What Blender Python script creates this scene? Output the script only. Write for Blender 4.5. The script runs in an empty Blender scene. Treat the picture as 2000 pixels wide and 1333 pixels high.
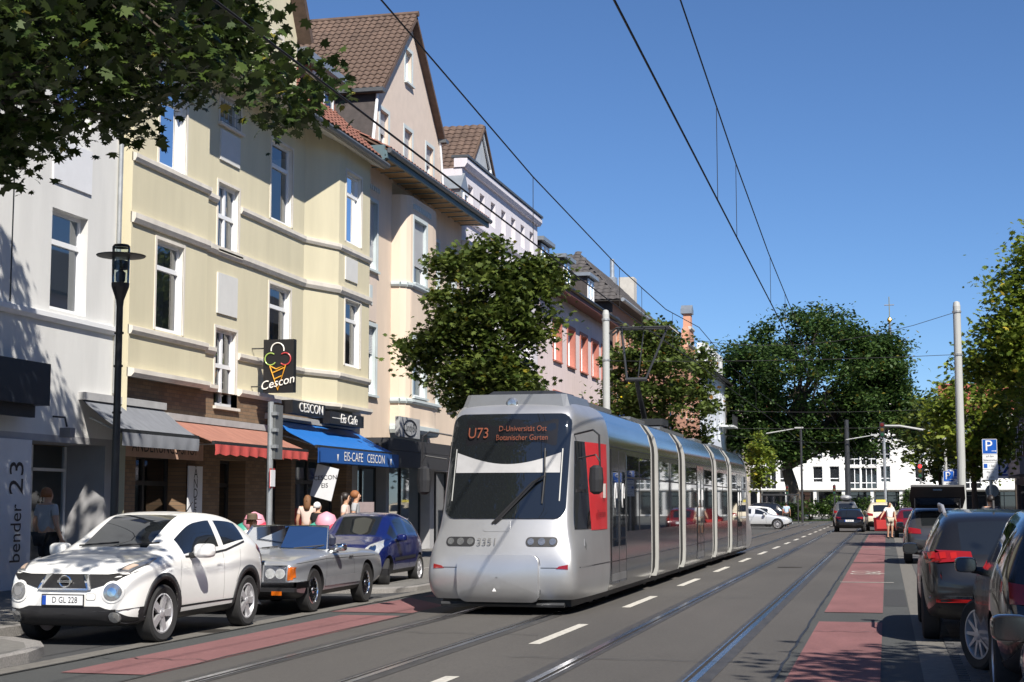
import bpy, bmesh, math, random
import numpy as np
from math import sin, cos, pi, radians as R, atan2, hypot, sqrt
from mathutils import Vector, Matrix
from mathutils.bvhtree import BVHTree
scene = bpy.context.scene
# ------------------------------------------------------------------ camera
FPX, EYE = 3000.0, 1.66                     # focal length in photo pixels (2000 wide), eye height
PITCH = math.atan(317.5 / FPX); YAW = math.atan(732 * cos(PITCH) / FPX)
cam = bpy.data.cameras.new('camera'); cam.sensor_width = 36; cam.lens = FPX * 36 / 2000
cam.clip_start = .1; cam.clip_end = 3000
co = bpy.data.objects.new('camera', cam); scene.collection.objects.link(co)
co.location = (0, 0, EYE); co.rotation_euler = (pi / 2 + PITCH, 0, YAW); scene.camera = co
# ------------------------------------------------------------------ sky, sun, exposure
SUN_EL, SUN_AZ = R(46), R(35)               # sun behind the camera, to the right of the street axis
sunv = Vector((sin(SUN_AZ) * cos(SUN_EL), -cos(SUN_AZ) * cos(SUN_EL), sin(SUN_EL)))
w = bpy.data.worlds.new('World'); scene.world = w; w.use_nodes = True
wn = w.node_tree.nodes; sky = wn.new('ShaderNodeTexSky'); sky.sky_type = 'NISHITA'; sky.sun_disc = False
sky.sun_elevation = SUN_EL; sky.sun_rotation = atan2(sunv.x, sunv.y)
sky.air_density = .8; sky.dust_density = 0.; sky.ozone_density = 10.0
bg = wn['Background']; w.node_tree.links.new(sky.outputs[0], bg.inputs[0]); bg.inputs[1].default_value = .08
sl = bpy.data.lights.new('sun', 'SUN'); sl.energy = 5.0; sl.angle = R(.53); sl.color = (1, .94, .85)
so = bpy.data.objects.new('sun', sl); scene.collection.objects.link(so)
so.rotation_euler = (-sunv).to_track_quat('-Z', 'Y').to_euler(); so.location = (20, -30, 40)
vs = scene.view_settings; vs.view_transform = 'Standard'; vs.look = 'None'; vs.exposure = .6; vs.gamma = 1
vs.use_curve_mapping = False
COL = scene.collection
rnd = random.Random(7); nrg = np.random.default_rng(11)
# ------------------------------------------------------------------ materials
MATS = {}
def mat(name, col, rough=.7, metal=0., vary=.12, vscale=3., bump=0., bscale=40., spec=.5, coat=0., emit=None, stretch=(1, 1, 1), vary2=0., v2scale=.4):
    if name in MATS: return MATS[name]
    m = bpy.data.materials.new(name); m.use_nodes = True; nt = m.node_tree; b = nt.nodes['Principled BSDF']; L = nt.links.new
    b.inputs['Roughness'].default_value = rough; b.inputs['Metallic'].default_value = metal
    b.inputs['Specular IOR Level'].default_value = spec; b.inputs['Coat Weight'].default_value = coat
    b.inputs['Coat Roughness'].default_value = .05
    tc = nt.nodes.new('ShaderNodeTexCoord'); mp = nt.nodes.new('ShaderNodeMapping'); mp.inputs['Scale'].default_value = stretch
    L(tc.outputs['Object'], mp.inputs[0])
    c = (*col, 1)
    b.inputs['Base Color'].default_value = c
    src = None
    for amt, sc in ((vary, vscale), (vary2, v2scale)):
        if amt <= 0: continue
        n = nt.nodes.new('ShaderNodeTexNoise'); n.inputs['Scale'].default_value = sc; n.inputs['Detail'].default_value = 6
        n.inputs['Roughness'].default_value = .6; L(mp.outputs[0], n.inputs[0])
        mr = nt.nodes.new('ShaderNodeMapRange'); mr.inputs[1].default_value = .3; mr.inputs[2].default_value = .7
        mr.inputs[3].default_value = 1 - amt; mr.inputs[4].default_value = 1 + amt; L(n.outputs[0], mr.inputs[0])
        mx = nt.nodes.new('ShaderNodeVectorMath'); mx.operation = 'SCALE'
        if src is None: mx.inputs[0].default_value = col
        else: L(src, mx.inputs[0])
        L(mr.outputs[0], mx.inputs['Scale']); src = mx.outputs[0]
    if src is not None: L(src, b.inputs['Base Color'])
    if bump > 0:
        n2 = nt.nodes.new('ShaderNodeTexNoise'); n2.inputs['Scale'].default_value = bscale; n2.inputs['Detail'].default_value = 4
        L(mp.outputs[0], n2.inputs[0]); bp = nt.nodes.new('ShaderNodeBump'); bp.inputs['Strength'].default_value = bump
        bp.inputs['Distance'].default_value = .02; L(n2.outputs[0], bp.inputs['Height']); L(bp.outputs[0], b.inputs['Normal'])
    if emit: b.inputs['Emission Color'].default_value = (*emit[:3], 1); b.inputs['Emission Strength'].default_value = emit[3]
    MATS[name] = m; return m
def brick_mat(name, c1, c2, mortar, sx=.24, sz=.07, axis='YZ', bump=.5):
    if name in MATS: return MATS[name]
    m = mat(name, c1, .85, vary=0); nt = m.node_tree; b = nt.nodes['Principled BSDF']; L = nt.links.new
    tc = nt.nodes.new('ShaderNodeTexCoord'); sp = nt.nodes.new('ShaderNodeSeparateXYZ'); cb = nt.nodes.new('ShaderNodeCombineXYZ')
    L(tc.outputs['Object'], sp.inputs[0]); L(sp.outputs[axis[0]], cb.inputs[0]); L(sp.outputs[axis[1]], cb.inputs[1])
    br = nt.nodes.new('ShaderNodeTexBrick'); L(cb.outputs[0], br.inputs[0])
    br.inputs['Color1'].default_value = (*c1, 1); br.inputs['Color2'].default_value = (*c2, 1); br.inputs['Mortar'].default_value = (*mortar, 1)
    br.inputs['Scale'].default_value = 1; br.inputs['Brick Width'].default_value = sx; br.inputs['Row Height'].default_value = sz
    br.inputs['Mortar Size'].default_value = .006; br.inputs['Bias'].default_value = 0
    L(br.outputs[0], b.inputs['Base Color']); bp = nt.nodes.new('ShaderNodeBump'); bp.inputs['Strength'].default_value = bump; bp.inputs['Distance'].default_value = .01
    bp.invert = True; L(br.outputs[1], bp.inputs['Height']); L(bp.outputs[0], b.inputs['Normal'])
    return m
def glass_mat(name, tint, refl=.22, rough=.02, opaque=False):
    if name in MATS: return MATS[name]
    m = bpy.data.materials.new(name); m.use_nodes = True; nt = m.node_tree; N = nt.nodes; L = nt.links.new
    out = N['Material Output']; N.remove(N['Principled BSDF'])
    g = N.new('ShaderNodeBsdfGlossy'); g.inputs['Roughness'].default_value = rough; g.inputs['Color'].default_value = (.95, .97, 1, 1)
    if opaque: t = N.new('ShaderNodeBsdfDiffuse')
    else: t = N.new('ShaderNodeBsdfTransparent')
    t.inputs['Color'].default_value = (*tint, 1)
    fr = N.new('ShaderNodeFresnel'); fr.inputs[0].default_value = 1.5
    mr = N.new('ShaderNodeMapRange'); mr.inputs[1].default_value = .04; mr.inputs[2].default_value = 1; mr.inputs[3].default_value = refl; mr.inputs[4].default_value = 1
    L(fr.outputs[0], mr.inputs[0]); mx = N.new('ShaderNodeMixShader'); L(mr.outputs[0], mx.inputs[0]); L(t.outputs[0], mx.inputs[1]); L(g.outputs[0], mx.inputs[2])
    L(mx.outputs[0], out.inputs[0]); MATS[name] = m; return m
def leaf_mat(name, ca, cb, cc=None, trans=.35):
    if name in MATS: return MATS[name]
    m = bpy.data.materials.new(name); m.use_nodes = True; nt = m.node_tree; N = nt.nodes; L = nt.links.new
    b = N['Principled BSDF']; b.inputs['Roughness'].default_value = .45; b.inputs['Specular IOR Level'].default_value = .4
    at = N.new('ShaderNodeAttribute'); at.attribute_name = 'tone'; rp = N.new('ShaderNodeValToRGB')
    rp.color_ramp.elements[0].color = (*ca, 1); rp.color_ramp.elements[1].color = (*cb, 1); rp.color_ramp.elements[1].position = .9
    if cc: e = rp.color_ramp.elements.new(1.0); e.color = (*cc, 1)
    L(at.outputs['Fac'], rp.inputs[0]); L(rp.outputs[0], b.inputs['Base Color'])
    tr = N.new('ShaderNodeBsdfTranslucent'); L(rp.outputs[0], tr.inputs[0]); mx = N.new('ShaderNodeMixShader'); mx.inputs[0].default_value = trans
    L(b.outputs[0], mx.inputs[1]); L(tr.outputs[0], mx.inputs[2]); L(mx.outputs[0], N['Material Output'].inputs[0]); MATS[name] = m; return m
# ------------------------------------------------------------------ mesh helpers
class MB:
    def __init__(s): s.v = []; s.f = []; s.m = []; s.k = 0
    def mi(s, k): s.k = k; return s
    def face(s, pts):
        n = len(s.v); s.v += [tuple(p) for p in pts]; s.f.append(tuple(range(n, n + len(pts)))); s.m.append(s.k); return s
    def mesh(s, vs, fs):
        n = len(s.v); s.v += [tuple(p) for p in vs]
        for f in fs: s.f.append(tuple(i + n for i in f)); s.m.append(s.k)
        return s
    def box(s, x0, x1, y0, y1, z0, z1, T=None):
        vs = [(x, y, z) for x in (x0, x1) for y in (y0, y1) for z in (z0, z1)]
        if T: vs = [T(*p) for p in vs]
        return s.mesh(vs, [(0, 1, 3, 2), (4, 6, 7, 5), (0, 4, 5, 1), (2, 3, 7, 6), (0, 2, 6, 4), (1, 5, 7, 3)])
    def prism(s, poly, h0, h1, T):
        n = len(poly); vs = [T(a, b, h0) for a, b in poly] + [T(a, b, h1) for a, b in poly]
        return s.mesh(vs, [tuple(range(n))[::-1], tuple(range(n, 2 * n))] + [(i, (i + 1) % n, n + (i + 1) % n, n + i) for i in range(n)])
    def tube(s, path, r, n=8, caps=True):
        P = [Vector(p) for p in path]; rr = r if isinstance(r, (list, tuple)) else [r] * len(P); vs = []; up = None
        for i, p in enumerate(P):
            d = (P[min(i + 1, len(P) - 1)] - P[max(i - 1, 0)]).normalized()
            if up is None:
                up = Vector((0, 0, 1)) if abs(d.z) < .9 else Vector((1, 0, 0))
            a = d.cross(up); a = a.normalized() if a.length > 1e-6 else Vector((1, 0, 0)); b = a.cross(d).normalized(); up = b
            for k in range(n):
                t = 2 * pi * k / n; vs.append(p + a * (rr[i] * cos(t)) + b * (rr[i] * sin(t)))
        fs = [(i * n + k, i * n + (k + 1) % n, (i + 1) * n + (k + 1) % n, (i + 1) * n + k) for i in range(len(P) - 1) for k in range(n)]
        if caps: fs += [tuple(range(n))[::-1], tuple(range((len(P) - 1) * n, len(P) * n))]
        return s.mesh(vs, fs)
    def lathe(s, prof, T=lambda x, y, z: (x, y, z), n=20, caps=True):
        vs = [T(r * cos(2 * pi * k / n), r * sin(2 * pi * k / n), z) for r, z in prof for k in range(n)]
        fs = [(i * n + k, i * n + (k + 1) % n, (i + 1) * n + (k + 1) % n, (i + 1) * n + k) for i in range(len(prof) - 1) for k in range(n)]
        if caps: fs += [tuple(range(n))[::-1], tuple(range((len(prof) - 1) * n, len(prof) * n))]
        return s.mesh(vs, fs)
    def grid(s, rows):
        n = len(rows[0]); vs = [p for r in rows for p in r]
        return s.mesh(vs, [(i * n + k, i * n + k + 1, (i + 1) * n + k + 1, (i + 1) * n + k) for i in range(len(rows) - 1) for k in range(n - 1)])
    def build(s, name, mats, parent=None, smooth=False, recalc=True, data_only=False, auto=None):
        me = bpy.data.meshes.new(name); me.from_pydata(s.v, [], s.f)
        if not isinstance(mats, (list, tuple)): mats = [mats]
        for m in mats: me.materials.append(m)
        if len(mats) > 1: me.polygons.foreach_set('material_index', s.m)
        if recalc:
            bm = bmesh.new(); bm.from_mesh(me); bmesh.ops.remove_doubles(bm, verts=bm.verts, dist=1e-5); bmesh.ops.recalc_face_normals(bm, faces=bm.faces); bm.to_mesh(me); bm.free()
        if smooth:
            me.polygons.foreach_set('use_smooth', [True] * len(me.polygons))
            if auto is not None: me.set_sharp_from_angle(angle=R(auto))
        me.update()
        if data_only: return me
        return link(name, me, parent)
def link(name, me, parent=None):
    o = bpy.data.objects.new(name, me); COL.objects.link(o)
    if parent is not None: o.parent = parent
    return o
def tag(o, label=None, cat=None, group=None, kind=None):
    if label: o['label'] = label
    if cat: o['category'] = cat
    if group: o['group'] = group
    if kind: o['kind'] = kind
    return o
def thing(name, label, cat, loc=(0, 0, 0), rz=0, group=None):
    o = bpy.data.objects.new(name, None); COL.objects.link(o); o.empty_display_size = .2
    o.location = loc; o.rotation_euler = (0, 0, rz); return tag(o, label, cat, group)
def copy_tree(o, parent=None):
    c = o.copy(); COL.objects.link(c); c.parent = parent
    for ch in list(o.children): copy_tree(ch, c)
    return c
IDT = lambda x, y, z: (x, y, z)
def text_mesh(body, size=1., ext=.0, align='CENTER', shear=0., sx=1., space=1.):
    cu = bpy.data.curves.new('txt', 'FONT'); cu.body = body; cu.size = size; cu.extrude = ext; cu.align_x = align; cu.align_y = 'CENTER'
    cu.shear = shear; cu.space_character = space; cu.resolution_u = 3
    o = bpy.data.objects.new('txt', cu); COL.objects.link(o); dg = bpy.context.evaluated_depsgraph_get()
    me = bpy.data.meshes.new_from_object(o.evaluated_get(dg)); bpy.data.objects.remove(o); bpy.data.curves.remove(cu)
    if sx != 1:
        for v in me.vertices: v.co.x *= sx
    return me
def text(name, body, size, M4, m, parent, **kw):
    me = text_mesh(body, size, **kw); me.name = name; me.materials.clear(); me.materials.append(m); me.transform(M4)
    return link(name, me, parent)
def basis(o, ex, ey):
    ex = Vector(ex).normalized(); ey = Vector(ey).normalized(); ez = ex.cross(ey)
    return Matrix(((ex.x, ey.x, ez.x, o[0]), (ex.y, ey.y, ez.y, o[1]), (ex.z, ey.z, ez.z, o[2]), (0, 0, 0, 1)))
# a wall frame: s runs along the wall, n outwards, z up
class FR:
    def __init__(s, a, b):
        s.a = a; dx, dy = b[0] - a[0], b[1] - a[1]; s.L = hypot(dx, dy); s.d = (dx / s.L, dy / s.L); s.n = (s.d[1], -s.d[0])
    def __call__(s, t, n, z): return (s.a[0] + s.d[0] * t + s.n[0] * n, s.a[1] + s.d[1] * t + s.n[1] * n, z)
def LF(y0, y1, X=-15.3): return FR((X, y0), (X, y1))        # left-hand facade running away from the camera, facing +X
# ------------------------------------------------------------------ shared materials
WHITEP = mat('white_frame_paint', (.78, .79, .8), .4, vary=.03)
GLASS = glass_mat('window_glass', (.5, .53, .55), .16)
DGLASS = glass_mat('dark_window_glass', (.02, .022, .025), .12, opaque=True)
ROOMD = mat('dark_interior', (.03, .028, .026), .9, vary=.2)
CURT = mat('curtain_fabric', (.55, .54, .5), .9, vary=.1, vscale=8, stretch=(1, 6, .3))
SHUT = mat('roller_shutter', (.5, .51, .52), .6, vary=.05)
DARKM = mat('dark_metal', (.035, .037, .04), .45, .3, vary=.1)
STEEL = mat('galvanised_steel', (.42, .44, .45), .45, .6, vary=.15, vscale=6)
BLACKP = mat('black_plastic', (.018, .018, .02), .5, vary=.1)
RUBBER = mat('tyre_rubber', (.02, .02, .021), .85, vary=.15, vscale=12)
CHROME = mat('chrome', (.8, .81, .82), .12, 1, vary=0)
ALLOY = mat('alloy', (.55, .55, .57), .4, .6, vary=.05)
REDL = mat('red_lens', (.22, .008, .008), .15, vary=.05, coat=.6)
ORL = mat('amber_lens', (.5, .11, .008), .15, vary=.05, coat=.6)
CLEARL = mat('clear_lens', (.4, .41, .42), .1, .75, vary=.25, vscale=14)
WHITEL = mat('white_lettering', (.8, .8, .8), .5, vary=.0)
BLACKL = mat('black_lettering', (.015, .015, .018), .5, vary=.0)
BRIGHTL = mat('bright_lamp_glass', (.62, .64, .65), .08, .5, vary=.3, vscale=20)
SKIN = mat('skin', (.5, .29, .19), .5, vary=.05)
# ------------------------------------------------------------------ ground, road, pavements
ASPH = mat('asphalt_side', (.06, .063, .062), .85, vary=.16, vscale=40, bump=.5, bscale=260, vary2=.14, v2scale=.7, stretch=(1, .35, 1))
ASPT = mat('asphalt_track', (.078, .073, .067), .8, vary=.14, vscale=40, bump=.45, bscale=240, vary2=.16, v2scale=.5, stretch=(1, .22, 1))
ASPP = mat('asphalt_parking', (.055, .056, .058), .88, vary=.2, vscale=30, bump=.5, bscale=220, vary2=.15, v2scale=.8)
REDA = mat('red_cycle_lane', (.2, .09, .09), .85, vary=.14, vscale=50, bump=.5, bscale=260, vary2=.16, v2scale=1.2, stretch=(1, .4, 1))
PAINT = mat('road_paint', (.5, .48, .43), .7, vary=.22, vscale=14, bump=.3, bscale=120)
GUTT = mat('gutter_concrete', (.14, .133, .12), .85, vary=.2, vscale=9, bump=.4, bscale=90)
KERB = mat('kerb_granite', (.22, .21, .2), .8, vary=.3, vscale=45, bump=.4, bscale=70, vary2=.12, v2scale=1.5)
PAVE = mat('pavement_slab', (.15, .145, .135), .88, vary=.18, vscale=10, bump=.4, bscale=80)
PAVD = mat('paver_grey', (.09, .09, .092), .88, vary=.25, vscale=6, bump=.4, bscale=80)
RAIL = mat('rail_steel', (.5, .52, .56), .22, 1, vary=.12, vscale=3, stretch=(1, .1, 1))
GROOVE = mat('rail_groove', (.03, .026, .022), .8, .2, vary=.3, vscale=8)
SEAL = mat('rail_bitumen', (.05, .048, .046), .6, vary=.3, vscale=10, stretch=(1, .3, 1))
def sheet(name, x0, x1, y0, y1, z, m, parent=None, nx=1, ny=1):
    b = MB(); b.grid([[(x0 + (x1 - x0) * i / nx, y0 + (y1 - y0) * j / ny, z) for i in range(nx + 1)] for j in range(ny + 1)])
    o = b.build(name, m, parent)
    if parent is None: tag(o, kind='structure')
    return o
GRND = mat('far_ground', (.1, .1, .09), .9, vary=.2, vscale=.3)
ground = sheet('ground', -1500, 1500, -600, 2500, -.05, GRND)
road = sheet('road', -8.45, .3, -30, 135, 0, ASPH, ny=20)
sheet('cross_road', -70, 70, 93, 135, -.004, ASPH)
sheet('track_bed', -7.0, -1.1, -30, 180, .004, ASPT, road)
sheet('parking_lane', -10.75, -8.45, -30, 93, -.002, ASPP)
sheet('gutter', -8.72, -8.42, -30, 93, .004, GUTT, road)
sheet('gutter', .3, .62, -30, 90, .004, GUTT, road)
for y0, y1 in ((-20, 10.2), (10.7, 22.0)): sheet('cycle_lane', -7.95, -6.97, y0 + 3.2, y1, .0085, REDA, road)
b = MB(); b.face([(-8.35, 22.6, .0085), (-7.05, 22.6, .0085), (-7.05, 24.4, .0085), (-8.2, 26.2, .0085)]); b.build('cycle_lane', REDA, road)
sheet('cycle_lane', -8.1, -7.1, 26.6, 60, .0085, REDA, road)
for y0, y1 in ((-6, 22.35), (24.3, 33.4), (33.75, 44.2), (44.8, 58), (58.5, 70), (70.4, 86)): sheet('cycle_lane', -.97, -.1, y0, y1, .0085, REDA, road)
for k in range(-1, 17):                                      # centre-line dashes
    y = 18.0 + 6.62 * k; sheet('lane_dash', -4.17, -4.03, y, y + 3.1, .0085, PAINT, road)
for y in (8.0, 33.5, 58.2): sheet('stop_mark', -1.0, .1, y, y + .12, .0125, PAINT, road)
# painted bicycle symbol on the right-hand cycle lane
b = MB()
for cy in (37.6, 38.75):
    for k in range(16):
        a0, a1 = 2 * pi * k / 16, 2 * pi * (k + 1) / 16
        b.face([(-.53 + r * cos(a), cy + r * 1.1 * sin(a), .0125) for r, a in ((.3, a0), (.36, a0), (.36, a1), (.3, a1))])
for p, q in (((-.53, 37.6), (-.3, 38.2)), ((-.3, 38.2), (-.53, 38.75)), ((-.53, 37.6), (-.1, 37.85)), ((-.1, 37.85), (-.3, 38.2))):
    d = Vector((q[0] - p[0], q[1] - p[1])).normalized() * .035; b.face([(p[0] - d.y, p[1] + d.x, .0125), (p[0] + d.y, p[1] - d.x, .0125), (q[0] + d.y, q[1] - d.x, .0125), (q[0] - d.y, q[1] + d.x, .0125)])
b.build('bicycle_symbol', PAINT, road)
for xc in (-6.37, -4.9, -3.27, -1.8):                        # grooved rails
    r = MB().mi(0); y0, y1 = -30, 170; inner = 1 if xc in (-6.37, -3.27) else -1
    r.face([(xc - .16, y0, .0085), (xc + .16, y0, .0085), (xc + .16, y1, .0085), (xc - .16, y1, .0085)])
    r.mi(1).box(xc - .035, xc + .035, y0, y1, -.03, .0145)
    g0 = xc + inner * .037; g1 = xc + inner * .08
    r.mi(2).box(min(g0, g1), max(g0, g1), y0, y1, -.03, .0105)
    g2 = xc + inner * .1; r.mi(1).box(min(g1, g2), max(g1, g2), y0, y1, -.03, .0135)
    tag(r.build('rail', [SEAL, RAIL, GROOVE], road))
b = MB().lathe([(.32, .0), (.32, .0125), (.27, .0135), (.0, .0135)], lambda x, y, z: (x - 2.5, y + 41, z), 24); b.build('manhole_cover', GROOVE, road)
# tar seams, patched asphalt, drains and worn spots
TAR = mat('tar_seam', (.022, .022, .023), .55, vary=.3, vscale=6, stretch=(1, .5, 1)); PATCH = mat('asphalt_patch', (.043, .044, .046), .85, vary=.2, vscale=30, bump=.5, bscale=240)
def ribbon(name, pts, w_, z, m, parent):
    a, c = [], []
    for i, p in enumerate(pts):
        q = Vector(pts[min(i + 1, len(pts) - 1)]) - Vector(pts[max(i - 1, 0)]); q = Vector((-q.y, q.x)).normalized() * w_ / 2 * rnd.uniform(.6, 1.3); a.append((p[0] + q.x, p[1] + q.y, z)); c.append((p[0] - q.x, p[1] - q.y, z))
    return MB().grid([a, c]).build(name, m, parent, recalc=False)
for X in (-7.0, -1.08, -8.4): ribbon('tar_seam', [(X + rnd.uniform(-.015, .015), -20 + k * .7) for k in range(150)], .035, .0125, TAR, road)
for x0, x1, y0 in ((-7.0, -4.3, 19.2), (-4.0, -1.1, 16.4), (-3.9, -1.1, 27.5), (-1.08, .3, 20.6), (-1.08, .3, 35), (-4.0, -1.1, 40), (-8.4, -7.0, 15.3)): ribbon('tar_seam', [(x0 + (x1 - x0) * k / 14, y0 + .06 * sin(k * 1.7) + rnd.uniform(-.03, .03)) for k in range(15)], .02, .0165, TAR, road)
for x0, x1, y0, y1 in ((-.08, .28, 26, 31),): sheet('asphalt_patch', x0, x1, y0, y1, .0085 if x0 < -1.1 else .004, PATCH, road)
for y in (18.6, 33): MB().box(-8.7, -8.46, y, y + .5, .0, .0105).build('drain_grate', GROOVE, road)
# left pavement with kerb stones, raised bulge near the second parked cars
lp = sheet('pavement_left', -15.4, -10.75, -30, 93, .12, PAVE)
kb = MB().box(0, .16, 0, .985, -.05, .125).build('kerb_stone', KERB, data_only=True)
for k in range(123):
    o = link('kerb_stone', kb, lp); o.location = (-10.86, -30 + k, 0)
# kerb island at the tree, and the raised build-out behind the silver convertible
def island(name, pts, z, parent):
    cx = sum(p[0] for p in pts) / len(pts); cy = sum(p[1] for p in pts) / len(pts); b = MB()
    ins = [(cx + (x - cx) * .9, cy + (y - cy) * .93) for x, y in pts]; n = len(pts)
    b.mi(0)
    for i in range(n):
        j = (i + 1) % n; p, q, a, c = pts[i], pts[j], ins[i], ins[j]
        b.face([(p[0], p[1], -.05), (q[0], q[1], -.05), (q[0], q[1], z - .02), (p[0], p[1], z - .02)])
        b.face([(p[0], p[1], z - .02), (q[0], q[1], z - .02), (c[0] * .3 + q[0] * .7, c[1] * .3 + q[1] * .7, z), (a[0] * .3 + p[0] * .7, a[1] * .3 + p[1] * .7, z)])
        b.face([(a[0] * .3 + p[0] * .7, a[1] * .3 + p[1] * .7, z), (c[0] * .3 + q[0] * .7, c[1] * .3 + q[1] * .7, z), (c[0], c[1], z - .004), (a[0], a[1], z - .004)])
    b.mi(1).face([(x, y, z - .004) for x, y in ins])
    return b.build(name, [KERB, PAVE], parent)
isl = [(-10.8, 2), (-8.9, 2), (-8.72, 3), (-8.72, 13.8), (-8.78, 14.7), (-8.98, 15.35), (-9.35, 15.9), (-9.85, 16.25), (-10.8, 16.4)]
pav2 = island('pavement_island', isl, .13, None); tag(pav2, kind='structure')
isl2 = [(-10.8, 27.2), (-9.4, 27.35), (-8.95, 27.7), (-8.75, 28.4), (-8.75, 46), (-10.8, 46)]
tag(island('pavement_build_out', isl2, .1, None), kind='structure')
# right-hand side: block paved parking strip and pavement
rp_ = sheet('parking_strip', .62, 3.2, -30, 88, .0, PAVD)
pv = MB(); pv.box(0, .196, 0, .096, -.04, .012); pvm = pv.build('paver', PAVD, data_only=True)
n = 0
for j in range(60):
    for i in range(5):
        o = link('paver', pvm, rp_); o.location = (.63 + i * .2 + (.1 if j % 2 else 0), 12.5 + j * .1, rnd.uniform(-.002, .002)); n += 1
pv = MB()
for j in range(560):
    for i in range(11):
        if 60 > j >= 0 and i < 5: continue
        x = .63 + i * .2 + (.1 if j % 2 else 0); y = 12.5 + j * .1; pv.box(x, x + .196, y, y + .096, .004, .012 + rnd.uniform(-.002, .002))
tag(pv.build('pavers', PAVD, rp_, recalc=False), kind='stuff')
rp2 = sheet('pavement_right', 3.2, 9.2, -30, 110, .12, PAVE)
kb2 = MB().box(0, .14, 0, .985, -.05, .124).build('kerb_stone', KERB, data_only=True)
for k in range(118): o = link('kerb_stone', kb2, rp2); o.location = (3.12, -30 + k, 0)
# ------------------------------------------------------------------ building helpers
def wall(mb, fr, s0, s1, z0, z1, ops=(), reveal=.18, n=0., rv=None):
    ss = sorted({s0, s1, *[min(max(v, s0), s1) for o in ops for v in o[:2]]}); zs = sorted({z0, z1, *[min(max(v, z0), z1) for o in ops for v in o[2:4]]})
    for i in range(len(ss) - 1):
        for j in range(len(zs) - 1):
            sc, zc = (ss[i] + ss[i + 1]) / 2, (zs[j] + zs[j + 1]) / 2
            if any(o[0] < sc < o[1] and o[2] < zc < o[3] for o in ops): continue
            mb.face([fr(ss[i], n, zs[j]), fr(ss[i + 1], n, zs[j]), fr(ss[i + 1], n, zs[j + 1]), fr(ss[i], n, zs[j + 1])])
    for a, b, c, d in [o[:4] for o in ops]:
        tgt = mb
        if rv is not None: tgt = MB(); rv.append(tgt)
        for p, q in (((a, c), (a, d)), ((a, d), (b, d)), ((b, d), (b, c)), ((b, c), (a, c))):
            tgt.face([fr(p[0], n, p[1]), fr(q[0], n, q[1]), fr(q[0], n - reveal, q[1]), fr(p[0], n - reveal, p[1])])
def fbox(mb, fr, s0, s1, n0, n1, z0, z1): mb.box(s0, s1, n0, n1, z0, z1, T=fr); return mb
def window(fr, o, parent, reveal=.18, n=0., surround=None, sw=.1, sill=None, transom=.68, mull=0, shutter=0., curtain=.5, fm=None, glass=None, sproud=.02, blind=None, tilt=False):
    a, b, c, d = o[:4]; f = MB(); t = .07; n0 = n - reveal; n1 = n0 + .06; fm = fm or WHITEP
    fbox(f, fr, a, a + t, n0, n1, c, d); fbox(f, fr, b - t, b, n0, n1, c, d); fbox(f, fr, a + t, b - t, n0, n1, c, c + t + .02); fbox(f, fr, a + t, b - t, n0, n1, d - t, d)
    if transom: zt = c + (d - c) * transom; fbox(f, fr, a + t, b - t, n0, n1 + .015, zt, zt + .1)
    for k in range(mull): s = a + (b - a) * (k + 1) / (mull + 1); fbox(f, fr, s - .045, s + .045, n0, n1 + .01, c + t + .02, d - t)
    w_ = f.build('window', fm, parent)
    p = MB(); p.face([fr(a + t, n0 + .02, c + t), fr(b - t, n0 + .02, c + t), fr(b - t, n0 + .02, d - t), fr(a + t, n0 + .02, d - t)]); p.build('pane', glass or GLASS, w_)
    if curtain:
        q = MB(); m = 10; rows = []
        for zz in (c + .05, d - .05): rows.append([fr(a + (b - a) * curtain * i / m + .06, n0 - .14 + .02 * (i % 2), zz) for i in range(m + 1)])
        q.grid(rows); q.build('curtain', CURT, w_)
    if shutter:
        q = MB(); zb = d - (d - c) * shutter; k = max(3, int((d - zb) / .05)); rows = []
        for i in range(k + 1):
            z = d - (d - zb) * i / k; rows += [[fr(a + .02, n1 + .02, z), fr(b - .02, n1 + .02, z)], [fr(a + .02, n1 + .032, z - .02), fr(b - .02, n1 + .032, z - .02)]]
        q.grid(rows); q.build('roller_shutter', blind or SHUT, w_)
    if surround:
        q = MB(); m = n + sproud
        fbox(q, fr, a - sw, a, n - .01, m, c, d); fbox(q, fr, b, b + sw, n - .01, m, c, d); fbox(q, fr, a - sw, b + sw, n - .01, m, d, d + sw); q.build('surround', surround, w_)
    if sill: q = MB(); fbox(q, fr, a - .1, b + .1, n - reveal, n + .1, c - .07, c - .003); q.build('sill', sill, w_)
    if tilt:
        q = MB(); fbox(q, fr, a + .1, a + .16, n1, n1 + .05, c + .1, c + (d - c) * .62); q.build('tilted_sash', fm, w_)
    return w_
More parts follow.
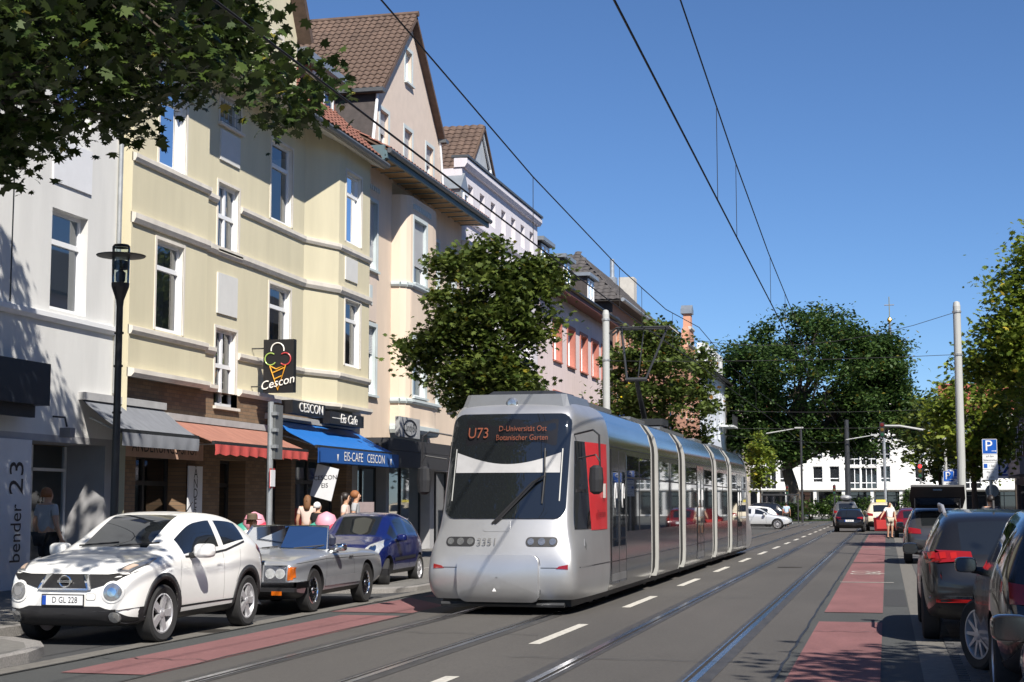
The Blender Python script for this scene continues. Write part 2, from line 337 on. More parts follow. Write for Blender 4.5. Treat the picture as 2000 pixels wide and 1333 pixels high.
def tiles(name, parent, o, ex, ey, W, H, m, tw=.3, th=.36, single=0, tri=None):
    """pantiles on the plane o + ex*s + ey*t; wavy, each course overlapping the one below; the first `single` tiles are objects of their own"""
    o, ex, ey = Vector(o), Vector(ex).normalized(), Vector(ey).normalized(); nz = ex.cross(ey)
    if nz.z < 0: nz = -nz
    nx, ny = max(1, round(W / tw)), max(1, round(H / th)); tw, th = W / nx, H / ny; K = 5
    prof = [(k / K, .028 * (1 - cos(2 * pi * (k / K) ** .8)) / 2 * 1.6) for k in range(K + 1)]
    def tile(mb, bs, P, Q, N):
        r0 = [bs + P * (a * tw * 1.02) + N * (h + .035) for a, h in prof]; r1 = [bs + P * (a * tw * 1.02) + Q * (th * 1.08) + N * (h + .006) for a, h in prof]
        rb = [bs + P * (a * tw * 1.02) + N * (h + .008) for a, h in prof]; mb.grid([rb, r0, r1])
    one = MB(); tile(one, Vector((0, 0, 0)), Vector((1, 0, 0)), Vector((0, 1, 0)), Vector((0, 0, 1))); om = one.build('roof_tile', m, data_only=True, recalc=False)
    M4 = Matrix((ex, ey, nz)).transposed(); q = M4.to_quaternion() if M4.determinant() > 0 else None
    mb = MB(); c = 0
    for j in range(ny):
        for i in range(nx):
            if tri and not tri((i + .5) / nx, (j + .5) / ny): continue
            bs = o + ex * (i * tw) + ey * (j * th) + nz * rnd.uniform(0, .006)
            if c < single and q is not None:
                ob = link('roof_tile', om, parent); ob.location = bs; ob.rotation_mode = 'QUATERNION'; ob.rotation_quaternion = q; c += 1
            else: tile(mb, bs, ex, ey, nz)
    if mb.f: tag(mb.build(name, m, parent, recalc=False), kind='stuff')
def house(name, label, y0, cat='building'): return thing(name, label, cat, (0, 0, 0))
def cornice(fr, s0, s1, z0, z1, n0, n1, m, parent, name='string_course'):
    b = MB(); b.prism([(n0, z0), (n1 * .55, z0), (n1, z0 + (z1 - z0) * .45), (n1, z1), (n0, z1 + .03)], s0, s1, lambda p, q, h: fr(h, p, q)); return b.build(name, m, parent)
def poly_slab(mb, pts, th):
    n = Vector(pts[1]) - Vector(pts[0]); n = n.cross(Vector(pts[2]) - Vector(pts[0])).normalized()
    if n.z < 0: n = -n
    lo = [tuple(Vector(p) - n * th) for p in pts]; k = len(pts)
    mb.mesh(list(pts) + lo, [tuple(range(k)), tuple(range(k, 2 * k))[::-1]] + [(i, (i + 1) % k, k + (i + 1) % k, k + i) for i in range(k)])
def awning(name, label, s0, s1, xb, zb, xf, zf, val, m, mv, scallop=False, group=None):
    t = thing(name, label, 'awning', (xb, (s0 + s1) / 2, 0)); b = MB(); yc = (s0 + s1) / 2; k = max(4, int((s1 - s0) / .5))
    ya = [s0 - yc + (s1 - s0) * i / k for i in range(k + 1)]
    top = [(0, y, zb) for y in ya]; mid = [((xf - xb) * .5, y, (zb + zf) / 2 - .035 + .012 * (i % 2)) for i, y in enumerate(ya)]; fr_ = [(xf - xb, y, zf) for y in ya]
    b.grid([top, mid, fr_]); b.grid([[(p[0], p[1], p[2] - .012) for p in r] for r in (fr_, mid, top)]); b.build('canopy_fabric', m, t)
    b = MB().box(xf - xb - .03, xf - xb + .04, s0 - yc, s1 - yc, zf - .05, zf + .03); b.build('front_rail', DARKM, t)
    b = MB(); nn = max(8, int((s1 - s0) / .09)); r0 = []; r1 = []
    for i in range(nn + 1):
        y = s0 - yc + (s1 - s0) * i / nn; wv = .03 * sin(i * 1.1) * (1.6 if scallop else .5); r0.append((xf - xb + .045, y, zf - .04))
        zz = zf - val + (.05 * abs(sin(i * pi / 6)) if scallop else 0); r1.append((xf - xb + .045 + wv, y, zz))
    b.grid([r0, [((p[0] + q[0]) / 2 + .01, p[1], (p[2] + q[2]) / 2) for p, q in zip(r0, r1)], r1]); b.build('valance', mv, t, smooth=True)
    for y in (s0 - yc + .3, s1 - yc - .3): MB().tube([(.03, y, zb - .35), ((xf - xb) * .55, y, zb - .55), (xf - xb, y, zf - .02)], .022, 6).build('folding_arm', STEEL, t)
    MB().box(-.05, .1, s0 - yc - .03, s1 - yc + .03, zb - .02, zb + .13).build('cassette', mat('awning_box', (.4, .4, .4), .5), t)
    return t, yc
# ================================================================== left row of houses
XF = -15.3
# ---- white shop house
WREND = mat('white_render', (.67, .67, .65), .88, vary=.045, vscale=2, stretch=(1, 1, .2), bump=.25, bscale=120, vary2=.05, v2scale=.5)
GREYR = mat('grey_render', (.36, .36, .37), .85, vary=.06, bump=.2, bscale=100)
WHITEB = mat('white_board', (.7, .71, .73), .5, vary=.04)
h = house('shop_house', 'white rendered shop house with tall windows and dark fascia box', 10)
fr = LF(6, 28.6); o1 = [(19.95 + dx, 21.3 + dx, z0, z1) for dx in (0, -5, -10) for z0, z1 in ((5.33, 7.28), (8.95, 11.0))]
shop = [(16.2, 17.9, .12, 2.82), (19.45, 22.25, .12, 2.82)]
b = MB(); wall(b, fr, 0, 22.6, 2.95, 12.4, o1, .22); b.box(-26, XF - .01, 6.01, 28.59, 12.3, 12.4); b.face([(XF, 6, 0), (-26, 6, 0), (-26, 6, 12.4), (XF, 6, 12.4)]); b.face([(XF, 28.6, 0), (-26, 28.6, 0), (-26, 28.6, 12.4), (XF, 28.6, 12.4)])
b.build('wall', WREND, h)
b = MB(); wall(b, fr, 0, 22.6, .0, 2.95, [(19.45, 22.25, .12, 2.82), (10, 15, .12, 2.82)], .9); b.build('shopfront_wall', GREYR, h)
b = MB(); poly_slab(b, [(-14.9, 5.8, 12.4), (-14.9, 28.55, 12.4), (-20, 28.55, 16.5), (-20, 5.8, 16.5)], .12); b.build('roof', mat('roof_brown', (.13, .075, .055), .8, vary=.2), h)
BLUEB = mat('blue_blind', (.05, .09, .24), .6, vary=.05)
for i, o in enumerate(o1): window(fr, o, h, .22, transom=.66, curtain=.35 if i % 2 == 0 else 0, sill=None, shutter=.0 if i % 2 == 0 else .8, blind=BLUEB)
cornice(fr, 0, 22.55, 5.08, 5.24, -.02, .1, WHITEP, h)
fbox(MB(), fr, 19.9, 21.35, -.01, .035, 7.78, 8.65).build('parapet_panel', WHITEB, h)
MB().box(XF, XF + .012, 24.58, 24.61, 5.3, 12.2).build('render_joint', DARKM, h)
MB().tube([(XF + .07, 28.45, 3.9), (XF + .07, 28.45, 12.1)], .05, 8).build('downpipe', STEEL, h)
bm_ = MB(); fbox(bm_, fr, 17.95, 19.4, -.02, .06, .12, 2.82); brd = bm_.build('name_board', WHITEB, h)
text('lettering', 'bender', .5, basis((XF + .066, 24.95, 1.12), (0, 0, 1), (0, -1, 0)), BLACKL, brd, sx=.74)
text('lettering', '23', .66, basis((XF + .066, 24.93, 2.13), (0, 0, 1), (0, -1, 0)), BLACKL, brd)
f = MB(); TANW = mat('shop_interior_tan', (.34, .25, .14), .8, vary=.15, vscale=2)
f.box(XF - 2.9, XF - 2.8, 25.3, 28.4, .12, 2.9); f.box(XF - 2.8, XF - .95, 28.3, 28.38, .12, 2.9); f.box(XF - 2.8, XF - .95, 25.3, 28.38, 2.85, 2.95); f.build('shop_interior', TANW, h)
f = MB()
for s in (25.47, 26.9, 28.17): f.box(XF - .92, XF - .85, s, s + .07, .12, 2.8)
f.box(XF - .92, XF - .85, 25.54, 28.17, 2.3, 2.36); f.box(XF - .92, XF - .85, 25.54, 28.17, .12, .2); df = f.build('shop_window', WHITEP, h)
MB().face([(XF - .88, 25.5, .15), (XF - .88, 28.2, .15), (XF - .88, 28.2, 2.8), (XF - .88, 25.5, 2.8)]).build('pane', GLASS, df)
MB().tube([(XF - .82, 27.05, .95), (XF - .76, 27.05, 1.0), (XF - .76, 27.05, 1.35), (XF - .82, 27.05, 1.4)], .018, 6).build('door_handle', STEEL, df)
text('lettering', '23', .26, basis((XF - .84, 27.4, 1.75), (0, 1, 0), (0, 0, 1)), BLACKL, df)
MB().box(XF - .84, XF - .838, 26.45, 26.7, 1.05, 1.4).build('notice', WHITEL, df)
NAVY = mat('navy_panel', (.018, .022, .032), .45, vary=.1)
tag(MB().box(XF + .002, -14.7, 12, 25.05, 3.42, 4.18).box(XF + .3, -14.9, 18, 24.9, 3.2, 3.415).build('fascia_box', NAVY), 'dark navy shop fascia box projecting over the shopfront with white name board', 'fascia')
c_ = thing('security_camera', 'small grey camera on a bracket under the white house ledge', 'camera', (XF, 26.2, 3.0)); MB().tube([(0, 0, .3), (.25, 0, .28), (.3, 0, .1)], .02, 6).build('bracket', DARKM, c_); MB().box(.2, .42, -.09, .09, -.1, .08).build('housing', mat('camera_grey', (.2, .2, .21), .5), c_)
# ---- yellow house with angled bays
YEL = mat('yellow_render', (.61, .56, .4), .88, vary=.06, vscale=1.8, stretch=(1, 1, .18), bump=.3, bscale=140, vary2=.06, v2scale=.4)
YTR = mat('cream_trim', (.66, .62, .55), .7, vary=.12, vscale=2.5, stretch=(1, 1, .3), bump=.15, bscale=80)
PANEL = mat('blank_panel', (.62, .62, .6), .8, vary=.04)
BRK = brick_mat('brown_brick', (.18, .115, .068), (.25, .16, .095), (.12, .1, .075), .25, .085)  # brick colour darkened, standing in for the deep shade under the awnings
TILEB = mat('brown_pantile', (.105, .068, .05), .75, vary=.25, vscale=5, bump=.2, bscale=60, vary2=.2, v2scale=1.2)
TILER = mat('red_brown_pantile', (.2, .085, .06), .75, vary=.25, vscale=5, bump=.2, bscale=60, vary2=.2, v2scale=1.2)
h = house('corner_bay_house', 'pale yellow rendered house with two angled bays, grey sills and steep gable', 28)
XB = -15.05                                                  # front of the shallow bays
pl = [(XB, 28.62), (XB, 32.3), (XF, 32.62), (XF, 38.95), (XB + .25, 40.35), (XB + .25, 43.0)]
segs = [FR(pl[i], pl[i + 1]) for i in range(5)]
yo = [[(1.15, 2.45, 5.35, 7.3), (1.15, 2.45, 8.95, 11.1)], [], [(.74, 1.95, 3.95, 5.8), (.74, 1.95, 7.67, 9.3), (.74, 1.95, 10.75, 11.45), (3.95, 5.4, 5.45, 7.3), (3.95, 5.4, 9.0, 11.1)], [], [(.55, 1.85, 5.55, 7.45), (.55, 1.85, 9.1, 11.15)]]
rvm = []
b = MB()
for i, s in enumerate(segs):
    ops = [o for o in yo[i]]
    wall(b, s, 0, s.L, 4.3, 11.95, ops, .17, rv=rvm)
gw = FR((XF + .01, 29.0), (XF + .01, 38.2)); gz = [(0, 11.95), (0, 14.4), (4.6, 22.0), (9.2, 14.4), (9.2, 11.95)]
b.face([gw(s, 0, z) for s, z in gz]); b.face([gw(9.2, 0, 11.95), gw(9.2, -6, 11.95), gw(9.2, -6, 14.4), gw(9.2, 0, 14.4)]); b.face([gw(0, 0, 11.95), gw(0, -6, 11.95), gw(0, -6, 14.4), gw(0, 0, 14.4)])
b.face([(XF, 28.62, 0), (-26, 28.62, 0), (-26, 28.62, 12), (XF, 28.62, 12)]); b.face([(XF, 43.0, 0), (-26, 43.0, 0), (-26, 43.0, 12), (XF, 43.0, 12)]); b.face([(-26, 28.62, 0), (-26, 43, 0), (-26, 43, 12), (-26, 28.62, 12)])
b.face([(XF, 28.62, 0), (XB, 28.62, 0), (XB, 28.62, 12), (XF, 28.62, 12)]); b.build('wall', YEL, h); [q.build('window_reveal', mat('white_reveal', (.72, .7, .64), .7, vary=.05), h, recalc=False) for q in rvm]
g = MB(); poly_slab(g, [(XF + .4, 28.8, 14.2), (XF + .4, 33.6, 22.2), (-24, 33.6, 22.2), (-24, 28.8, 14.2)], .18); poly_slab(g, [(XF + .4, 38.45, 14.2), (XF + .4, 33.6, 22.2), (-24, 33.6, 22.2), (-24, 38.45, 14.2)], .18); g.build('gable_roof', TILEB, h)
for i, s in enumerate(segs):
    for o in yo[i]:
        st = (i == 2 and o[0] < 2); grille = o[3] - o[2] < .9
        w_ = window(s, o, h, .17, surround=YTR, sw=.07, sill=YTR if st else None, transom=0 if grille else (.5 if st else .68), mull=1 if st and not grille else 0, curtain=.0 if grille else (.7 if o[2] < 9 else .45), tilt=(i == 0))
        if grille:
            q = MB()
            for k in range(5): a = o[0] + (o[1] - o[0]) * (k + .5) / 5; q.tube([s(a, -.05, o[2] + .05), s(a, -.05, o[3] - .05)], .012, 5)
            for k in range(3): z = o[2] + .12 + k * .22; q.tube([s(o[0], -.05, z), s(o[1], -.05, z)], .01, 5)
            q.build('grille', STEEL, w_)
    cut = [(0, s.L)] if i != 2 else [(0, .66), (2.03, s.L)]
    for a, bb in cut:
        cornice(s, a, bb, 5.14, 5.3, -.02, .09, YTR, h, 'sill_course'); cornice(s, a, bb, 8.76, 8.92, -.02, .085, YTR, h, 'sill_course')
        cornice(s, a, bb, 4.26, 4.42, -.02, .15, YTR, h, 'lower_cornice')
    cornice(s, 0, s.L, 7.46 if i < 2 else 7.53, 7.66 if i < 2 else 7.73, -.02, .1, YTR, h)
fbox(MB(), segs[2], .76, 1.9, -.01, .04, 6.15, 7.12).build('blank_panel', PANEL, h); fbox(MB(), segs[2], .76, 1.9, -.01, .04, 9.85, 10.6).build('blank_panel', PANEL, h); fbox(MB(), segs[4], .5, 1.5, -.01, .04, 8.0, 8.65).build('blank_panel', PANEL, h)
w_ = window(gw, (7.5, 8.15, 12.6, 13.9), h, .2, surround=YTR, curtain=.4)
# eave with gutter, then the tiled slope right of the gable and a slate-hung dormer
b = MB(); poly_slab(b, [(-14.4, 28.4, 11.75), (-14.4, 43.25, 11.75), (XF - .3, 43.25, 12.25), (XF - .3, 28.4, 12.25)], .1); b.build('eave', mat('eave_board', (.6, .57, .5), .7), h)
MB().tube([(-14.34, 28.4, 11.76), (-14.34, 43.25, 11.76)], .09, 8).build('gutter', mat('gutter_zinc', (.12, .13, .14), .5, .4), h)
b = MB(); poly_slab(b, [(-14.5, 38.2, 11.9), (-14.5, 43.2, 11.9), (-19.5, 43.2, 16.8), (-19.5, 38.2, 16.8)], .1); b.build('roof', TILER, h)
tiles('roof_tiles', h, (-14.45, 38.25, 11.93), (0, 1, 0), (-1, 0, .98), 4.95, 4.2, TILER)
SHG = mat('red_slate_shingle', (.26, .1, .065), .8, vary=.2, vscale=9)
d = MB(); d.box(-18, -15.95, 39.9, 43.0, 12.9, 14.3); d.build('dormer', SHG, h)
df = LF(39.9, 43.0, -15.94); window(df, (1.15, 2.85, 13.0, 14.2), h, .02, transom=0, mull=1, curtain=.4, fm=WHITEP)
MB().box(-18.2, -15.6, 39.7, 43.15, 14.3, 14.5).build('dormer_roof', mat('zinc_sheet', (.3, .33, .36), .45, .5), h)
MB().box(-18.5, -17.9, 41.5, 42.2, 15.2, 19.3).build('chimney', YTR, h)
# brick ground floor with shopfronts
g = LF(28.62, 43.0, XF + .02); gops = [(.9, 3.3, .12, 2.7), (5.1, 6.6, .12, 2.7), (7.9, 9.6, .12, 2.9), (9.9, 13.9, .12, 2.9)]
b = MB(); wall(b, g, 0, g.L, 0, 4.28, gops + [(4.74, 5.95, 3.95, 4.28)], .5); b.build('brick_base', BRK, h)
DARKF = mat('dark_shop_frame', (.05, .05, .052), .5, .3)
for a, bb, c, d in gops: window(g, (a, bb, c, d), h, .5, transom=.75, mull=1, curtain=0, fm=DARKF)
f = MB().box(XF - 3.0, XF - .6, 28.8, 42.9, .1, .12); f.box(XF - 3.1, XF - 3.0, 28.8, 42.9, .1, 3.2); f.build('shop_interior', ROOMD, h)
REDS = mat('red_sign_paint', (.4, .05, .05), .6)
s_ = thing('shop_sign', 'long brownish sign board with tailoring shop lettering under grey awning', 'sign', (XF + .1, 30.5, 2.85)); MB().box(0, .06, -1.7, 2.0, -.22, .2).build('board', mat('tan_board', (.5, .33, .25), .7), s_)
text('lettering', 'ÄNDERUNGS-SHOP', .36, basis((.064, .15, 0), (0, 1, 0), (0, 0, 1)), BLACKL, s_)
s_ = thing('vertical_banner', 'narrow white vertical banner with stacked black letters by brick wall', 'sign', (XF + .12, 32.15, 1.5)); MB().box(0, .03, -.36, .36, -.95, 1.0).build('board', WHITEB, s_)
for i, chh in enumerate('ÄNDERUNG'): text('lettering', chh, .31, basis((.034, 0, .83 - i * .225), (0, 1, 0), (0, 0, 1)), BLACKL, s_)
BLKB = mat('black_sign_box', (.015, .015, .017), .4)
NEON = mat('neon_tube_white', (.85, .83, .78), .3)
s_ = thing('neon_sign_box', 'black box sign with white tube capitals above blue awning', 'sign', (-14.62, 37.9, 4.12)); MB().box(-.3, 0, -1.3, 1.05, -.17, .17).build('box', BLKB, s_); text('lettering', 'CESCON', .34, basis((.012, 0, 0), (0, 1, 0), (0, 0, 1)), NEON, s_, ext=.006, sx=1.3)
s_ = thing('neon_sign_box', 'black box sign with white slanted script above blue awning end', 'sign', (-14.55, 40.5, 3.98)); MB().box(-.3, 0, -1.35, 1.4, -.17, .17).build('box', BLKB, s_); text('lettering', 'Eis Cafe', .36, basis((.012, .1, 0), (0, 1, 0), (0, 0, 1)), NEON, s_, ext=.006, shear=.25, sx=1.2); MB().box(.005, .015, -1.2, -.55, -.01, .01).build('neon_line', NEON, s_)
# blade sign with ice-cream cone
s_ = thing('ice_cream_blade_sign', 'black blade sign with neon ice cream cone on iron brackets', 'sign', (-14.55, 35.5, 5.05)); MB().box(-.4, .4, -.06, .12, -.66, .66).build('panel', BLKB, s_)
for z in (-.5, .45): MB().tube([(-.75, .03, z), (-.4, .03, z)], .018, 6).build('bracket', DARKM, s_)
def ring(mb, cx, cz, r, a0, a1, y, t=.016): mb.tube([(cx + r * cos(a0 + (a1 - a0) * k / 14), y, cz + r * sin(a0 + (a1 - a0) * k / 14)) for k in range(15)], t, 6)
for nm, cx, cz, r, a0, a1, m in (('white_scoop', -.02, .4, .17, -.2, pi + .2, NEON), ('green_scoop', -.2, .17, .15, .9, 2 * pi - .6, mat('neon_green', (.35, .5, .12), .3)), ('red_scoop', .18, .17, .15, -pi + .8, pi - .9, mat('neon_red', (.5, .05, .06), .3))):
    q = MB(); ring(q, cx, cz, r, a0, a1, -.08); q.build('neon_tube', m, s_)
q = MB(); q.tube([(-.22, -.08, 0), (.0, -.08, -.6), (.2, -.08, .02), (-.05, -.08, -.08), (-.22, -.08, 0)], .018, 6); q.tube([(-.16, -.08, -.18), (.16, -.08, -.05)], .016, 6); q.tube([(-.1, -.08, -.33), (.1, -.08, -.25)], .016, 6); q.build('neon_cone', mat('neon_amber', (.75, .38, .04), .3), s_)
text('lettering', 'Cescon', .3, basis((-.02, -.085, -.42), (1, 0, .22), (-.22, 0, 1)), NEON, s_, ext=.008, shear=.3)
awning('awning', 'grey fabric awning beside the lamp post', 27.15, 30.6, XF + .05, 3.7, -14.4, 3.08, .3, mat('grey_awning', (.17, .18, .2), .85, vary=.12, stretch=(1, 3, 1)), mat('grey_awning_valance', (.2, .21, .23), .85))
awning('awning', 'faded salmon red awning with ruffled red valance', 30.75, 36.3, XF + .05, 3.5, -14.1, 2.98, .28, mat('faded_red_awning', (.32, .145, .105), .85, vary=.2, stretch=(.5, 3, 1)), mat('red_valance', (.45, .07, .06), .8, vary=.15), True)
BLUE = mat('blue_awning', (.005, .12, .42), .75, vary=.08, stretch=(1, 3, 1)); BLUEV = mat('blue_valance', (.01, .08, .3), .7, vary=.05)
aw, yc = awning('awning', 'bright blue cafe awning with white lettering on its valance', 36.4, 42.85, XF + .05, 3.82, -13.9, 3.1, .42, BLUE, BLUEV)
MB().grid([[(1.46, y, 3.07), (1.462, y, 2.7)] for y in (-3.2, 3.2)]).build('valance_front', BLUEV, aw)
text('lettering', 'EIS-CAFE   CESCON', .34, basis((1.475, .2, 2.88), (0, 1, 0), (0, 0, 1)), WHITEL, aw, sx=1.15)
for yy in (-1.95, 2.45): q = MB(); q.prism([(0, -.13), (.06, .05), (-.06, .05)], 1.47, 1.475, lambda a, b_, c: (c, yy + a, 2.88 + b_)); q.build('cone_print', WHITEL, aw)
q = MB(); q.box(-.3, .3, -.01, .01, -.42, .42); hs = q.build('hanging_board', WHITEB); tag(hs, 'tilted white board hanging under the blue awning', 'sign'); hs.location = (-14.0, 37.3, 2.2); hs.rotation_euler = (0, R(14), 0)
text('lettering', 'CESCON', .16, basis((0, -.015, .12), (1, 0, .3), (-.3, 0, 1)), BLACKL, hs); text('lettering', 'EIS', .16, basis((.03, -.015, -.08), (1, 0, .3), (-.3, 0, 1)), BLACKL, hs)
# ---- peach house with street gable
PEA = mat('peach_render', (.68, .56, .445), .88, vary=.07, vscale=1.6, stretch=(1, 1, .18), bump=.25, bscale=120, vary2=.07, v2scale=.35)
PEG = mat('peach_gable_render', (.62, .52, .44), .88, vary=.05, bump=.25, bscale=120)
TRB = mat('pale_blue_trim', (.5, .56, .57), .7, vary=.05); BLUG = mat('blue_grey_eave', (.1, .16, .18), .6, vary=.08); WOODS = mat('wood_soffit', (.42, .25, .11), .7, vary=.15, stretch=(6, 1, 1))
h = house('gabled_house', 'peach rendered house with curved bay, roller shutters and tall street gable', 43)
a = LF(43.02, 46.6); ops = [(.85, 2.1, 4.98, 7.1), (.85, 2.1, 8.85, 11.0)]; b = MB(); rvm = []; wall(b, a, 0, a.L, 3.2, 12.1, ops, .2, rv=rvm)
bay = [(XF, 46.6)] + [(XF + .55 * sin(t) ** .8, 46.6 + .5 * (1 - cos(t))) for t in (R(25), R(50), R(75), R(90))] + [(XF + .55, 49.4)] + [(XF + .55 - .55 * (1 - cos(t)), 49.4 + 1.3 * sin(t)) for t in (R(20), R(40), R(60), R(80), R(90))]
bs = [FR(bay[i], bay[i + 1]) for i in range(len(bay) - 1)]; bw = bs[4]; bops = [(.15, 1.55, 5.1, 7.0), (.15, 1.55, 8.8, 10.9)]
for s in bs: wall(b, s, 0, s.L, 3.95, 11.6, bops if s is bw else (), .2, rv=rvm)
c2 = LF(50.7, 55.0); wops = [(.4, 1.3, 5.1, 7.0), (.4, 1.3, 8.8, 10.9), (2.4, 3.5, 5.1, 7.0), (2.4, 3.5, 8.8, 10.9)]; wall(b, c2, 0, c2.L, 3.2, 12.1, wops, .2, rv=rvm); [q.build('window_reveal', TRB, h, recalc=False) for q in rvm]
b.box(-26, XF - .02, 43.02, 55, 12.0, 12.1); b.face([(XF, 55, 0), (-26, 55, 0), (-26, 55, 12.1), (XF, 55, 12.1)]); b.build('wall', PEA, h)
for i, o in enumerate(ops): window(a, o, h, .2, surround=TRB, sw=.12, sill=TRB, shutter=(.38, .82)[i], curtain=.3)
for i, o in enumerate(bops): window(bw, o, h, .2, surround=TRB, sw=.12, sill=TRB, shutter=(.45, .7)[i], curtain=.4)
for o in wops: window(c2, o, h, .2, surround=TRB, sw=.1, sill=TRB, shutter=.4, curtain=.3)
for s in bs:
    for z in (4.85, 8.6): cornice(s, 0, s.L, z, z + .14, -.01, .1, TRB, h, 'bay_sill')
    cornice(s, 0, s.L, 3.9, 4.15, -.01, .14, TRB, h, 'bay_base')
q = MB(); fbox(q, a, .9, 2.05, -.005, .03, 7.25, 8.6); q.build('recessed_panel', PEG, h); q = MB(); fbox(q, a, 1.35, 1.6, .03, .05, 7.75, 8.35); q.build('plaster_ornament', TRB, h)
q = MB()
for k in range(10): fbox(q, bw, .05 + k * .2, .15 + k * .2, -.005, .05, 11.2, 11.38)
for k in range(8): fbox(q, a, .75 + k * .2, .85 + k * .2, -.005, .05, 11.35, 11.5)
q.build('dentils', TRB, h)
# deep eave with timber soffit
q = MB(); poly_slab(q, [(-14.3, 42.95, 12.05), (-14.3, 55.1, 12.05), (XF - .2, 55.1, 12.15), (XF - .2, 42.95, 12.15)], .04); q.build('soffit', WOODS, h)
q = MB().box(-14.34, -14.26, 42.95, 55.1, 11.95, 12.2); q.box(-15.3, -14.34, 42.93, 43.05, 11.9, 12.35); q.build('fascia_board', BLUG, h)
for k in range(14): MB().box(-15.2, -14.4, 43.4 + k * .85, 43.46 + k * .85, 11.97, 12.0).build('soffit_batten', BLUG, h)
MB().tube([(-14.2, 42.95, 12.18), (-14.2, 55.1, 12.18)], .085, 8).build('gutter', mat('gutter_zinc', (.12, .13, .14), .5, .4), h)
q = MB(); poly_slab(q, [(-14.25, 42.95, 12.22), (-14.25, 55.1, 12.22), (-15.6, 55.1, 12.95), (-15.6, 42.95, 12.95)], .05); q.build('skirt_roof', TILEB, h)
tiles('roof_tiles', h, (-14.22, 43.0, 12.24), (0, 1, 0), (-1.38, 0, .75), 12.0, 1.5, TILER)
XG = XF + .02; gp = [(44.35, 12.6), (44.95, 14.8), (48.35, 18.0), (51.75, 14.8), (52.35, 12.6)]
gwo = [(.9, 1.75, 12.75, 14.1), (3.45, 4.3, 12.75, 14.1), (5.95, 6.8, 12.75, 14.1), (3.5, 4.2, 15.7, 16.8)]; gf = LF(44.35, 52.35, XG)
b = MB(); wall(b, gf, .62, 7.38, 12.3, 14.8, gwo[:3], .2)
b.face([(XG, 44.35, 12.3), (XG, 44.97, 12.3), (XG, 44.97, 14.8), (XG, 44.95, 14.8)]); b.face([(XG, 52.35, 12.3), (XG, 51.73, 12.3), (XG, 51.73, 14.8), (XG, 51.75, 14.8)])
wall(b, gf, 3.0, 5.0, 14.8, 17.05, gwo[3:], .2); b.face([(XG, 44.97, 14.8), (XG, 47.35, 14.8), (XG, 47.35, 17.05)]); b.face([(XG, 51.73, 14.8), (XG, 49.35, 14.8), (XG, 49.35, 17.05)]); b.face([(XG, 47.35, 17.05), (XG, 49.35, 17.05), (XG, 48.35, 18)])
b.build('gable_wall', PEG, h)
for i, o in enumerate(gwo): window(gf, o, h, .2, surround=TRB, sw=.12, sill=TRB, shutter=(.5, .75, .45, 0)[i], transom=0, curtain=.3)
BK = -22.5; RK = -19.2
b = MB(); poly_slab(b, [(XG + .25, 44.7, 14.55), (XG + .25, 48.35, 18.08), (RK, 48.35, 18.08), (RK - 1.2, 44.7, 14.55)], .12); poly_slab(b, [(XG + .25, 52.0, 14.55), (XG + .25, 48.35, 18.08), (RK, 48.35, 18.08), (RK - 1.2, 52.0, 14.55)], .12)
b.mi(1); b.face([(XG, 44.35, 12.4), (XG, 44.95, 14.7), (BK, 44.95, 14.7), (BK, 44.35, 12.4)]); b.face([(XG, 52.35, 12.4), (XG, 51.75, 14.7), (BK, 51.75, 14.7), (BK, 52.35, 12.4)]); b.build('roof', [TILEB, mat('slate_cladding', (.06, .05, .048), .8, vary=.25, vscale=6)], h)
tiles('roof_tiles', h, (RK - 1.2, 44.68, 14.6), (1, 0, 0), (0, 3.67, 3.53), XG + .25 - RK + 1.2, 5.05, TILEB, .22, .28, single=290)
q = MB().tube([(XG + .3, 48.35, 18.14), (RK, 48.35, 18.14)], .1, 8); q.build('ridge_tiles', TILEB, h)
for yk in (44.95, 51.75): MB().box(BK, XG + .3, yk - .35 if yk < 48 else yk, yk if yk < 48 else yk + .35, 14.5, 14.62).build('gutter', mat('gutter_zinc', (.12, .13, .14), .5, .4), h)
q = MB(); q.tube([(XG + .05, 44.32, 12.4), (XG + .05, 44.93, 14.75), (XG + .05, 48.35, 18.0), (XG + .05, 51.77, 14.75), (XG + .05, 52.4, 12.4)], .05, 6); q.build('verge_trim', WHITEP, h)
MB().box(-20.4, -19.6, 43.6, 44.4, 14, 18.6).build('chimney', YTR, h)
# dark shop canopy and sign on its ground floor
b = MB(); wall(b, LF(43.02, 55, XF + .01), 0, 11.9, 0, 3.25, [(.5, 3.2, .12, 2.8), (3.5, 8.0, .12, 2.9), (8.5, 11.2, .12, 2.8)], .4); b.build('shopfront_wall', GREYR, h)
for o in ((.5, 3.2, .12, 2.8), (3.5, 8.0, .12, 2.9), (8.5, 11.2, .12, 2.8)): window(LF(43.02, 55, XF + .01), o, h, .4, transom=0, mull=1, curtain=0, fm=DARKF)
tag(MB().box(XF + .02, -14.2, 43.1, 52.5, 3.25, 3.6).box(-14.3, -14.2, 43.1, 52.5, 2.75, 3.24).build('shop_canopy', mat('dark_canopy', (.035, .035, .038), .7, vary=.1)), 'dark flat shop canopy with hanging valance on the peach house', 'canopy')
s_ = thing('hanging_sign', 'grey square sign with oval lettered emblem over the dark canopy', 'sign', (-14.45, 45.85, 4.0)); MB().box(-.1, .05, -1.05, 1.05, -.3, .32).build('panel', mat('grey_sign', (.33, .34, .35), .6), s_)
q = MB(); q.tube([(.06, .65 * cos(t * pi / 12), .25 * sin(t * pi / 12)) for t in range(25)], .02, 6); q.build('oval', NAVY, s_); text('lettering', 'CandyBir', .36, basis((.056, 0, 0), (0, 1, 0), (0, 0, 1)), NAVY, s_, shear=.2)
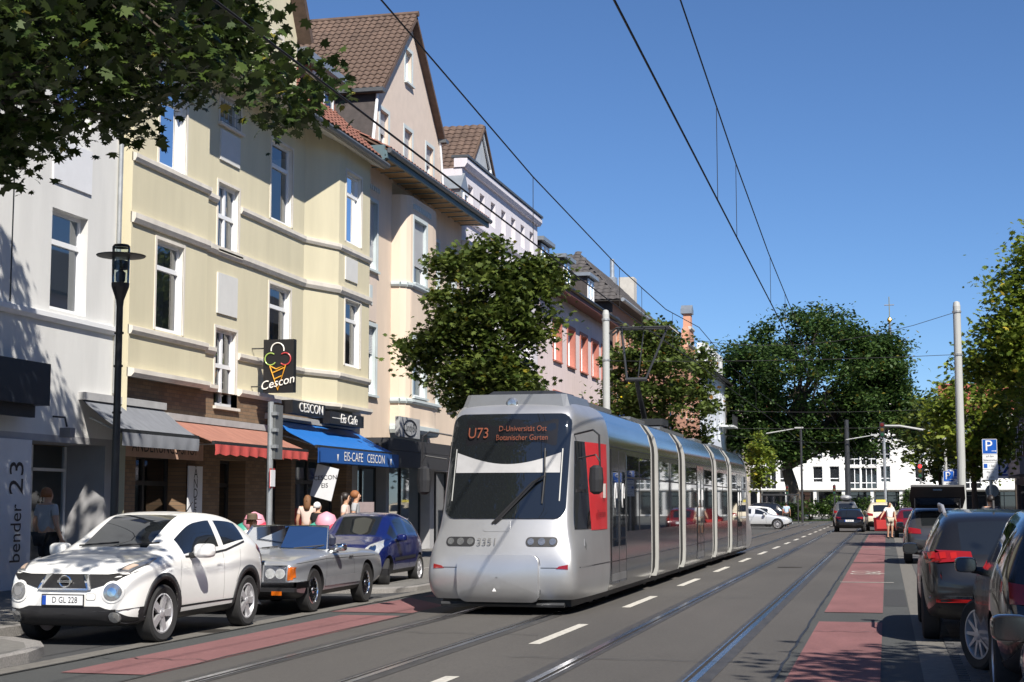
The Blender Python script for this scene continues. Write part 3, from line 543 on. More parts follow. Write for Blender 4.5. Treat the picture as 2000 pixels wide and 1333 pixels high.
# ---- lilac house with pierced parapet
LIL = mat('lilac_render', (.66, .63, .665), .88, vary=.06, stretch=(1, 1, .2), bump=.2, bscale=100)
h = house('parapet_house', 'pale lilac house with row of square openings in its tall parapet', 55)
a = LF(55.02, 68.0); ops = [(s, s + 1.2, z0, z1) for s in (1.2, 4.4, 7.6, 10.6) for z0, z1 in ((4.6, 6.5), (8.0, 9.9))]; hol = [(.9 + k * 1.75, 1.65 + k * 1.75, 12.85, 13.85) for k in range(7)]
b = MB(); wall(b, a, 0, a.L, 0, 14.35, ops + hol + [(1, 12, .12, 3.0)], .45); b.box(-26, XF - .5, 55.02, 68, 12.3, 12.4); b.face([(XF, 68, 0), (-26, 68, 0), (-26, 68, 14), (XF, 68, 14)]); b.face([(XF, 55.02, 12), (-26, 55.02, 12), (-26, 55.02, 14), (XF, 55.02, 14.3)]); b.build('wall', LIL, h)
for o in ops: window(a, o, h, .25, surround=WHITEP, curtain=.4, sill=WHITEP)
window(a, (1, 12, .12, 3.0), h, .4, transom=0, mull=5, curtain=0, fm=DARKF)
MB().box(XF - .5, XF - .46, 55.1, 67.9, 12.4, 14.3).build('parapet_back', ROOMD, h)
cornice(a, -.05, a.L + .05, 14.32, 14.65, -.3, .22, LIL, h, 'cornice'); cornice(a, 0, a.L, 11.2, 11.5, -.02, .3, LIL, h); cornice(a, 0, a.L, 12.3, 12.45, -.02, .12, LIL, h)
MB().box(XF - .4, XF + .27, 54.95, 68.05, 14.69, 14.78).build('cornice_cap', mat('zinc_dark', (.1, .11, .12), .5, .4), h)
b = MB(); gy = 61.0; poly_slab(b, [(-15.95, 57.0, 13.4), (-15.95, gy, 17.4), (-22, gy, 17.4), (-22, 57.0, 13.4)], .12); poly_slab(b, [(-15.95, 65.0, 13.4), (-15.95, gy, 17.4), (-22, gy, 17.4), (-22, 65.0, 13.4)], .12); b.build('roof', TILEB, h)
tiles('roof_tiles', h, (-22, 56.98, 13.46), (1, 0, 0), (0, 4.02, 4.0), 6.0, 5.6, TILEB, .3, .32)
b = MB(); b.face([(-16.15, 57.4, 13), (-16.15, 64.6, 13), (-16.15, gy, 17.1)]); b.build('gable_wall', mat('glazed_gable', (.4, .42, .44), .5), h)
for p, q_ in (((57.1, 13.3), (gy, 17.25)), ((64.9, 13.3), (gy, 17.25)), ((59.6, 13), (59.6, 15.8)), ((62.4, 13), (62.4, 15.8))): MB().tube([(-16.1, *p), (-16.1, *q_)], .07, 6).build('bargeboard', WHITEP, h)
CHB = mat('chimney_brick', (.2, .09, .06), .85, vary=.25, vscale=20)
MB().box(-16.6, -15.9, 52.9, 54.2, 12.2, 15.0).build('chimney', [mat('chimney_render', (.3, .28, .26), .9, vary=.2)], h); MB().box(-17, -16, 67.2, 68.3, 12.3, 15.6).build('chimney', CHB, h)
d = MB().box(-18, -15.2, 54.6, 55.6, 12.2, 13.4); d.prism([(-.1, 13.4), (1.1, 13.4), (.5, 14.1)], -18, -15.2, lambda p, q, x: (x, 54.6 + p, q)); d.build('dormer', mat('zinc_sheet', (.3, .33, .36), .45, .5), h); window(LF(54.6, 55.6, -15.19), (.2, .8, 12.4, 13.3), h, .01, transom=0, curtain=0)
# ---- pink house
PNK = mat('pink_render', (.68, .57, .56), .88, vary=.06, stretch=(1, 1, .2), bump=.2, bscale=100); SAL = mat('salmon_trim', (.42, .15, .11), .75, vary=.08)
ROOFG = mat('grey_pantile', (.075, .068, .065), .75, vary=.25, vscale=5, vary2=.2, v2scale=1.2)
h = house('pink_house', 'pale pink house with deep salmon window surrounds and dark eave', 68)
a = LF(68.02, 87.0); ops = [(s, s + 1.75, z0, z1) for s in (3.4, 6.75, 10.1, 13.3, 16.3) for z0, z1 in ((8.5, 10.4), (5.0, 6.9))]
b = MB(); wall(b, a, 0, a.L, 0, 12.0, ops + [(1, 18, .12, 3.0)], .3); b.box(-26, XF - .3, 68.02, 87, 11.9, 12.0); b.face([(XF, 87, 0), (-26, 87, 0), (-26, 87, 12), (XF, 87, 12)]); b.build('wall', PNK, h)
for o in ops:
    w_ = window(a, o, h, .3, surround=SAL, sw=.16, sill=SAL, transom=0, mull=1, curtain=.4, sproud=.05)
    q = MB(); e = .012
    q.grid([[a(o[1] - e, 0, z), a(o[1] - e, -.23, z)] for z in (o[2], o[3])]); q.grid([[a(s, 0, o[3] - e), a(s, -.23, o[3] - e)] for s in (o[0], o[1])]); q.build('reveal_lining', SAL, w_)
window(a, (1, 18, .12, 3.0), h, .3, transom=.8, mull=6, curtain=0, fm=DARKF)
b = MB(); poly_slab(b, [(-14.6, 67.9, 11.9), (-14.6, 87.1, 11.9), (-20.5, 87.1, 16.2), (-20.5, 67.9, 16.2)], .15); b.build('roof', ROOFG, h); tiles('roof_tiles', h, (-14.55, 67.95, 11.95), (0, 1, 0), (-5.9, 0, 4.3), 19.1, 7.1, ROOFG, .4, .45)
MB().box(-15.28, -14.55, 67.9, 87.1, 11.65, 11.86).build('eave', mat('eave_red_brown', (.16, .06, .05), .7), h); MB().tube([(-14.5, 67.9, 11.95), (-14.5, 87.1, 11.95)], .09, 8).build('gutter', DARKM, h)
SLT = mat('slate_cladding', (.06, .05, .048), .8, vary=.25, vscale=6)
for y in (69.8, 75.0, 81.5):
    MB().box(-18.5, -15.6, y, y + 2.2, 12.4, 14.0).build('dormer', SLT, h); MB().box(-18.8, -15.35, y - .2, y + 2.4, 14.0, 14.18).build('dormer_roof', mat('zinc_sheet', (.3, .33, .36), .45, .5), h); window(LF(y, y + 2.2, -15.59), (.25, 1.95, 12.75, 13.9), h, .01, transom=0, mull=1, curtain=0)
# ---- orange house with hipped roof, and ornate gable
ORA = mat('orange_render', (.5, .25, .16), .88, vary=.08, bump=.2, bscale=100); SGR = mat('sandstone_trim', (.5, .47, .42), .8, vary=.1)
SLT = mat('slate_cladding', (.06, .05, .048), .8, vary=.25, vscale=6)
h = house('hipped_house', 'orange house under a broad hipped grey tiled roof with chimney', 88)
a = LF(88, 112); ops = [(s, s + 1.2, z0, z0 + 2.0) for s in (1.2, 4.4, 7.6, 10.8, 14, 17.2, 20.4) for z0 in (4.2, 7.4, 10.6)]
b = MB(); wall(b, a, 0, 24, 0, 13.5, ops, .25); MB().box(-24, XF - .003, 87.9, 88, .1, 13.45).build('slate_side_wall', SLT, h); b.face([(XF, 112, 0), (-27, 112, 0), (-27, 112, 13.5), (XF, 112, 13.5)]); b.build('wall', ORA, h)
for o in ops: window(a, o, h, .25, surround=SGR, sill=SGR, curtain=.4)
E0 = [(-14.7, 87.4, 13.4), (-14.7, 112.6, 13.4), (-24, 112.6, 13.4), (-24, 87.4, 13.4)]; R0 = [(-18.4, 93, 17.2), (-18.4, 106, 17.2)]
b = MB(); b.face([E0[0], E0[1], R0[1], R0[0]]); b.face([E0[1], E0[2], R0[1]]); b.face([E0[2], E0[3], R0[0], R0[1]]); b.face([E0[3], E0[0], R0[0]]); b.face(E0); b.build('roof', ROOFG, h)
ex = Vector((1, 0, 0)); tiles('roof_tiles', h, (-24, 87.4, 13.45), (1, 0, 0), (0, 5.6, 3.8), 9.3, 6.77, ROOFG, .42, .45, tri=lambda s, t: s > t * .602 and s < 1 - t * .398)
tiles('roof_tiles', h, (-14.7, 87.4, 13.45), (0, 1, 0), (-3.7, 0, 3.8), 25.2, 5.3, ROOFG, .42, .45, tri=lambda s, t: s > t * .222 and s < 1 - t * .262)
MB().box(-18.4, -17.3, 108.5, 109.8, 14.5, 17.9).build('chimney', SGR, h); MB().box(-18.5, -17.9, 104.2, 105, 16, 17.3).tube([(-18.2, 104.6, 17.2), (-18.2, 104.6, 18.6)], .16, 8).build('chimney_flue', STEEL, h)
MB().tube([(-14.6, 87.4, 13.45), (-14.6, 112.6, 13.45)], .12, 8).build('gutter', STEEL, h)
h = house('ornate_gable_house', 'orange brick house with stone banded ornate corner gable', 113)
a = LF(113, 131); ops = [(s, s + 1.3, z0, z0 + 2.1) for s in (1.5, 5, 8.5, 12) for z0 in (4.6, 8.4)]
b = MB(); wall(b, a, 0, 18, 0, 13.2, ops, .25); b.prism([(9.8, 13.2), (15.6, 13.2), (15.6, 14.2), (14.6, 14.6), (14.4, 15.7), (13.4, 16.1), (13.2, 17.2), (12.3, 17.2), (12.1, 16.1), (11, 15.7), (10.8, 14.6), (9.8, 14.2)], -.6, 0, lambda p, q, n: a(p, n, q)); b.face([(XF, 113, 9), (-27, 113, 9), (-27, 113, 13.2), (XF, 113, 13.2)]); b.build('wall', ORA, h)
for z, i_ in ((13.2, 0), (14.4, .9), (15.8, 1.9)): cornice(a, 9.6 + i_, 15.8 - i_, z, z + .25, -.1, .15, SGR, h, 'stone_band')
MB().prism([(12.1, 17.2), (13.4, 17.2), (13.4, 17.55), (12.75, 17.95), (12.1, 17.55)], -.8, .12, lambda p, q, n: a(p, n, q)).build('gable_cap', mat('zinc_sheet', (.3, .33, .36), .45, .5), h)
for o in ops: window(a, o, h, .25, surround=SGR, sill=SGR, curtain=.4)
b = MB(); poly_slab(b, [(-14.8, 112.9, 13.2), (-14.8, 131, 13.2), (-18.6, 131, 16.6), (-18.6, 112.9, 16.6)], .2); b.build('roof', ROOFG, h)
s_ = thing('projecting_flag_sign', 'yellow and blue striped projecting sign on the orange house', 'sign', (-14.6, 89.5, 7.6))
for k in range(5): MB().box(-.6, .6, -.06, .06, -1.8 + k * .62, -1.3 + k * .62).build('panel', mat('sign_yellow', (.75, .6, .02), .5) if k % 2 == 0 or k > 2 else mat('sign_blue', (.02, .1, .45), .5), s_)
MB().tube([(-.7, 0, -1.9), (-.7, 0, 1.4)], .05, 6).build('pole', STEEL, s_)
# ---- white-blue house and beige block towards the junction
h = house('pale_blue_house', 'pale blue and white house with balcony railing before the junction', 140); PBL = mat('pale_blue_render', (.58, .62, .68), .88, vary=.04)
a = LF(134, 153); ops = [(s, s + 1.3, z0, z0 + 1.9) for s in (1.5, 5, 8.5, 12, 15.6) for z0 in (4.4, 7.6, 10.6)]
b = MB(); wall(b, a, 0, 19, 0, 13.6, ops, .25); b.face([(XF, 134, 0), (-27, 134, 0), (-27, 134, 13.6), (XF, 134, 13.6)]); b.build('wall', PBL, h)
for o in ops: window(a, o, h, .25, surround=WHITEP, curtain=.4)
b = MB(); poly_slab(b, [(-14.6, 133.8, 13.5), (-14.6, 153, 13.5), (-22, 153, 17.2), (-22, 133.8, 17.2)], .2); b.build('roof', ROOFG, h)
MB().box(XF, -14.0, 147, 152, 8.95, 9.1).build('balcony_floor', WHITEP, h); q = MB()
for k in range(22): q.tube([(-14.05, 147 + k * .235, 9.1), (-14.05, 147 + k * .235, 10.1)], .025, 5)
q.tube([(-14.05, 147, 10.1), (-14.05, 152, 10.1)], .04, 5); q.build('balcony_railing', DARKM, h)
for k in range(8): MB().box(-16.2, -15.4, 137 + k * 1.9, 138.2 + k * 1.9, 14.2, 16.0).build('roof_dormer', WHITEP, h)
h = house('beige_block', 'beige rendered apartment block at the junction with dark roof edge', 153); BEI = mat('beige_render', (.5, .44, .37), .88, vary=.06)
a = LF(153, 180); ops = [(s, s + 1.4, z0, z0 + 1.9) for s in (1.6, 5.2, 8.8, 12.4, 16, 19.6, 23.2) for z0 in (4.2, 7.2, 10.2)]
b = MB(); wall(b, a, 0, 27, 0, 13.4, ops, .3); b.face([(XF, 180, 0), (-27, 180, 0), (-27, 180, 13.4), (XF, 180, 13.4)]); b.build('wall', BEI, h)
for o in ops: window(a, o, h, .3, transom=0, mull=1, curtain=.3)
b = MB(); poly_slab(b, [(-14.5, 152.9, 13.4), (-14.5, 180.4, 13.4), (-22, 180.4, 16.6), (-22, 152.9, 16.6)], .25); b.build('roof', mat('roof_dark_edge', (.07, .06, .055), .8), h)
# ================================================================== far cross street and right-hand row
FW = mat('far_white_render', (.74, .73, .7), .85, vary=.04, vscale=.6); FGREY = mat('far_panel_grey', (.25, .25, .26), .6, vary=.1)
h = house('white_office_block', 'long white three storey office building across the junction', 200)
a = FR((34, 205), (-24, 205)); a = FR((-24, 205), (34, 205))
ops = []; frs = []
for k in range(26):
    s = 1.5 + k * 2.15
    if k % 6 in (2, 3):
        for z0 in (4.3, 7.4): frs.append((s, s + 2.0, z0 - .8, z0 + 2.0))
    elif k % 6 != 5:
        for z0 in (4.4, 7.5): ops.append((s + .3, s + 1.55, z0, z0 + 2.1))
ops += frs; gfo = [(1 + k * 3.6, 4.0 + k * 3.6, .2, 3.2) for k in range(15)]
b = MB(); wall(b, a, 0, 58, 0, 10.4, ops + gfo, .3); b.face([(-24, 205, 0), (-24, 225, 0), (-24, 225, 10.4), (-24, 205, 10.4)]); b.face([(-24, 205, 10.4), (34, 205, 10.4), (34, 225, 10.4), (-24, 225, 10.4)]); b.build('wall', FW, h)
for o in ops: window(a, o, h, .3, transom=.28 if o in frs else .22, mull=2 if o in frs else 0, curtain=0, glass=DGLASS)
for o in gfo: window(a, o, h, .28, transom=.8, mull=1, curtain=0, fm=DARKF, glass=DGLASS)
cornice(a, 0, 58, 3.35, 3.6, -.02, .5, FW, h, 'canopy_edge'); cornice(a, 0, 58, 10.2, 10.5, -.02, .3, FW, h, 'roof_edge')
b = MB(); wall(b, FR((-6, 208), (30, 208)), 0, 36, 10.4, 13.2, [(1 + k * 3, 3.4 + k * 3, 10.8, 12.7) for k in range(11)], .2); b.build('set_back_storey', FW, h)
for k in range(11): window(FR((-6, 208), (30, 208)), (1 + k * 3, 3.4 + k * 3, 10.8, 12.7), h, .2, transom=0, mull=1, curtain=0, glass=DGLASS)
for k in range(16): MB().box(-23.6 + k * 3.6, -23.2 + k * 3.6, 203.2, 203.6, 0, 3.4).build('column', FW, h)
MB().box(-24, 34, 203.0, 205, 3.4, 3.6).build('arcade_slab', FW, h)
RTL = mat('far_red_tile', (.3, .08, .05), .8, vary=.2, vscale=2)
for nm, lab, x0, x1, y, ze, zr in (('red_roofed_house', 'distant house with red tiled roof left of the big tree', -24, -15.5, 212, 13.0, 17.5), ('red_roofed_house', 'distant house with red tiled roof behind the right-hand street trees', 8, 20, 222, 14.4, 18.6)):
    h = house(nm, lab, y); b = MB(); b.box(x0, x1, y, y + 9, 0, ze); b.build('wall', FW, h); b = MB(); poly_slab(b, [(x0 - .5, y - .6, ze - .3), (x1 + .5, y - .6, ze - .3), (x1 + .5, y + 4.5, zr), (x0 - .5, y + 4.5, zr)], .2); poly_slab(b, [(x0 - .5, y + 9.6, ze - .3), (x1 + .5, y + 9.6, ze - .3), (x1 + .5, y + 4.5, zr), (x0 - .5, y + 4.5, zr)], .2); b.build('roof', RTL, h)
h = thing('church_tower', 'slender church spire with golden ball and cross behind the big tree', 'church', (1.2, 262, -3.0)); MB().box(-1.7, 1.7, -1.7, 1.7, 0, 25).build('tower', mat('church_white', (.6, .56, .52), .85), h)
MB().lathe([(1.9, 24.9), (1.35, 27.2), (.6, 31), (.1, 34.6)], n=8).build('spire', mat('slate_spire', (.1, .11, .13), .6), h); MB().lathe([(.02, 34.5), (.3, 34.8), (.42, 35.1), (.3, 35.4), (.02, 35.7)], n=12).build('gilded_ball', mat('gilding', (.7, .45, .1), .3, .9), h)
MB().tube([(0, 0, 35.5), (0, 0, 39)], .07, 6).tube([(-.8, 0, 37.6), (.8, 0, 37.6)], .06, 6).build('cross', mat('gilding', (.7, .45, .1), .3, .9), h)
for sx in (-1, 1): MB().prism([(-1.1, 25), (1.1, 25), (0, 26.8)], 1.5, 1.75, lambda p, q, n: (p, -n, q)).build('gable', mat('church_white', (.6, .56, .52), .85), h)
# right-hand row: a dark brick bank house in view, plain rendered houses nearer
DBR = brick_mat('dark_brick', (.06, .045, .04), (.08, .055, .045), (.05, .045, .04), .25, .085)
XR = 8.6
def right_house(name, label, y0, y1, z, wm, rows, pitch, gf=True):
    h = house(name, label, y0); a = FR((XR, y1), (XR, y0)); L_ = y1 - y0
    ops = [(s, s + 1.3, z0, z0 + 1.9) for s in np.arange(1.0, L_ - 1.6, pitch) for z0 in rows]; g = [(1, L_ - 1, .14, 2.9)]
    b = MB(); wall(b, a, 0, L_, .1, z, ops + g, .25); b.face([(XR, y0, 0), (XR + 12, y0, 0), (XR + 12, y0, z), (XR, y0, z)]); b.face([(XR, y1, 0), (XR + 12, y1, 0), (XR + 12, y1, z), (XR, y1, z)]); b.face([(XR, y0, z), (XR, y1, z), (XR + 12, y1, z), (XR + 12, y0, z)]); b.build('wall', wm, h)
    for o in ops: window(a, o, h, .25, surround=WHITEP, curtain=.4)
    window(a, g[0], h, .25, transom=.8, mull=5, curtain=0, fm=DARKF); b = MB(); poly_slab(b, [(XR - .5, y0, z), (XR - .5, y1, z), (XR + 6, y1, z + 4), (XR + 6, y0, z + 4)], .15); b.build('roof', ROOFG, h); return h
for i, (y0, y1, z, m_) in enumerate(((-22, -4, 12.2, WREND), (-4, 12, 11.6, LIL), (12, 30, 12.4, WREND), (30, 47, 11.8, YEL), (47, 66, 12.6, WREND), (66, 87, 12.0, PNK))):
    right_house('terraced_house', ['white terraced house at the start of the right-hand row', 'lilac terraced house behind the right-hand parked cars', 'white terraced house beside the dark parked estate car', 'pale yellow terraced house on the right-hand side', 'white terraced house behind the right-hand street tree', 'pink terraced house next to the dark brick bank'][i], y0, y1, z, m_, (4.6, 8.2), 3.2)
h = right_house('bank_house', 'dark brick bank house at the end of the right-hand row', 87, 110, 13.5, DBR, (4.8, 8.2), 3.4)
MB().box(7.4, XR - .01, 92, 104, 3.35, 4.3).build('canopy_fascia', FGREY, h)
s_ = thing('bank_sign', 'square blue and white projecting bank sign with slanted bar', 'sign', (7.35, 101.0, 3.85)); MB().box(-.75, .75, -.1, .1, -.62, .62).build('panel', mat('sign_white', (.7, .71, .73), .5), s_)
q = MB()
for x0, x1, z0, z1 in ((-.5, .5, .36, .46), (-.5, .5, -.46, -.36), (-.5, -.4, -.36, .36), (.4, .5, -.36, .36)): q.box(x0, x1, -.12, -.101, z0, z1)
q.prism([(-.28, -.3), (-.1, -.3), (.28, .3), (.1, .3)], -.12, -.101, lambda p, q_, n: (p, n, q_)); q.build('emblem', mat('bank_blue', (.01, .05, .3), .5), s_)
# ------------------------------------------------------------------ trees
BARK = mat('bark', (.07, .055, .042), .9, vary=.3, vscale=8, bump=.8, bscale=25, stretch=(1, 1, .3))
MAPLE = [(0, -.5), (.08, -.18), (.34, -.36), (.3, -.12), (.52, -.02), (.36, .1), (.42, .34), (.2, .26), (0, .56), (-.2, .26), (-.42, .34), (-.36, .1), (-.52, -.02), (-.3, -.12), (-.34, -.36), (-.08, -.18)]
KITE = [(0, -.5), (.36, -.05), (.16, .3), (0, .5), (-.16, .3), (-.36, -.05)]
OVAL = [(0, -.5), (.3, 0), (0, .5), (-.3, 0)]
def leaves_mesh(name, pos, size, shape, m, up=.55, seed=1, tone_bias=None, droop=0.):
    g = np.random.default_rng(seed); n = len(pos); k = len(shape); sh = np.array(shape)
    nrm = g.normal(size=(n, 3)); nrm /= np.linalg.norm(nrm, axis=1)[:, None]; nrm[:, 2] = np.abs(nrm[:, 2]) + up; nrm /= np.linalg.norm(nrm, axis=1)[:, None]
    ax = g.normal(size=(n, 3)); ax -= nrm * (ax * nrm).sum(1)[:, None]; ax /= np.linalg.norm(ax, axis=1)[:, None]; ay = np.cross(nrm, ax)
    sz = size * g.uniform(.5, 1.3, n)
    V = pos[:, None, :] + sz[:, None, None] * (sh[None, :, 0, None] * ax[:, None, :] + sh[None, :, 1, None] * ay[:, None, :]) - (sz[:, None] * (g.uniform(.1, .8, n)[:, None] * sh[None, :, 0] ** 2 + g.uniform(-.1, .6, n)[:, None] * sh[None, :, 1] ** 2))[:, :, None] * nrm[:, None, :]
    me = bpy.data.meshes.new(name); me.vertices.add(n * k); me.vertices.foreach_set('co', V.reshape(-1).astype(np.float32)); me.loops.add(n * k); me.loops.foreach_set('vertex_index', np.arange(n * k, dtype=np.int32))
    me.polygons.add(n); me.polygons.foreach_set('loop_start', np.arange(n, dtype=np.int32) * k); me.polygons.foreach_set('loop_total', np.full(n, k, np.int32)); me.update(calc_edges=True)
    tone = g.uniform(0, .85, n) if tone_bias is None else np.clip(g.uniform(0, .85, n) * tone_bias, 0, 1); tone[g.random(n) < .015] = 1.
    at = me.attributes.new('tone', 'FLOAT', 'FACE'); at.data.foreach_set('value', tone.astype(np.float32)); me.materials.append(m); return me
def clump_points(c, rad, n_cl, per, spread, g, fill=.35, keep=None):
    P = []; C = []
    while len(C) < n_cl:
        d = g.normal(size=3); d /= np.linalg.norm(d); r = (fill + (1 - fill) * g.random()) ** .6; p = np.array(c) + np.array(rad) * d * r
        if keep and not keep(p): continue
        C.append(p); s = spread * g.uniform(.6, 1.35); P.append(p + g.normal(size=(int(per * g.uniform(.6, 1.4)), 3)) * s * np.array([1, 1, .62]))
    return np.array(C), np.concatenate(P)
def tree(name, label, base, trunk_h, r0, crown, leaf, shape, m, n_cl, per, spread, seed=1, group=None, lean=(0, 0), keep=None, fill=.35, limbs=14, extra=None, up=.55):
    t = thing(name, label, 'tree', base, 0, group); g = np.random.default_rng(seed); c, rad = crown; C = []; PP = []
    for cc, rr, k in [(c, rad, n_cl)] + (extra or []):
        a, p = clump_points(cc, rr, k, per, spread, g, fill, keep); C.append(a); PP.append(p)
    C = np.concatenate(C); P = np.concatenate(PP); top = Vector((lean[0], lean[1], trunk_h)); b = MB(); b.tube([(0, 0, -.1), (lean[0] * .1 + .03, lean[1] * .1, trunk_h * .3), (lean[0] * .5, lean[1] * .5, trunk_h * .7), top], [r0 * 1.25, r0, r0 * .85, r0 * .72], 10)
    idx = g.permutation(len(C))[:limbs]; zc = c[2]
    apex = Vector((c[0], c[1], c[2] + rad[2] * .55)); b.tube([top, top.lerp(apex, .5) + Vector(g.normal(size=3)) * .12, apex], [r0 * .7, r0 * .4, r0 * .1], 8)
    for i in idx:
        e = Vector(C[i]); s = top.lerp(apex, float(g.uniform(0, .6))); mid = s.lerp(e, .5) + Vector((0, 0, -.08 * (e - s).length)) + Vector(g.normal(size=3)) * .1; b.tube([s, mid, e], [r0 * .42, r0 * .25, r0 * .06], 6, False)
    b.build('trunk', BARK, t, smooth=True); me = leaves_mesh('crown', P, leaf, shape, m, up, seed + 5); o = link('crown', me, t); o['kind'] = 'stuff'; return t
LG1 = leaf_mat('maple_leaf', (.04, .07, .013), (.13, .165, .032), (.28, .24, .03)); LG2 = leaf_mat('dark_locust_leaf', (.022, .055, .014), (.075, .125, .028), (.2, .18, .03)); LG3 = leaf_mat('bright_plane_leaf', (.085, .14, .016), (.26, .31, .045), (.45, .36, .05), .4); LG4 = leaf_mat('shrub_leaf', (.03, .07, .015), (.1, .16, .03))
tree('street_tree', 'round leafy maple behind the front of the tram', (-10.9, 41, .12), 4.4, .15, ((.25, 0, 6.6), (1.7, 1.8, 2.5)), .17, MAPLE, LG1, 84, 190, .29, 3, 'street trees on the left pavement', fill=.3, extra=[((-1.6, 0, 5.7), (.5, .7, .4), 6), ((1.9, .3, 7.9), (.4, .5, .4), 6), ((.4, 0, 4.6), (1.6, 1.6, .8), 22)])
tree('street_tree', 'broad maple with browning leaves behind the pantograph', (-10.9, 77, .12), 4.6, .17, ((0, 0, 7.4), (3.3, 3.1, 3.6)), .23, MAPLE, leaf_mat('browning_maple_leaf', (.04, .07, .014), (.13, .17, .035), (.3, .16, .04)), 105, 140, .36, 5, 'street trees on the left pavement', fill=.25, extra=[((-2.8, 0, 5.5), (1.2, 1.2, 1.0), 14)])
tree('young_tree', 'slim young yellow-green tree at the junction corner', (-9.9, 126, .1), 2.4, .09, ((0, 0, 5.0), (1.0, 1.0, 2.5)), .28, MAPLE, LG3, 45, 42, .3, 7)
tree('large_locust_tree', 'huge dark green spreading tree at the junction', (-8.8, 156, .05), 5.0, .75, ((1.4, 0, 13.8), (8.2, 7.5, 7.3)), .44, OVAL, LG2, 215, 185, .74, 9, lean=(-.8, 0), fill=.45, limbs=30, extra=[((6.6, 0, 9.5), (4.2, 4, 3.6), 60), ((-4.6, 0, 12.5), (3.4, 4, 5.5), 60), ((-1.5, -2, 7.8), (5.0, 3, 1.8), 50), ((9.0, 1, 11.6), (2.6, 3, 2.2), 30), ((8.2, 0, 15.4), (2.8, 3, 3.2), 45), ((12, 0, 9.5), (2.2, 3, 2.4), 25)])
tree('street_tree', 'tall bright green tree in front of the right-hand houses', (5.7, 58, .12), 4.0, .2, ((.3, 0, 7.7), (2.2, 2.5, 3.7)), .22, MAPLE, LG3, 120, 115, .42, 13, 'street trees on the right pavement', extra=[((-1.5, 0, 6.6), (1.1, 1.4, 1.0), 14)])
tree('street_tree', 'lower yellow-green tree beside the steel catenary pole', (4.3, 81, .12), 3.0, .16, ((0, 0, 5.7), (2.4, 2.3, 2.8)), .27, MAPLE, LG3, 85, 70, .45, 17, 'street trees on the right pavement')
for i, (x, y, s) in enumerate(((3.6, 110, 1.1), (9.5, 150, 1.3), (14, 180, 1.5))): tree('street_tree', ['small leafy tree past the bank house', 'leafy tree across the junction right of the spire', 'far leafy tree near the end of the white office block'][i], (x, y, .05), 3 * s, .15, ((0, 0, 5.6 * s), (2.3 * s, 2.3 * s, 2.6 * s)), .4, OVAL, LG1, 60, 60, .5 * s, 21 + i)
tree('street_tree', 'tree shading the lower right cycle lane', (5.7, 9.3, .12), 3.6, .2, ((0, 0, 7.0), (2.2, 2.3, 2.9)), .24, MAPLE, LG1, 70, 70, .5, 31, 'street trees on the right pavement')
for x, y, zz in ((-24, 235, 13), (-34, 240, 12), (28, 240, 13)): tree('background_tree', ['dark wooded crown behind the red roof beside the junction', 'dark crown far left behind the houses', 'dark crown rising behind the office block end'][(-24, -34, 28).index(x)], (x, y, 0), 6, .5, ((0, 0, zz), (7, 6, 6.5)), .8, OVAL, LG2, 60, 60, 1.4, int(60 + x))
def shrub(label, x, y, r, hgt, seed, group=None):
    t = thing('shrub', label, 'shrub', (x, y, 0), 0, group); g = np.random.default_rng(seed); a, P = clump_points((0, 0, hgt * .5), (r, r * .8, hgt * .5), 26, 55, .22, g, .2); P[:, 2] = np.abs(P[:, 2]); link('foliage', leaves_mesh('foliage', P, .26, OVAL, LG4, .5, seed), t)['kind'] = 'stuff'
    b = MB()
    for k in range(5): b.tube([(0, 0, -.05), (g.uniform(-.5, .5) * r, g.uniform(-.4, .4) * r, hgt * .7)], [.05, .015], 5)
    b.build('stem', BARK, t)
for i, (x, y, r, hh) in enumerate(((-7.2, 152.5, 1.7, 2.2), (-5.0, 153, 1.6, 2.5), (-9.6, 153, 1.5, 1.8), (-3.4, 160, 1.3, 2.4), (2.3, 186, 1.5, 3.2), (6.5, 186, 1.2, 2.8), (-2.6, 186, 1.2, 2.6))): shrub(['low dense shrub at the foot of the big tree', 'light green shrub right of the big trunk', 'dark shrub left of the big trunk', 'bushy plant by the dark mast', 'rounded shrub before the office entrance', 'small shrub before the office columns', 'clipped shrub before the office windows'][i], x, y, r, hh, 40 + i)
tag(sheet('verge', -13, -2.5, 149.5, 165, .05, mat('grass_verge', (.05, .09, .02), .9, vary=.3, vscale=8, bump=.6, bscale=60)), kind='structure')
# ---- near maple: trunk out of frame on the pavement, boughs reaching over the parked white car
LG0 = leaf_mat('shaded_maple_leaf', (.018, .038, .008), (.06, .092, .016), (.22, .2, .03), .22)  # leaf colour darkened to stand in for shade inside the crown
TB = Vector((-11.3, 16.6, .12)); t = thing('maple_tree', 'maple with shade-darkened leaves overhanging the pavement beside the white shop house', 'tree', TB); g = np.random.default_rng(77)
FW = Vector((-sin(YAW) * cos(PITCH), cos(YAW) * cos(PITCH), sin(PITCH))); RT = Vector((cos(YAW), sin(YAW), 0)); UP = RT.cross(FW)
def px_of(p): q = Vector(p) - Vector((0, 0, EYE)); d = q.dot(FW); return 1000 + FPX * q.dot(RT) / d, 666.5 - FPX * q.dot(UP) / d
LOW = [(-900, 420), (-200, 345), (20, 335), (60, 285), (110, 275), (190, 280), (235, 250), (280, 205), (350, 195), (400, 165), (460, 170), (500, 215), (560, 230), (640, 225), (672, 200), (673, -900)]
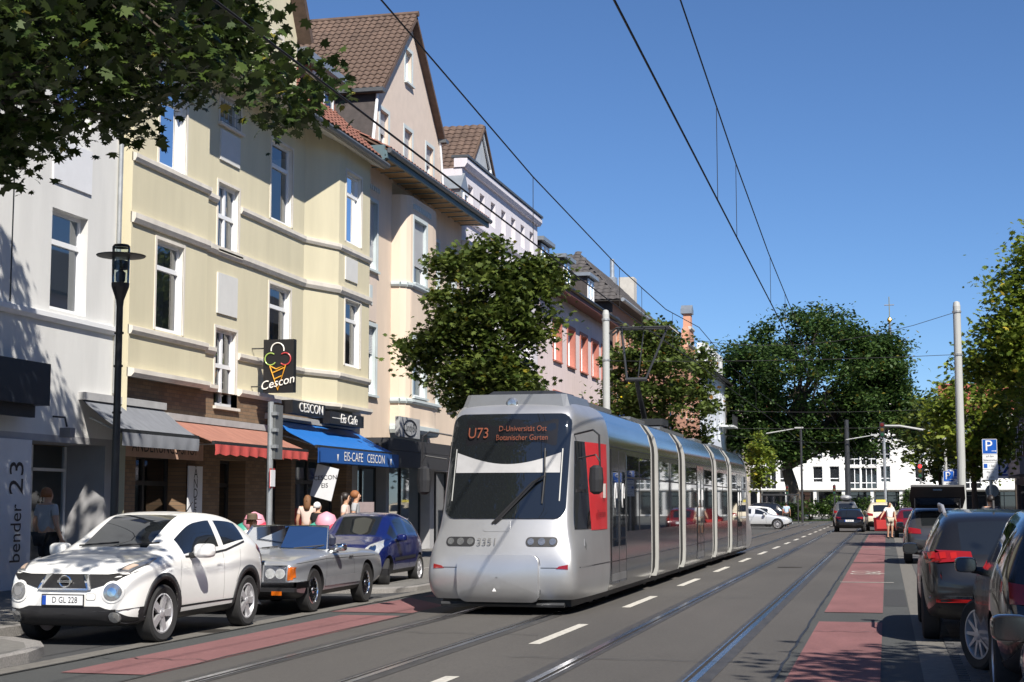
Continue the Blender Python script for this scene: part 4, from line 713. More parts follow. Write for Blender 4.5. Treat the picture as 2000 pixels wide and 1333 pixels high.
def inside(p):                                               # crown clear of facade and tram, shaped to keep its shadow off the upper wall
    if p[0] > -7.3 or p[0] < -14.6: return False
    wl = p[0] + 15.3
    if p[2] - 1.8 * wl > 5.0 - (p[1] + 1.43 * wl - 26): return False  # drops clumps whose shadow would land high on the white wall
    u, v = px_of(p)
    if u > 673 or v > lerp_(LOW, u): return False
    if v > 40 and (sin(u * .021 + 1.3) * cos(v * .03 + u * .008) > .6 or ((u - 130) / 34) ** 2 + ((v - 120) / 55) ** 2 < 1): return False
    return not ((u > 470 and v < 30 + (u - 470) * .62) or (u > 440 and v < 20))
def lerp_(T, u):
    for (a, x), (b_, y) in zip(T, T[1:]):
        if a <= u <= b_: return x + (y - x) * (u - a) / (b_ - a)
    return T[0][1]
cl = []
while len(cl) < 430:
    d = g.normal(size=3); d /= np.linalg.norm(d); p = np.array((-10.2, 16.0, 9.0)) + np.array((4.4, 6.2, 4.6)) * d * g.random() ** .4
    if inside(p): cl.append(Vector(p) - TB)
k = 0
while k < 190:                                               # dense lower fringe
    u, v = g.uniform(-150, 690), g.uniform(-60, 345); Y = g.uniform(15.5, 21.5); d = FW + RT * ((u - 1000) / FPX) - UP * ((v - 666.5) / FPX); q = Y / d.y; p = Vector((d.x * q, Y, EYE + d.z * q))
    if inside(p): cl.append(p - TB); k += 1
for _ in range(9): p = Vector((g.uniform(-10.1, -9.0), g.uniform(16.5, 17.5), .9)) + sunv * g.uniform(7.6, 8.6); cl.append(p - TB)  # unseen clumps added up-sun, to dapple the white car's bonnet
limbs = [[Vector((0, 0, 3.2)), Vector((.0, .2, 6.2)), Vector((.7, 1.5, 7.6)), Vector((1.7, 2.9, 8.1)), Vector((2.7, 3.9, 8.0))], [Vector((0, 0, 3.3)), Vector((-.4, .4, 6.6)), Vector((-.9, 1.6, 8.2)), Vector((-1.2, 3.0, 9.2))], [Vector((0, 0, 3.4)), Vector((.2, -.2, 6.0)), Vector((.5, .2, 8.5)), Vector((.8, .5, 10.8))], [Vector((0, 0, 3.5)), Vector((.8, -1.0, 6.2)), Vector((1.9, -2.0, 8.0))]]
b = MB(); b.tube([(0, 0, -.15), (.02, .05, 1.5), (0, 0, 3.5)], [.29, .22, .2], 12)
for L_ in limbs: b.tube(L_, [.16 - .13 * i / (len(L_) - 1) for i in range(len(L_))], 9)
allb = [p for L_ in limbs for p in L_[1:]]
for c in cl[::3]:
    s = min(allb, key=lambda q: (q - c).length); b.tube([s, s.lerp(c, .55) + Vector((0, 0, .12)), c], [.035, .02, .006], 5, False)
b.build('trunk', BARK, t, smooth=True)
P = np.concatenate([np.array(c) + g.normal(size=(int(g.uniform(32, 56)), 3)) * np.array([.24, .24, .16]) for c in cl[::-1]])
P = P[[px_of(Vector(p) + TB)[0] < 695 for p in P]]
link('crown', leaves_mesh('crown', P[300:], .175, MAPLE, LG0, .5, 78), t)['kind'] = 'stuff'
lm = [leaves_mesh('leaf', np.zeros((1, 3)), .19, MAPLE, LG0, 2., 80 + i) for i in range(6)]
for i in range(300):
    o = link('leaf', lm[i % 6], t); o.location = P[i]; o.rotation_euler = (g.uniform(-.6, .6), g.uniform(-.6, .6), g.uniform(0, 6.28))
# ------------------------------------------------------------------ tram
SILP = mat('silver_polished', (.4, .405, .415), .13, .92, vary=.05, vscale=2, vary2=.05, v2scale=.8)
SILV = mat('silver_paint', (.5, .505, .515), .33, .68, vary=.05, vscale=2, vary2=.04, v2scale=.8)
SILD = mat('silver_roof', (.3, .31, .32), .35, .7, vary=.06)
TGL = glass_mat('tram_glass', (.012, .014, .016), .1, opaque=True); TRED = mat('tram_red', (.5, .025, .03), .4, vary=.08, coat=.2); LGRE = mat('joint_grey', (.4, .4, .38), .5, vary=.08); BELL = mat('bellows', (.02, .02, .02), .9)
TX, TY = -5.63, 22.35
tram = thing('tram', 'silver low-floor articulated tram with red panel and black windscreen', 'tram', (TX, TY, 0))
LV = [  # z, front y, front half width, corner y offset, side half width
    (.24, .16, .98, .18, 1.15), (.34, .06, 1.04, .2, 1.185), (.55, .0, 1.07, .22, 1.2), (.8, .03, 1.06, .25, 1.2), (1.0, .1, 1.03, .3, 1.2), (1.2, .19, 1.0, .34, 1.2), (1.42, .29, .97, .38, 1.2), (1.75, .4, .965, .42, 1.2), (2.2, .56, .955, .46, 1.2), (2.65, .71, .945, .5, 1.2), (2.95, .83, .93, .52, 1.16), (3.1, .92, .9, .54, 1.1), (3.22, 1.05, .82, .55, .98), (3.3, 1.35, .66, .5, .76), (3.36, 1.8, .4, .4, .45)]
rows = []
for z, yf, wf, co_, hw in LV:
    k_ = .085 if z < 1.1 else .05; wf += k_; ym = yf + co_; half = [(0, yf), (wf * .35, yf + .01), (wf * .7, yf + .035), (wf * .93, yf + .07), (wf * 1.0, yf + .15), (min(hw, wf + (hw - wf) * .35 + .01), ym + .25), (hw - (hw - wf) * .12, max(ym + .9, 1.4)), (hw, 2.5), (hw, 2.72)]
    rows.append([(-x, y, z) for x, y in half[::-1]] + [(x, y, z) for x, y in half[1:]])
cab = MB().grid(rows); cab.face([p for p in rows[-1]]); cb0 = cab.build('cab_cage', SILV, None, smooth=True); md = cb0.modifiers.new('s', 'SUBSURF'); md.levels = md.render_levels = 2; md.boundary_smooth = 'PRESERVE_CORNERS'
dg_ = bpy.context.evaluated_depsgraph_get(); dg_.update(); cm_ = bpy.data.meshes.new_from_object(cb0.evaluated_get(dg_)); bpy.data.objects.remove(cb0); cb = link('cab_body', cm_, tram)
def bvh_of(o): return BVHTree.FromPolygons([v.co.copy() for v in o.data.vertices], [tuple(p.vertices) for p in o.data.polygons])
def patch(bv, poly, origin, ex, ey, dr, off, name, m, parent, rings=5, thick=.0, sub=4, both=None):
    """a panel outlined in a view plane, laid onto a surface by casting rays along dr"""
    ex, ey, dr, o = Vector(ex), Vector(ey), Vector(dr), Vector(origin); pts = []
    for i in range(len(poly)):
        p, q = poly[i], poly[(i + 1) % len(poly)]
        for k in range(sub): pts.append((p[0] + (q[0] - p[0]) * k / sub, p[1] + (q[1] - p[1]) * k / sub))
    cx, cy = sum(p[0] for p in pts) / len(pts), sum(p[1] for p in pts) / len(pts); rws = []; last = Vector((0, 0, 0))
    for r in range(rings + 1):
        f = max(r / rings, .02); row = []
        for a, b_ in pts + pts[:1]:
            s = o + ex * (cx + (a - cx) * f) + ey * (cy + (b_ - cy) * f); hit, nr, _, _ = bv.ray_cast(s, dr)
            if hit is None: nh, nr, _, _ = bv.find_nearest(s + dr * 2); hit = nh
            if nr.dot(dr) > 0: nr = -nr
            row.append(tuple(hit + nr * off))
        rws.append(row)
    b_ = MB().grid(rws)
    rim = [tuple(Vector(p) + dr * (off + .012)) for p in rws[-1]]; b_.grid([rws[-1], rim])
    return b_.build(name, m, parent, smooth=True, auto=45)
def rrect(x0, x1, z0, z1, r=.06, n=4):
    P = []
    for cx, cz, a in ((x1 - r, z1 - r, 0), (x0 + r, z1 - r, pi / 2), (x0 + r, z0 + r, pi), (x1 - r, z0 + r, 1.5 * pi)): P += [(cx + r * cos(a + pi / 2 * k / n), cz + r * sin(a + pi / 2 * k / n)) for k in range(n + 1)]
    return P
bv = bvh_of(cb); FV = dict(origin=(0, -3, 0), ex=(1, 0, 0), ey=(0, 0, 1), dr=(0, 1, 0))
ws = patch(bv, rrect(-.93, .93, 1.43, 3.04, .16), off=.02, name='windscreen', m=TGL, parent=tram, rings=14, sub=4, **FV)
bw_ = bvh_of(ws); FD = dict(FV)
def band(bv_, lo, hi, off, name, m, parent, V):
    rws = []
    for f in (0, .25, .5, .75, 1):
        row = []
        for p, q in zip(lo, hi):
            s_ = Vector(V['origin']) + Vector(V['ex']) * (p[0] + (q[0] - p[0]) * f) + Vector(V['ey']) * (p[1] + (q[1] - p[1]) * f); hit, nr, _, _ = bv_.ray_cast(s_, Vector(V['dr'])); row.append(tuple(hit - Vector(V['dr']) * off))
        rws.append(row)
    return MB().grid(rws).build(name, m, parent, smooth=True)
xs = [-.82 + 1.64 * k / 16 for k in range(17)]
bl_ = band(bv, [(x, 2.13) for x in xs], [(x, 2.44 - .18 * cos(x / .82 * pi / 2)) for x in xs], .03, 'sun_blind', mat('blind_white', (.36, .36, .365), .7), ws, FD)
for x in (-.84, .84): band(bv, [(x - .008, 1.7), (x + .008, 1.7)], [(x - .008, 2.5), (x + .008, 2.5)], .03, 'blind_rail', LGRE, ws, FD)
LED = mat('led_orange', (.15, .035, .012), .5, emit=(1, .22, .05, .015))
for tx, s, x, z in (('U73', .25, -.5, 2.74), ('D-Universität Ost', .13, .2, 2.81), ('Botanischer Garten', .13, .2, 2.67)):
    me = text_mesh(tx, s, sx=.8); me.materials.append(LED); hit, nr, _, _ = bv.ray_cast(Vector((x, -3, z)), Vector((0, 1, 0))); me.transform(basis((x, hit.y - .06, z), (1, 0, 0), (0, .36, 1))); link('destination_lettering', me, ws)
patch(bv, rrect(-.7, .74, 2.54, 2.95, .03), off=.022, name='destination_display', m=mat('display_black', (.01, .01, .012), .25), parent=ws, rings=3, sub=2, **FD)
for dx in (0, .045): MB().tube([(-.16 + dx, .255, 1.36), (-.1 + dx, .25, 1.42), (.42 + dx, .42, 1.98), (.6, .45, 2.08)], [.02, .018, .013, .012], 6).build('wiper_arm', BLACKP, ws)
MB().tube([(.58, .36, 1.66), (.6, .47, 2.08), (.58, .6, 2.5)], .014, 6).build('wiper_blade', BLACKP, ws)
MB().box(-.37, -.29, .42, .43, 1.52, 1.62).build('sticker', WHITEL, ws)
patch(bv, rrect(-.3, .12, 1.24, 1.41, .04), off=.006, name='wiper_recess', m=SILV, parent=tram, rings=2, sub=2, **FV)
for s in (-1, 1):
    x0, x1 = (.38, .86) if s > 0 else (-.86, -.4)
    hl = patch(bv, rrect(x0, x1, 1.02, 1.16, .065), off=.008, name='headlight', m=BLACKP, parent=tram, rings=3, sub=2, **FV)
    for k, r in ((0, .05), (1, .055), (2, .05)):
        cx = x0 + .075 + k * (x1 - x0 - .15) / 2; patch(bv, [(cx + r * cos(a * pi / 6), 1.09 + r * sin(a * pi / 6)) for a in range(12)], off=.016, name='lamp', m=CLEARL, parent=hl, rings=2, sub=1, **FV)
    patch(bv, [(s * .86, .7), (s * 1.03, .69), (s * 1.03, .76), (s * .9, .735)] if s > 0 else [(-1.03, .69), (-.86, .7), (-.9, .735), (-1.03, .76)], off=.01, name='side_marker', m=REDL, parent=tram, rings=2, sub=2, **FV)
patch(bv, rrect(-.63, .6, .26, .88, .12), off=.085, name='coupler_cover', m=SILV, parent=tram, rings=7, sub=2, **FV)
sm_ = rrect(-.645, .615, .25, .895, .13); band(bv, sm_ + sm_[:1], [(x * 1.012 - .0, .57 + (z - .57) * 1.025) for x, z in sm_ + sm_[:1]], .006, 'cover_seam', DARKM, tram, FV)
for x0, x1 in ((-1.03, -.65), (.63, 1.03)): patch(bv, [(x0, .705), (x1, .705), (x1, .717), (x0, .717)], off=.003, name='panel_seam', m=DARKM, parent=tram, rings=1, sub=4, **FV)
me = text_mesh('3351', .16, align='LEFT'); me.materials.append(mat('grey_lettering', (.12, .12, .12), .6)); hit, nr, _, _ = bv.ray_cast(Vector((-.25, -3, 1.09)), Vector((0, 1, 0))); me.transform(basis((-.37, hit.y - .03, 1.09), (1, 0, 0), (0, .4, 1))); link('fleet_number', me, tram)
MB().prism([(0, 0), (.03, .05), (-.03, .05)], -.11, -.1, lambda a, b_, n: (a - .04, n, .42 - b_)).build('lifting_mark', WHITEL, tram)
# roof fairing with top lamp
def frustum(mb, lo, z0, hi, z1): n_ = len(lo); mb.mesh([(x, y, z0) for x, y in lo] + [(x, y, z1) for x, y in hi], [tuple(range(n_))[::-1], tuple(range(n_, 2 * n_))] + [(i, (i + 1) % n_, n_ + (i + 1) % n_, n_ + i) for i in range(n_)]); return mb
frustum(MB(), [(-.9, 1.1), (-.8, 1.02), (.8, 1.02), (.9, 1.1), (.95, 2.7), (-.95, 2.7)], 3.05, [(-.8, 1.2), (-.72, 1.13), (.72, 1.13), (.8, 1.2), (.84, 2.7), (-.84, 2.7)], 3.37).build('roof_fairing', SILD, tram)
frustum(MB(), [(-.6, 1.5), (.6, 1.5), (.7, 2.7), (-.7, 2.7)], 3.37, [(-.5, 1.65), (.5, 1.65), (.6, 2.7), (-.6, 2.7)], 3.46).build('roof_unit', DARKM, tram)
MB().lathe([(.085, 0), (.1, .03), (.07, .05), (.0, .055)], lambda x, y, z: (x - .05, 1.1 - z, y + 3.22), 16).build('top_lamp', [CLEARL], tram)
# cab sides: black side window, red panel
for s in (1, -1):
    SD = dict(origin=(3 * s, 0, 0), ex=(0, 1, 0), ey=(0, 0, 1), dr=(-s, 0, 0)); sw_ = [(.5, 1.27), (1.3, 1.27), (1.3, 2.62), (.88, 2.62)]
    cw = patch(bv, sw_, off=.008, name='cab_side_window', m=TGL, parent=tram, rings=3, sub=4, **SD)
    patch(bv, [(.72, 1.83), (1.28, 1.83), (1.28, 1.88), (.74, 1.88)], off=.012, name='window_bar', m=BLACKP, parent=cw, rings=1, sub=3, **SD)
    rp = patch(bv, [(1.32, 1.25), (2.45, 1.25), (2.45, 2.62), (1.32, 2.62)], off=.008, name='red_panel', m=TRED, parent=tram, rings=4, sub=4, **SD)
    MB().box(min(1.2 * s, 1.235 * s), max(1.2 * s, 1.235 * s), 2.12, 2.2, 1.75, 1.98).build('door_button', LGRE, rp)
    patch(bv, [(.35, .705), (2.7, .705), (2.7, .72), (.35, .72)], off=.003, name='panel_seam', m=DARKM, parent=tram, rings=1, sub=8, **SD)
    patch(bv, [(.78, 1.02), (.86, .96), (.92, 1.02), (.86, 1.12)], off=.006, name='lock_cover', m=SILD, parent=tram, rings=2, sub=2, **SD)
    if s > 0: me = text_mesh('Rheinbahn', .17); me.materials.append(mat('dark_red_lettering', (.16, .01, .012), .5)); me.transform(basis((1.207, 1.95, 1.5), (0, 1, 0), (0, 0, 1))); link('operator_lettering', me, rp)
    # mirror on a long bracket
    mm = MB(); mm.tube([(s * .98, .9, 2.72), (s * 1.3, .75, 2.78), (s * 1.4, .7, 2.7), (s * 1.42, .68, 2.05)], .016, 6); mm.tube([(s * 1.05, .85, 2.35), (s * 1.35, .7, 2.4), (s * 1.41, .68, 2.3)], .013, 6)
    mo = mm.build('mirror_bracket', BLACKP, tram); MB().lathe([(.04, -.22), (.1, -.18), (.115, 0), (.1, .18), (.04, .22)], lambda x, y, z: (s * 1.36 + x, .66 + y * .6, 2.02 + z), 12).build('mirror', BLACKP, mo)
# passenger sections
PR = [(0, .24), (1.15, .24), (1.19, .36), (1.2, .6), (1.2, 2.6), (1.19, 2.75), (1.13, 2.98), (.98, 3.2), (.72, 3.31), (0, 3.36)]
RING = [(x, z) for x, z in PR] + [(-x, z) for x, z in PR[-2:0:-1]]
SEC = [(2.72, 7.35, [('door', 2.85, 4.35), ('win', 4.45, 7.2)]), (8.3, 11.5, [('win', 8.45, 11.35)]), (12.55, 18.15, [('win', 12.7, 14.6), ('door', 14.75, 16.1), ('win', 16.25, 18.0)]), (19.2, 22.15, [('win', 19.35, 22.0)]), (23.3, 28.0, [('win', 23.45, 24.9), ('door', 25.0, 26.4), ('win', 26.5, 27.9)])]
VENT = mat('vent_grille', (.16, .16, .165), .6, .3)
for si, (y0, y1, items) in enumerate(SEC):
    b = MB(); n = len(RING); vs = [(x, y, z) for y in (y0, y1) for x, z in RING]; b.mesh(vs, [(k, (k + 1) % n, n + (k + 1) % n, n + k) for k in range(n)] + [tuple(range(n)), tuple(range(n, 2 * n))]); sec = b.build('section', SILP, tram, smooth=True, auto=25)
    for s in (1, -1):
        X0, X1 = (1.19, 1.206) if s > 0 else (-1.206, -1.19); X2 = 1.212 * s
        for kind, a, c in items:
            if kind == 'win':
                MB().box(X0, X1, a, c, 1.18, 2.5).build('window', TGL, sec)
                nb = max(1, round((c - a) / 1.3)); q = MB()
                for k in range(1, nb): yy = a + (c - a) * k / nb; q.box(min(X1 if s > 0 else X0, X2), max(X1 if s > 0 else X0, X2), yy - .02, yy + .02, 1.18, 2.5)
                q.box(min(X1 if s > 0 else X0, X2), max(X1 if s > 0 else X0, X2), a, c, 2.1, 2.13); q.build('window_bar', BLACKP, sec)
            else:
                m_ = (a + c) / 2; dd = MB().box(X0, X1, a, c, .34, 2.56); dr_ = dd.build('door', SILP, sec); q = MB()
                for u0, u1 in ((a + .13, m_ - .1), (m_ + .1, c - .13)): q.box(min(X2, s * 1.19), max(X2, s * 1.19), u0, u1, .95, 2.2)
                q.build('door_glass', TGL, dr_); q = MB()
                for u in (a, m_ - .008, c - .016): q.box(min(s * 1.2, s * 1.21), max(s * 1.2, s * 1.21), u, u + .016, .34, 2.56)
                q.build('door_seam', BLACKP, dr_); q = MB(); q.box(min(s * 1.2, s * 1.21), max(s * 1.2, s * 1.21), a + .05, c - .05, .38, .5); q.build('step_grille', VENT, dr_)
                if s > 0:
                    for uu, zz in (((a + m_) / 2, 1.75), ((m_ + c) / 2, 1.75)):
                        q = MB(); q.tube([(1.216, uu + .1 * cos(t * pi / 9), zz + (.42 if t < 9 else .3) * sin(t * pi / 9) * .6) for t in range(13)], .008, 5); q.build('door_decoration', WHITEL, dr_)
        MB().box(min(s * 1.2, s * 1.206), max(s * 1.2, s * 1.206), y0 + .05, y1 - .05, 2.6, 2.612).build('panel_seam', DARKM, sec); MB().box(min(s * 1.2, s * 1.206), max(s * 1.2, s * 1.206), y0 + .05, y1 - .05, .7, .71).build('panel_seam', DARKM, sec)
    b = MB().box(-.55, .55, y0 + .6, y1 - .7, 3.3, 3.44); b.build('roof_unit', SILD, sec)
for j, (y0, y1) in enumerate(((7.35, 8.3), (11.5, 12.55), (18.15, 19.2), (22.15, 23.3))):
    n = len(RING); b = MB(); K = 9
    for i in range(K):
        f = .93 if i % 2 else .97
        rws = [(x * f, y0 + (y1 - y0) * i / (K - 1), .3 + (z - .24) * .985) for x, z in RING]; b.v += rws
    b.f = [(i * n + k, i * n + (k + 1) % n, (i + 1) * n + (k + 1) % n, (i + 1) * n + k) for i in range(K - 1) for k in range(n)]; b.m = [0] * len(b.f); bl = b.build('joint_bellows', BELL, tram)
    for yy in (y0, y1 - .09):
        b = MB(); o_ = [(x * 1.004, z) for x, z in RING]; i_ = [(x * .9, .3 + (z - .24) * .95) for x, z in RING]; vs = [(x, y, z) for y in (yy, yy + .09) for ring_ in (o_, i_) for x, z in ring_]
        b.mesh(vs, [(k, (k + 1) % n, 2 * n + (k + 1) % n, 2 * n + k) for k in range(n)] + [(n + k, n + (k + 1) % n, 3 * n + (k + 1) % n, 3 * n + k) for k in range(n)] + [(k, (k + 1) % n, n + (k + 1) % n, n + k) for k in range(n)] + [(2 * n + k, 2 * n + (k + 1) % n, 3 * n + (k + 1) % n, 3 * n + k) for k in range(n)]); b.build('joint_frame', LGRE, bl, smooth=True, auto=30)
# tail: mirrored cab without its front details, under-frame, bogies
tl = MB(); tl.grid([[(-x, 28.0 + 2.72 - y, z) for x, y, z in r] for r in rows]); tl.build('tail_body', SILV, tram, smooth=True, auto=40)
MB().box(-1.0, 1.0, .5, 30.2, .12, .24).build('under_frame', BLACKP, tram)
for yy in (4.0, 9.9, 15.5, 20.7, 26.0):
    bg_ = MB().box(-.95, .95, yy - 1.1, yy + 1.1, .1, .32).build('bogie', BLACKP, tram)
    for dy in (-.75, .75):
        for s in (-1, 1): MB().lathe([(.28, -.06), (.3, -.05), (.3, .05), (.33, .06), (.33, .08), (.1, .09)], lambda x, y, z: (s * (.735 + z * .5), yy + dy + x, .3 + y), 18).build('wheel', DARKM, bg_)
MB().tube([(-.95, .25, .16), (.95, .25, .16)], .04, 6).build('guard_bar', DARKM, tram)
# pantograph
pb = MB().box(-.55, .55, -.5, .5, .1, .25); 
for sx in (-1, 1): pb.tube([(sx * .5, -.45, -.02), (sx * .5, -.45, .15)], .04, 6); pb.tube([(sx * .5, .45, -.02), (sx * .5, .45, .15)], .04, 6)
pg = pb.build('pantograph', DARKM, tram); pg.location = (0, 14.1, 3.4); MB().tube([(0, .4, .25), (0, -.9, 1.15)], [.07, .05], 8).tube([(-.25, -.9, 1.15), (.25, -.9, 1.15)], .05, 8).build('lower_arm', DARKM, pg)
b = MB()
for s in (-1, 1): b.tube([(s * .22, -.9, 1.15), (s * .55, .35, 2.45)], .028, 6)
b.tube([(.0, -.8, 1.0), (.0, .3, 2.4)], .014, 5); b.build('upper_arm', DARKM, pg); b = MB()
for dy in (-.18, .18): b.tube([(-.82, .35 + dy, 2.36), (-.65, .35 + dy, 2.5), (.65, .35 + dy, 2.5), (.82, .35 + dy, 2.36)], .028, 6)
for s in (-1, 1): b.tube([(s * .55, .17, 2.47), (s * .55, .53, 2.47)], .02, 6)
b.build('collector_head', DARKM, pg)
# ------------------------------------------------------------------ cars
def lerp_tab(tab, t):
    if t <= tab[0][0]: return tab[0][1]
    for (a, va), (b_, vb) in zip(tab, tab[1:]):
        if t <= b_: return va + (vb - va) * (t - a) / max(b_ - a, 1e-9)
    return tab[-1][1]
CGL = glass_mat('car_glass', (.012, .014, .016), .1, opaque=True)
def evaluated(o):
    dg = bpy.context.evaluated_depsgraph_get(); dg.update(); return bpy.data.meshes.new_from_object(o.evaluated_get(dg))
WCACHE = {}
def wheel_mesh(r, wd, spokes, rimr, mrim):
    key = (r, wd, spokes, rimr, mrim.name)
    if key in WCACHE: return WCACHE[key]
    T = lambda x, y, z: (z, x, y); h = wd / 2
    ty = MB().lathe([(rimr, -h * .8), (r * .9, -h), (r * .975, -h * .85), (r, -h * .6), (r, h * .6), (r * .975, h * .85), (r * .9, h), (rimr, h * .8)], T, 36, caps=False)
    tm = ty.build('wheel', RUBBER, data_only=True, smooth=True, auto=40)
    rm = MB(); rm.lathe([(rimr * 1.02, -h * .7), (rimr * 1.02, h * .82), (rimr * .95, h * .84), (rimr * .9, h * .55), (rimr * .86, -h * .5)], T, 36); rm.mi(1).lathe([(rimr * .86, h * .05), (.01, h * .05)], T, 24); rm.mi(0)
    rm.lathe([(rimr * .24, h * .1), (rimr * .24, h * .78), (rimr * .16, h * .86), (.005, h * .86)], T, 16)
    for k in range(spokes):
        a = 2 * pi * k / spokes; w0, w1 = rimr * (.16 if spokes < 8 else .09), rimr * (.2 if spokes < 8 else .06)
        pts = [(rimr * .18, -w0), (rimr * .93, -w1), (rimr * .93, w1), (rimr * .18, w0)]
        rm.prism([(p * cos(a) - q * sin(a), p * sin(a) + q * cos(a)) for p, q in pts], h * .45, h * .74, T)
    rme = rm.build('rim', [mrim, BLACKP], data_only=True, smooth=True, auto=30); WCACHE[key] = (tm, rme); return tm, rme
def add_wheels(car, ts, hw, r, wd=.21, spokes=5, rimr=None, mrim=None, steer=0):
    tm, rme = wheel_mesh(r, wd, spokes, rimr or r * .68, mrim or ALLOY)
    for i, t in enumerate(ts):
        for s in (-1, 1):
            o = link('wheel', tm, car); o.location = (s * (hw - wd / 2 - .01), t, r); o.rotation_euler = (0, 0, (0 if s > 0 else pi) + (steer if i == 0 else 0)); k = link('rim', rme, o)
def car_shell(car, S, paint, trim=None):
    L, H = S['L'], S['H']; hwm = S['W'] / 2; st = sorted(set(S['st'])); half = []
    sc = lambda tab, f: [(t, v * f) for t, v in tab]
    for t in st:
        zb = lerp_tab(S['bot'], t); zt = lerp_tab(S['top'], t); hw = lerp_tab(S['hw'], t) * hwm; zbe = min(lerp_tab(S['belt'], t), zt - .01); zm = zb + (zbe - zb) * .42; zsh = zb + (zbe - zb) * .82
        r = max(0, min(1, (zt - zbe) / (H * .3))); wr = S.get('roofw', .7) * hwm; bf = .95
        half.append([(0, zb), (hw * .86, zb), (hw * .975, zb + .1), (hw, zm), (hw * .985, zsh), (hw * bf, zbe), (hw * .8 * (1 - r) + wr * r, zbe + (zt - zbe) * (.5 + .4 * r)), (hw * .58 * (1 - r) + (wr - .1) * r, zbe + (zt - zbe) * (.85 + .12 * r)), (0, zt)])
        if 'tub' in S and S['tub'][0] < t < S['tub'][1]: half[-1][6:] = [(hw * .84, zbe - .06), (hw * .8, S['tub'][2]), (0, S['tub'][2])]
    rings = [[(x, t, z) for x, z in h_] + [(-x, t, z) for x, z in h_[-2:0:-1]] for t, h_ in zip(st, half)]; n = 16; b = MB()
    inn = lambda iv, a, c: any(x0 - 1e-4 <= a and c <= x1 + 1e-4 for x0, x1 in iv)
    for r in rings: b.v += r
    for i in range(len(st) - 1):
        for k in range(n):
            sgm = k if k < 8 else 15 - k; m = 0
            if sgm == 0 or sgm == 1: m = 4
            elif sgm == 5 and inn(S['side'], st[i], st[i + 1]): m = 1
            elif sgm == 7 and inn(S['ws'], st[i], st[i + 1]): m = 2
            elif sgm == 7 and inn(S['rw'], st[i], st[i + 1]): m = 3
            elif 'tub' in S and sgm >= 6 and inn([S['tub'][:2]], st[i], st[i + 1]): m = 4
            b.f.append((i * n + k, i * n + (k + 1) % n, (i + 1) * n + (k + 1) % n, (i + 1) * n + k)); b.m.append(m)
    b.f += [tuple(range(n)), tuple(range((len(st) - 1) * n, len(st) * n))]; b.m += [0, 0]
    mats = [paint, CGL, CGL, CGL, trim or BLACKP, BLACKP]; o = b.build('shell', mats, None, smooth=True); md = o.modifiers.new('s', 'SUBSURF'); md.levels = md.render_levels = 2
    me = evaluated(o); bpy.data.objects.remove(o); o = link('shell', me)
    cut = MB(); ra = S['r'] + S.get('gap', .05)
    for t in S['axles']:
        for s in (-1, 1): cut.lathe([(ra, 0), (ra, .55)], lambda x, y, z: (s * (hwm - .3 + z), t + x, S['r'] + .01 + y), 28)
    cm = cut.build('cut', mats, None); cm.data.polygons.foreach_set('material_index', [5] * len(cm.data.polygons)); bo = o.modifiers.new('b', 'BOOLEAN'); bo.object = cm; bo.operation = 'DIFFERENCE'; bo.solver = 'EXACT'
    me2 = evaluated(o); bpy.data.objects.remove(o); bpy.data.objects.remove(cm)
    V = [v.co.copy() for v in me2.vertices]; groups = {}
    for p in me2.polygons: groups.setdefault(min(p.material_index, 5), []).append(tuple(p.vertices))
    bvh = BVHTree.FromPolygons(V, [f for g_ in groups.values() for f in g_])
    def part(name, faces, m, parent):
        used = {}; vs = []; fs = []
        for f in faces:
            g_ = []
            for i in f:
                if i not in used: used[i] = len(vs); vs.append(V[i])
                g_.append(used[i])
            fs.append(g_)
        me = bpy.data.meshes.new(name); me.from_pydata(vs, [], fs); me.materials.append(m); me.polygons.foreach_set('use_smooth', [True] * len(fs)); me.set_sharp_from_angle(angle=R(38)); me.update(); return link(name, me, parent)
    body = part('body', groups.get(0, []), paint, car)
    for k, nm in ((2, 'windscreen'), (3, 'rear_window'), (4, 'lower_trim'), (5, 'wheel_housing')):
        if k in groups: part(nm, groups[k], mats[k], car)
    if 1 in groups:
        for s in (-1, 1):
            fs = [f for f in groups[1] if sum(V[i].x for i in f) * s > 0]
            if fs: part('side_window', fs, CGL, car)
    bpy.data.meshes.remove(me2); return body, bvh
def side_strip(bv, pts, wdt, off, name, m, parent, s, sub=6):
    P = []
    for (y0, z0), (y1, z1) in zip(pts, pts[1:]): P += [(y0 + (y1 - y0) * k / sub, z0 + (z1 - z0) * k / sub) for k in range(sub)]
    P.append(pts[-1]); ra, rb = [], []
    for i, (y, z) in enumerate(P):
        q = P[min(i + 1, len(P) - 1)]; p0 = P[max(i - 1, 0)]; d = Vector((q[0] - p0[0], q[1] - p0[1])); d = d.normalized() if d.length else Vector((1, 0)); nn = Vector((-d.y, d.x)) * wdt / 2
        for lst, sg in ((ra, 1), (rb, -1)):
            o = Vector((s * 3, y + nn.x * sg, z + nn.y * sg)); hit, nr, _, _ = bv.ray_cast(o, Vector((-s, 0, 0)))
            if hit is None or abs(hit.x) < .3: hit, nr, _, _ = bv.find_nearest(Vector((s * .9, y, z)))
            lst.append(tuple(hit + Vector((s * off, 0, 0))))
    MB().grid([ra, rb]).build(name, m, parent, smooth=True, recalc=False)
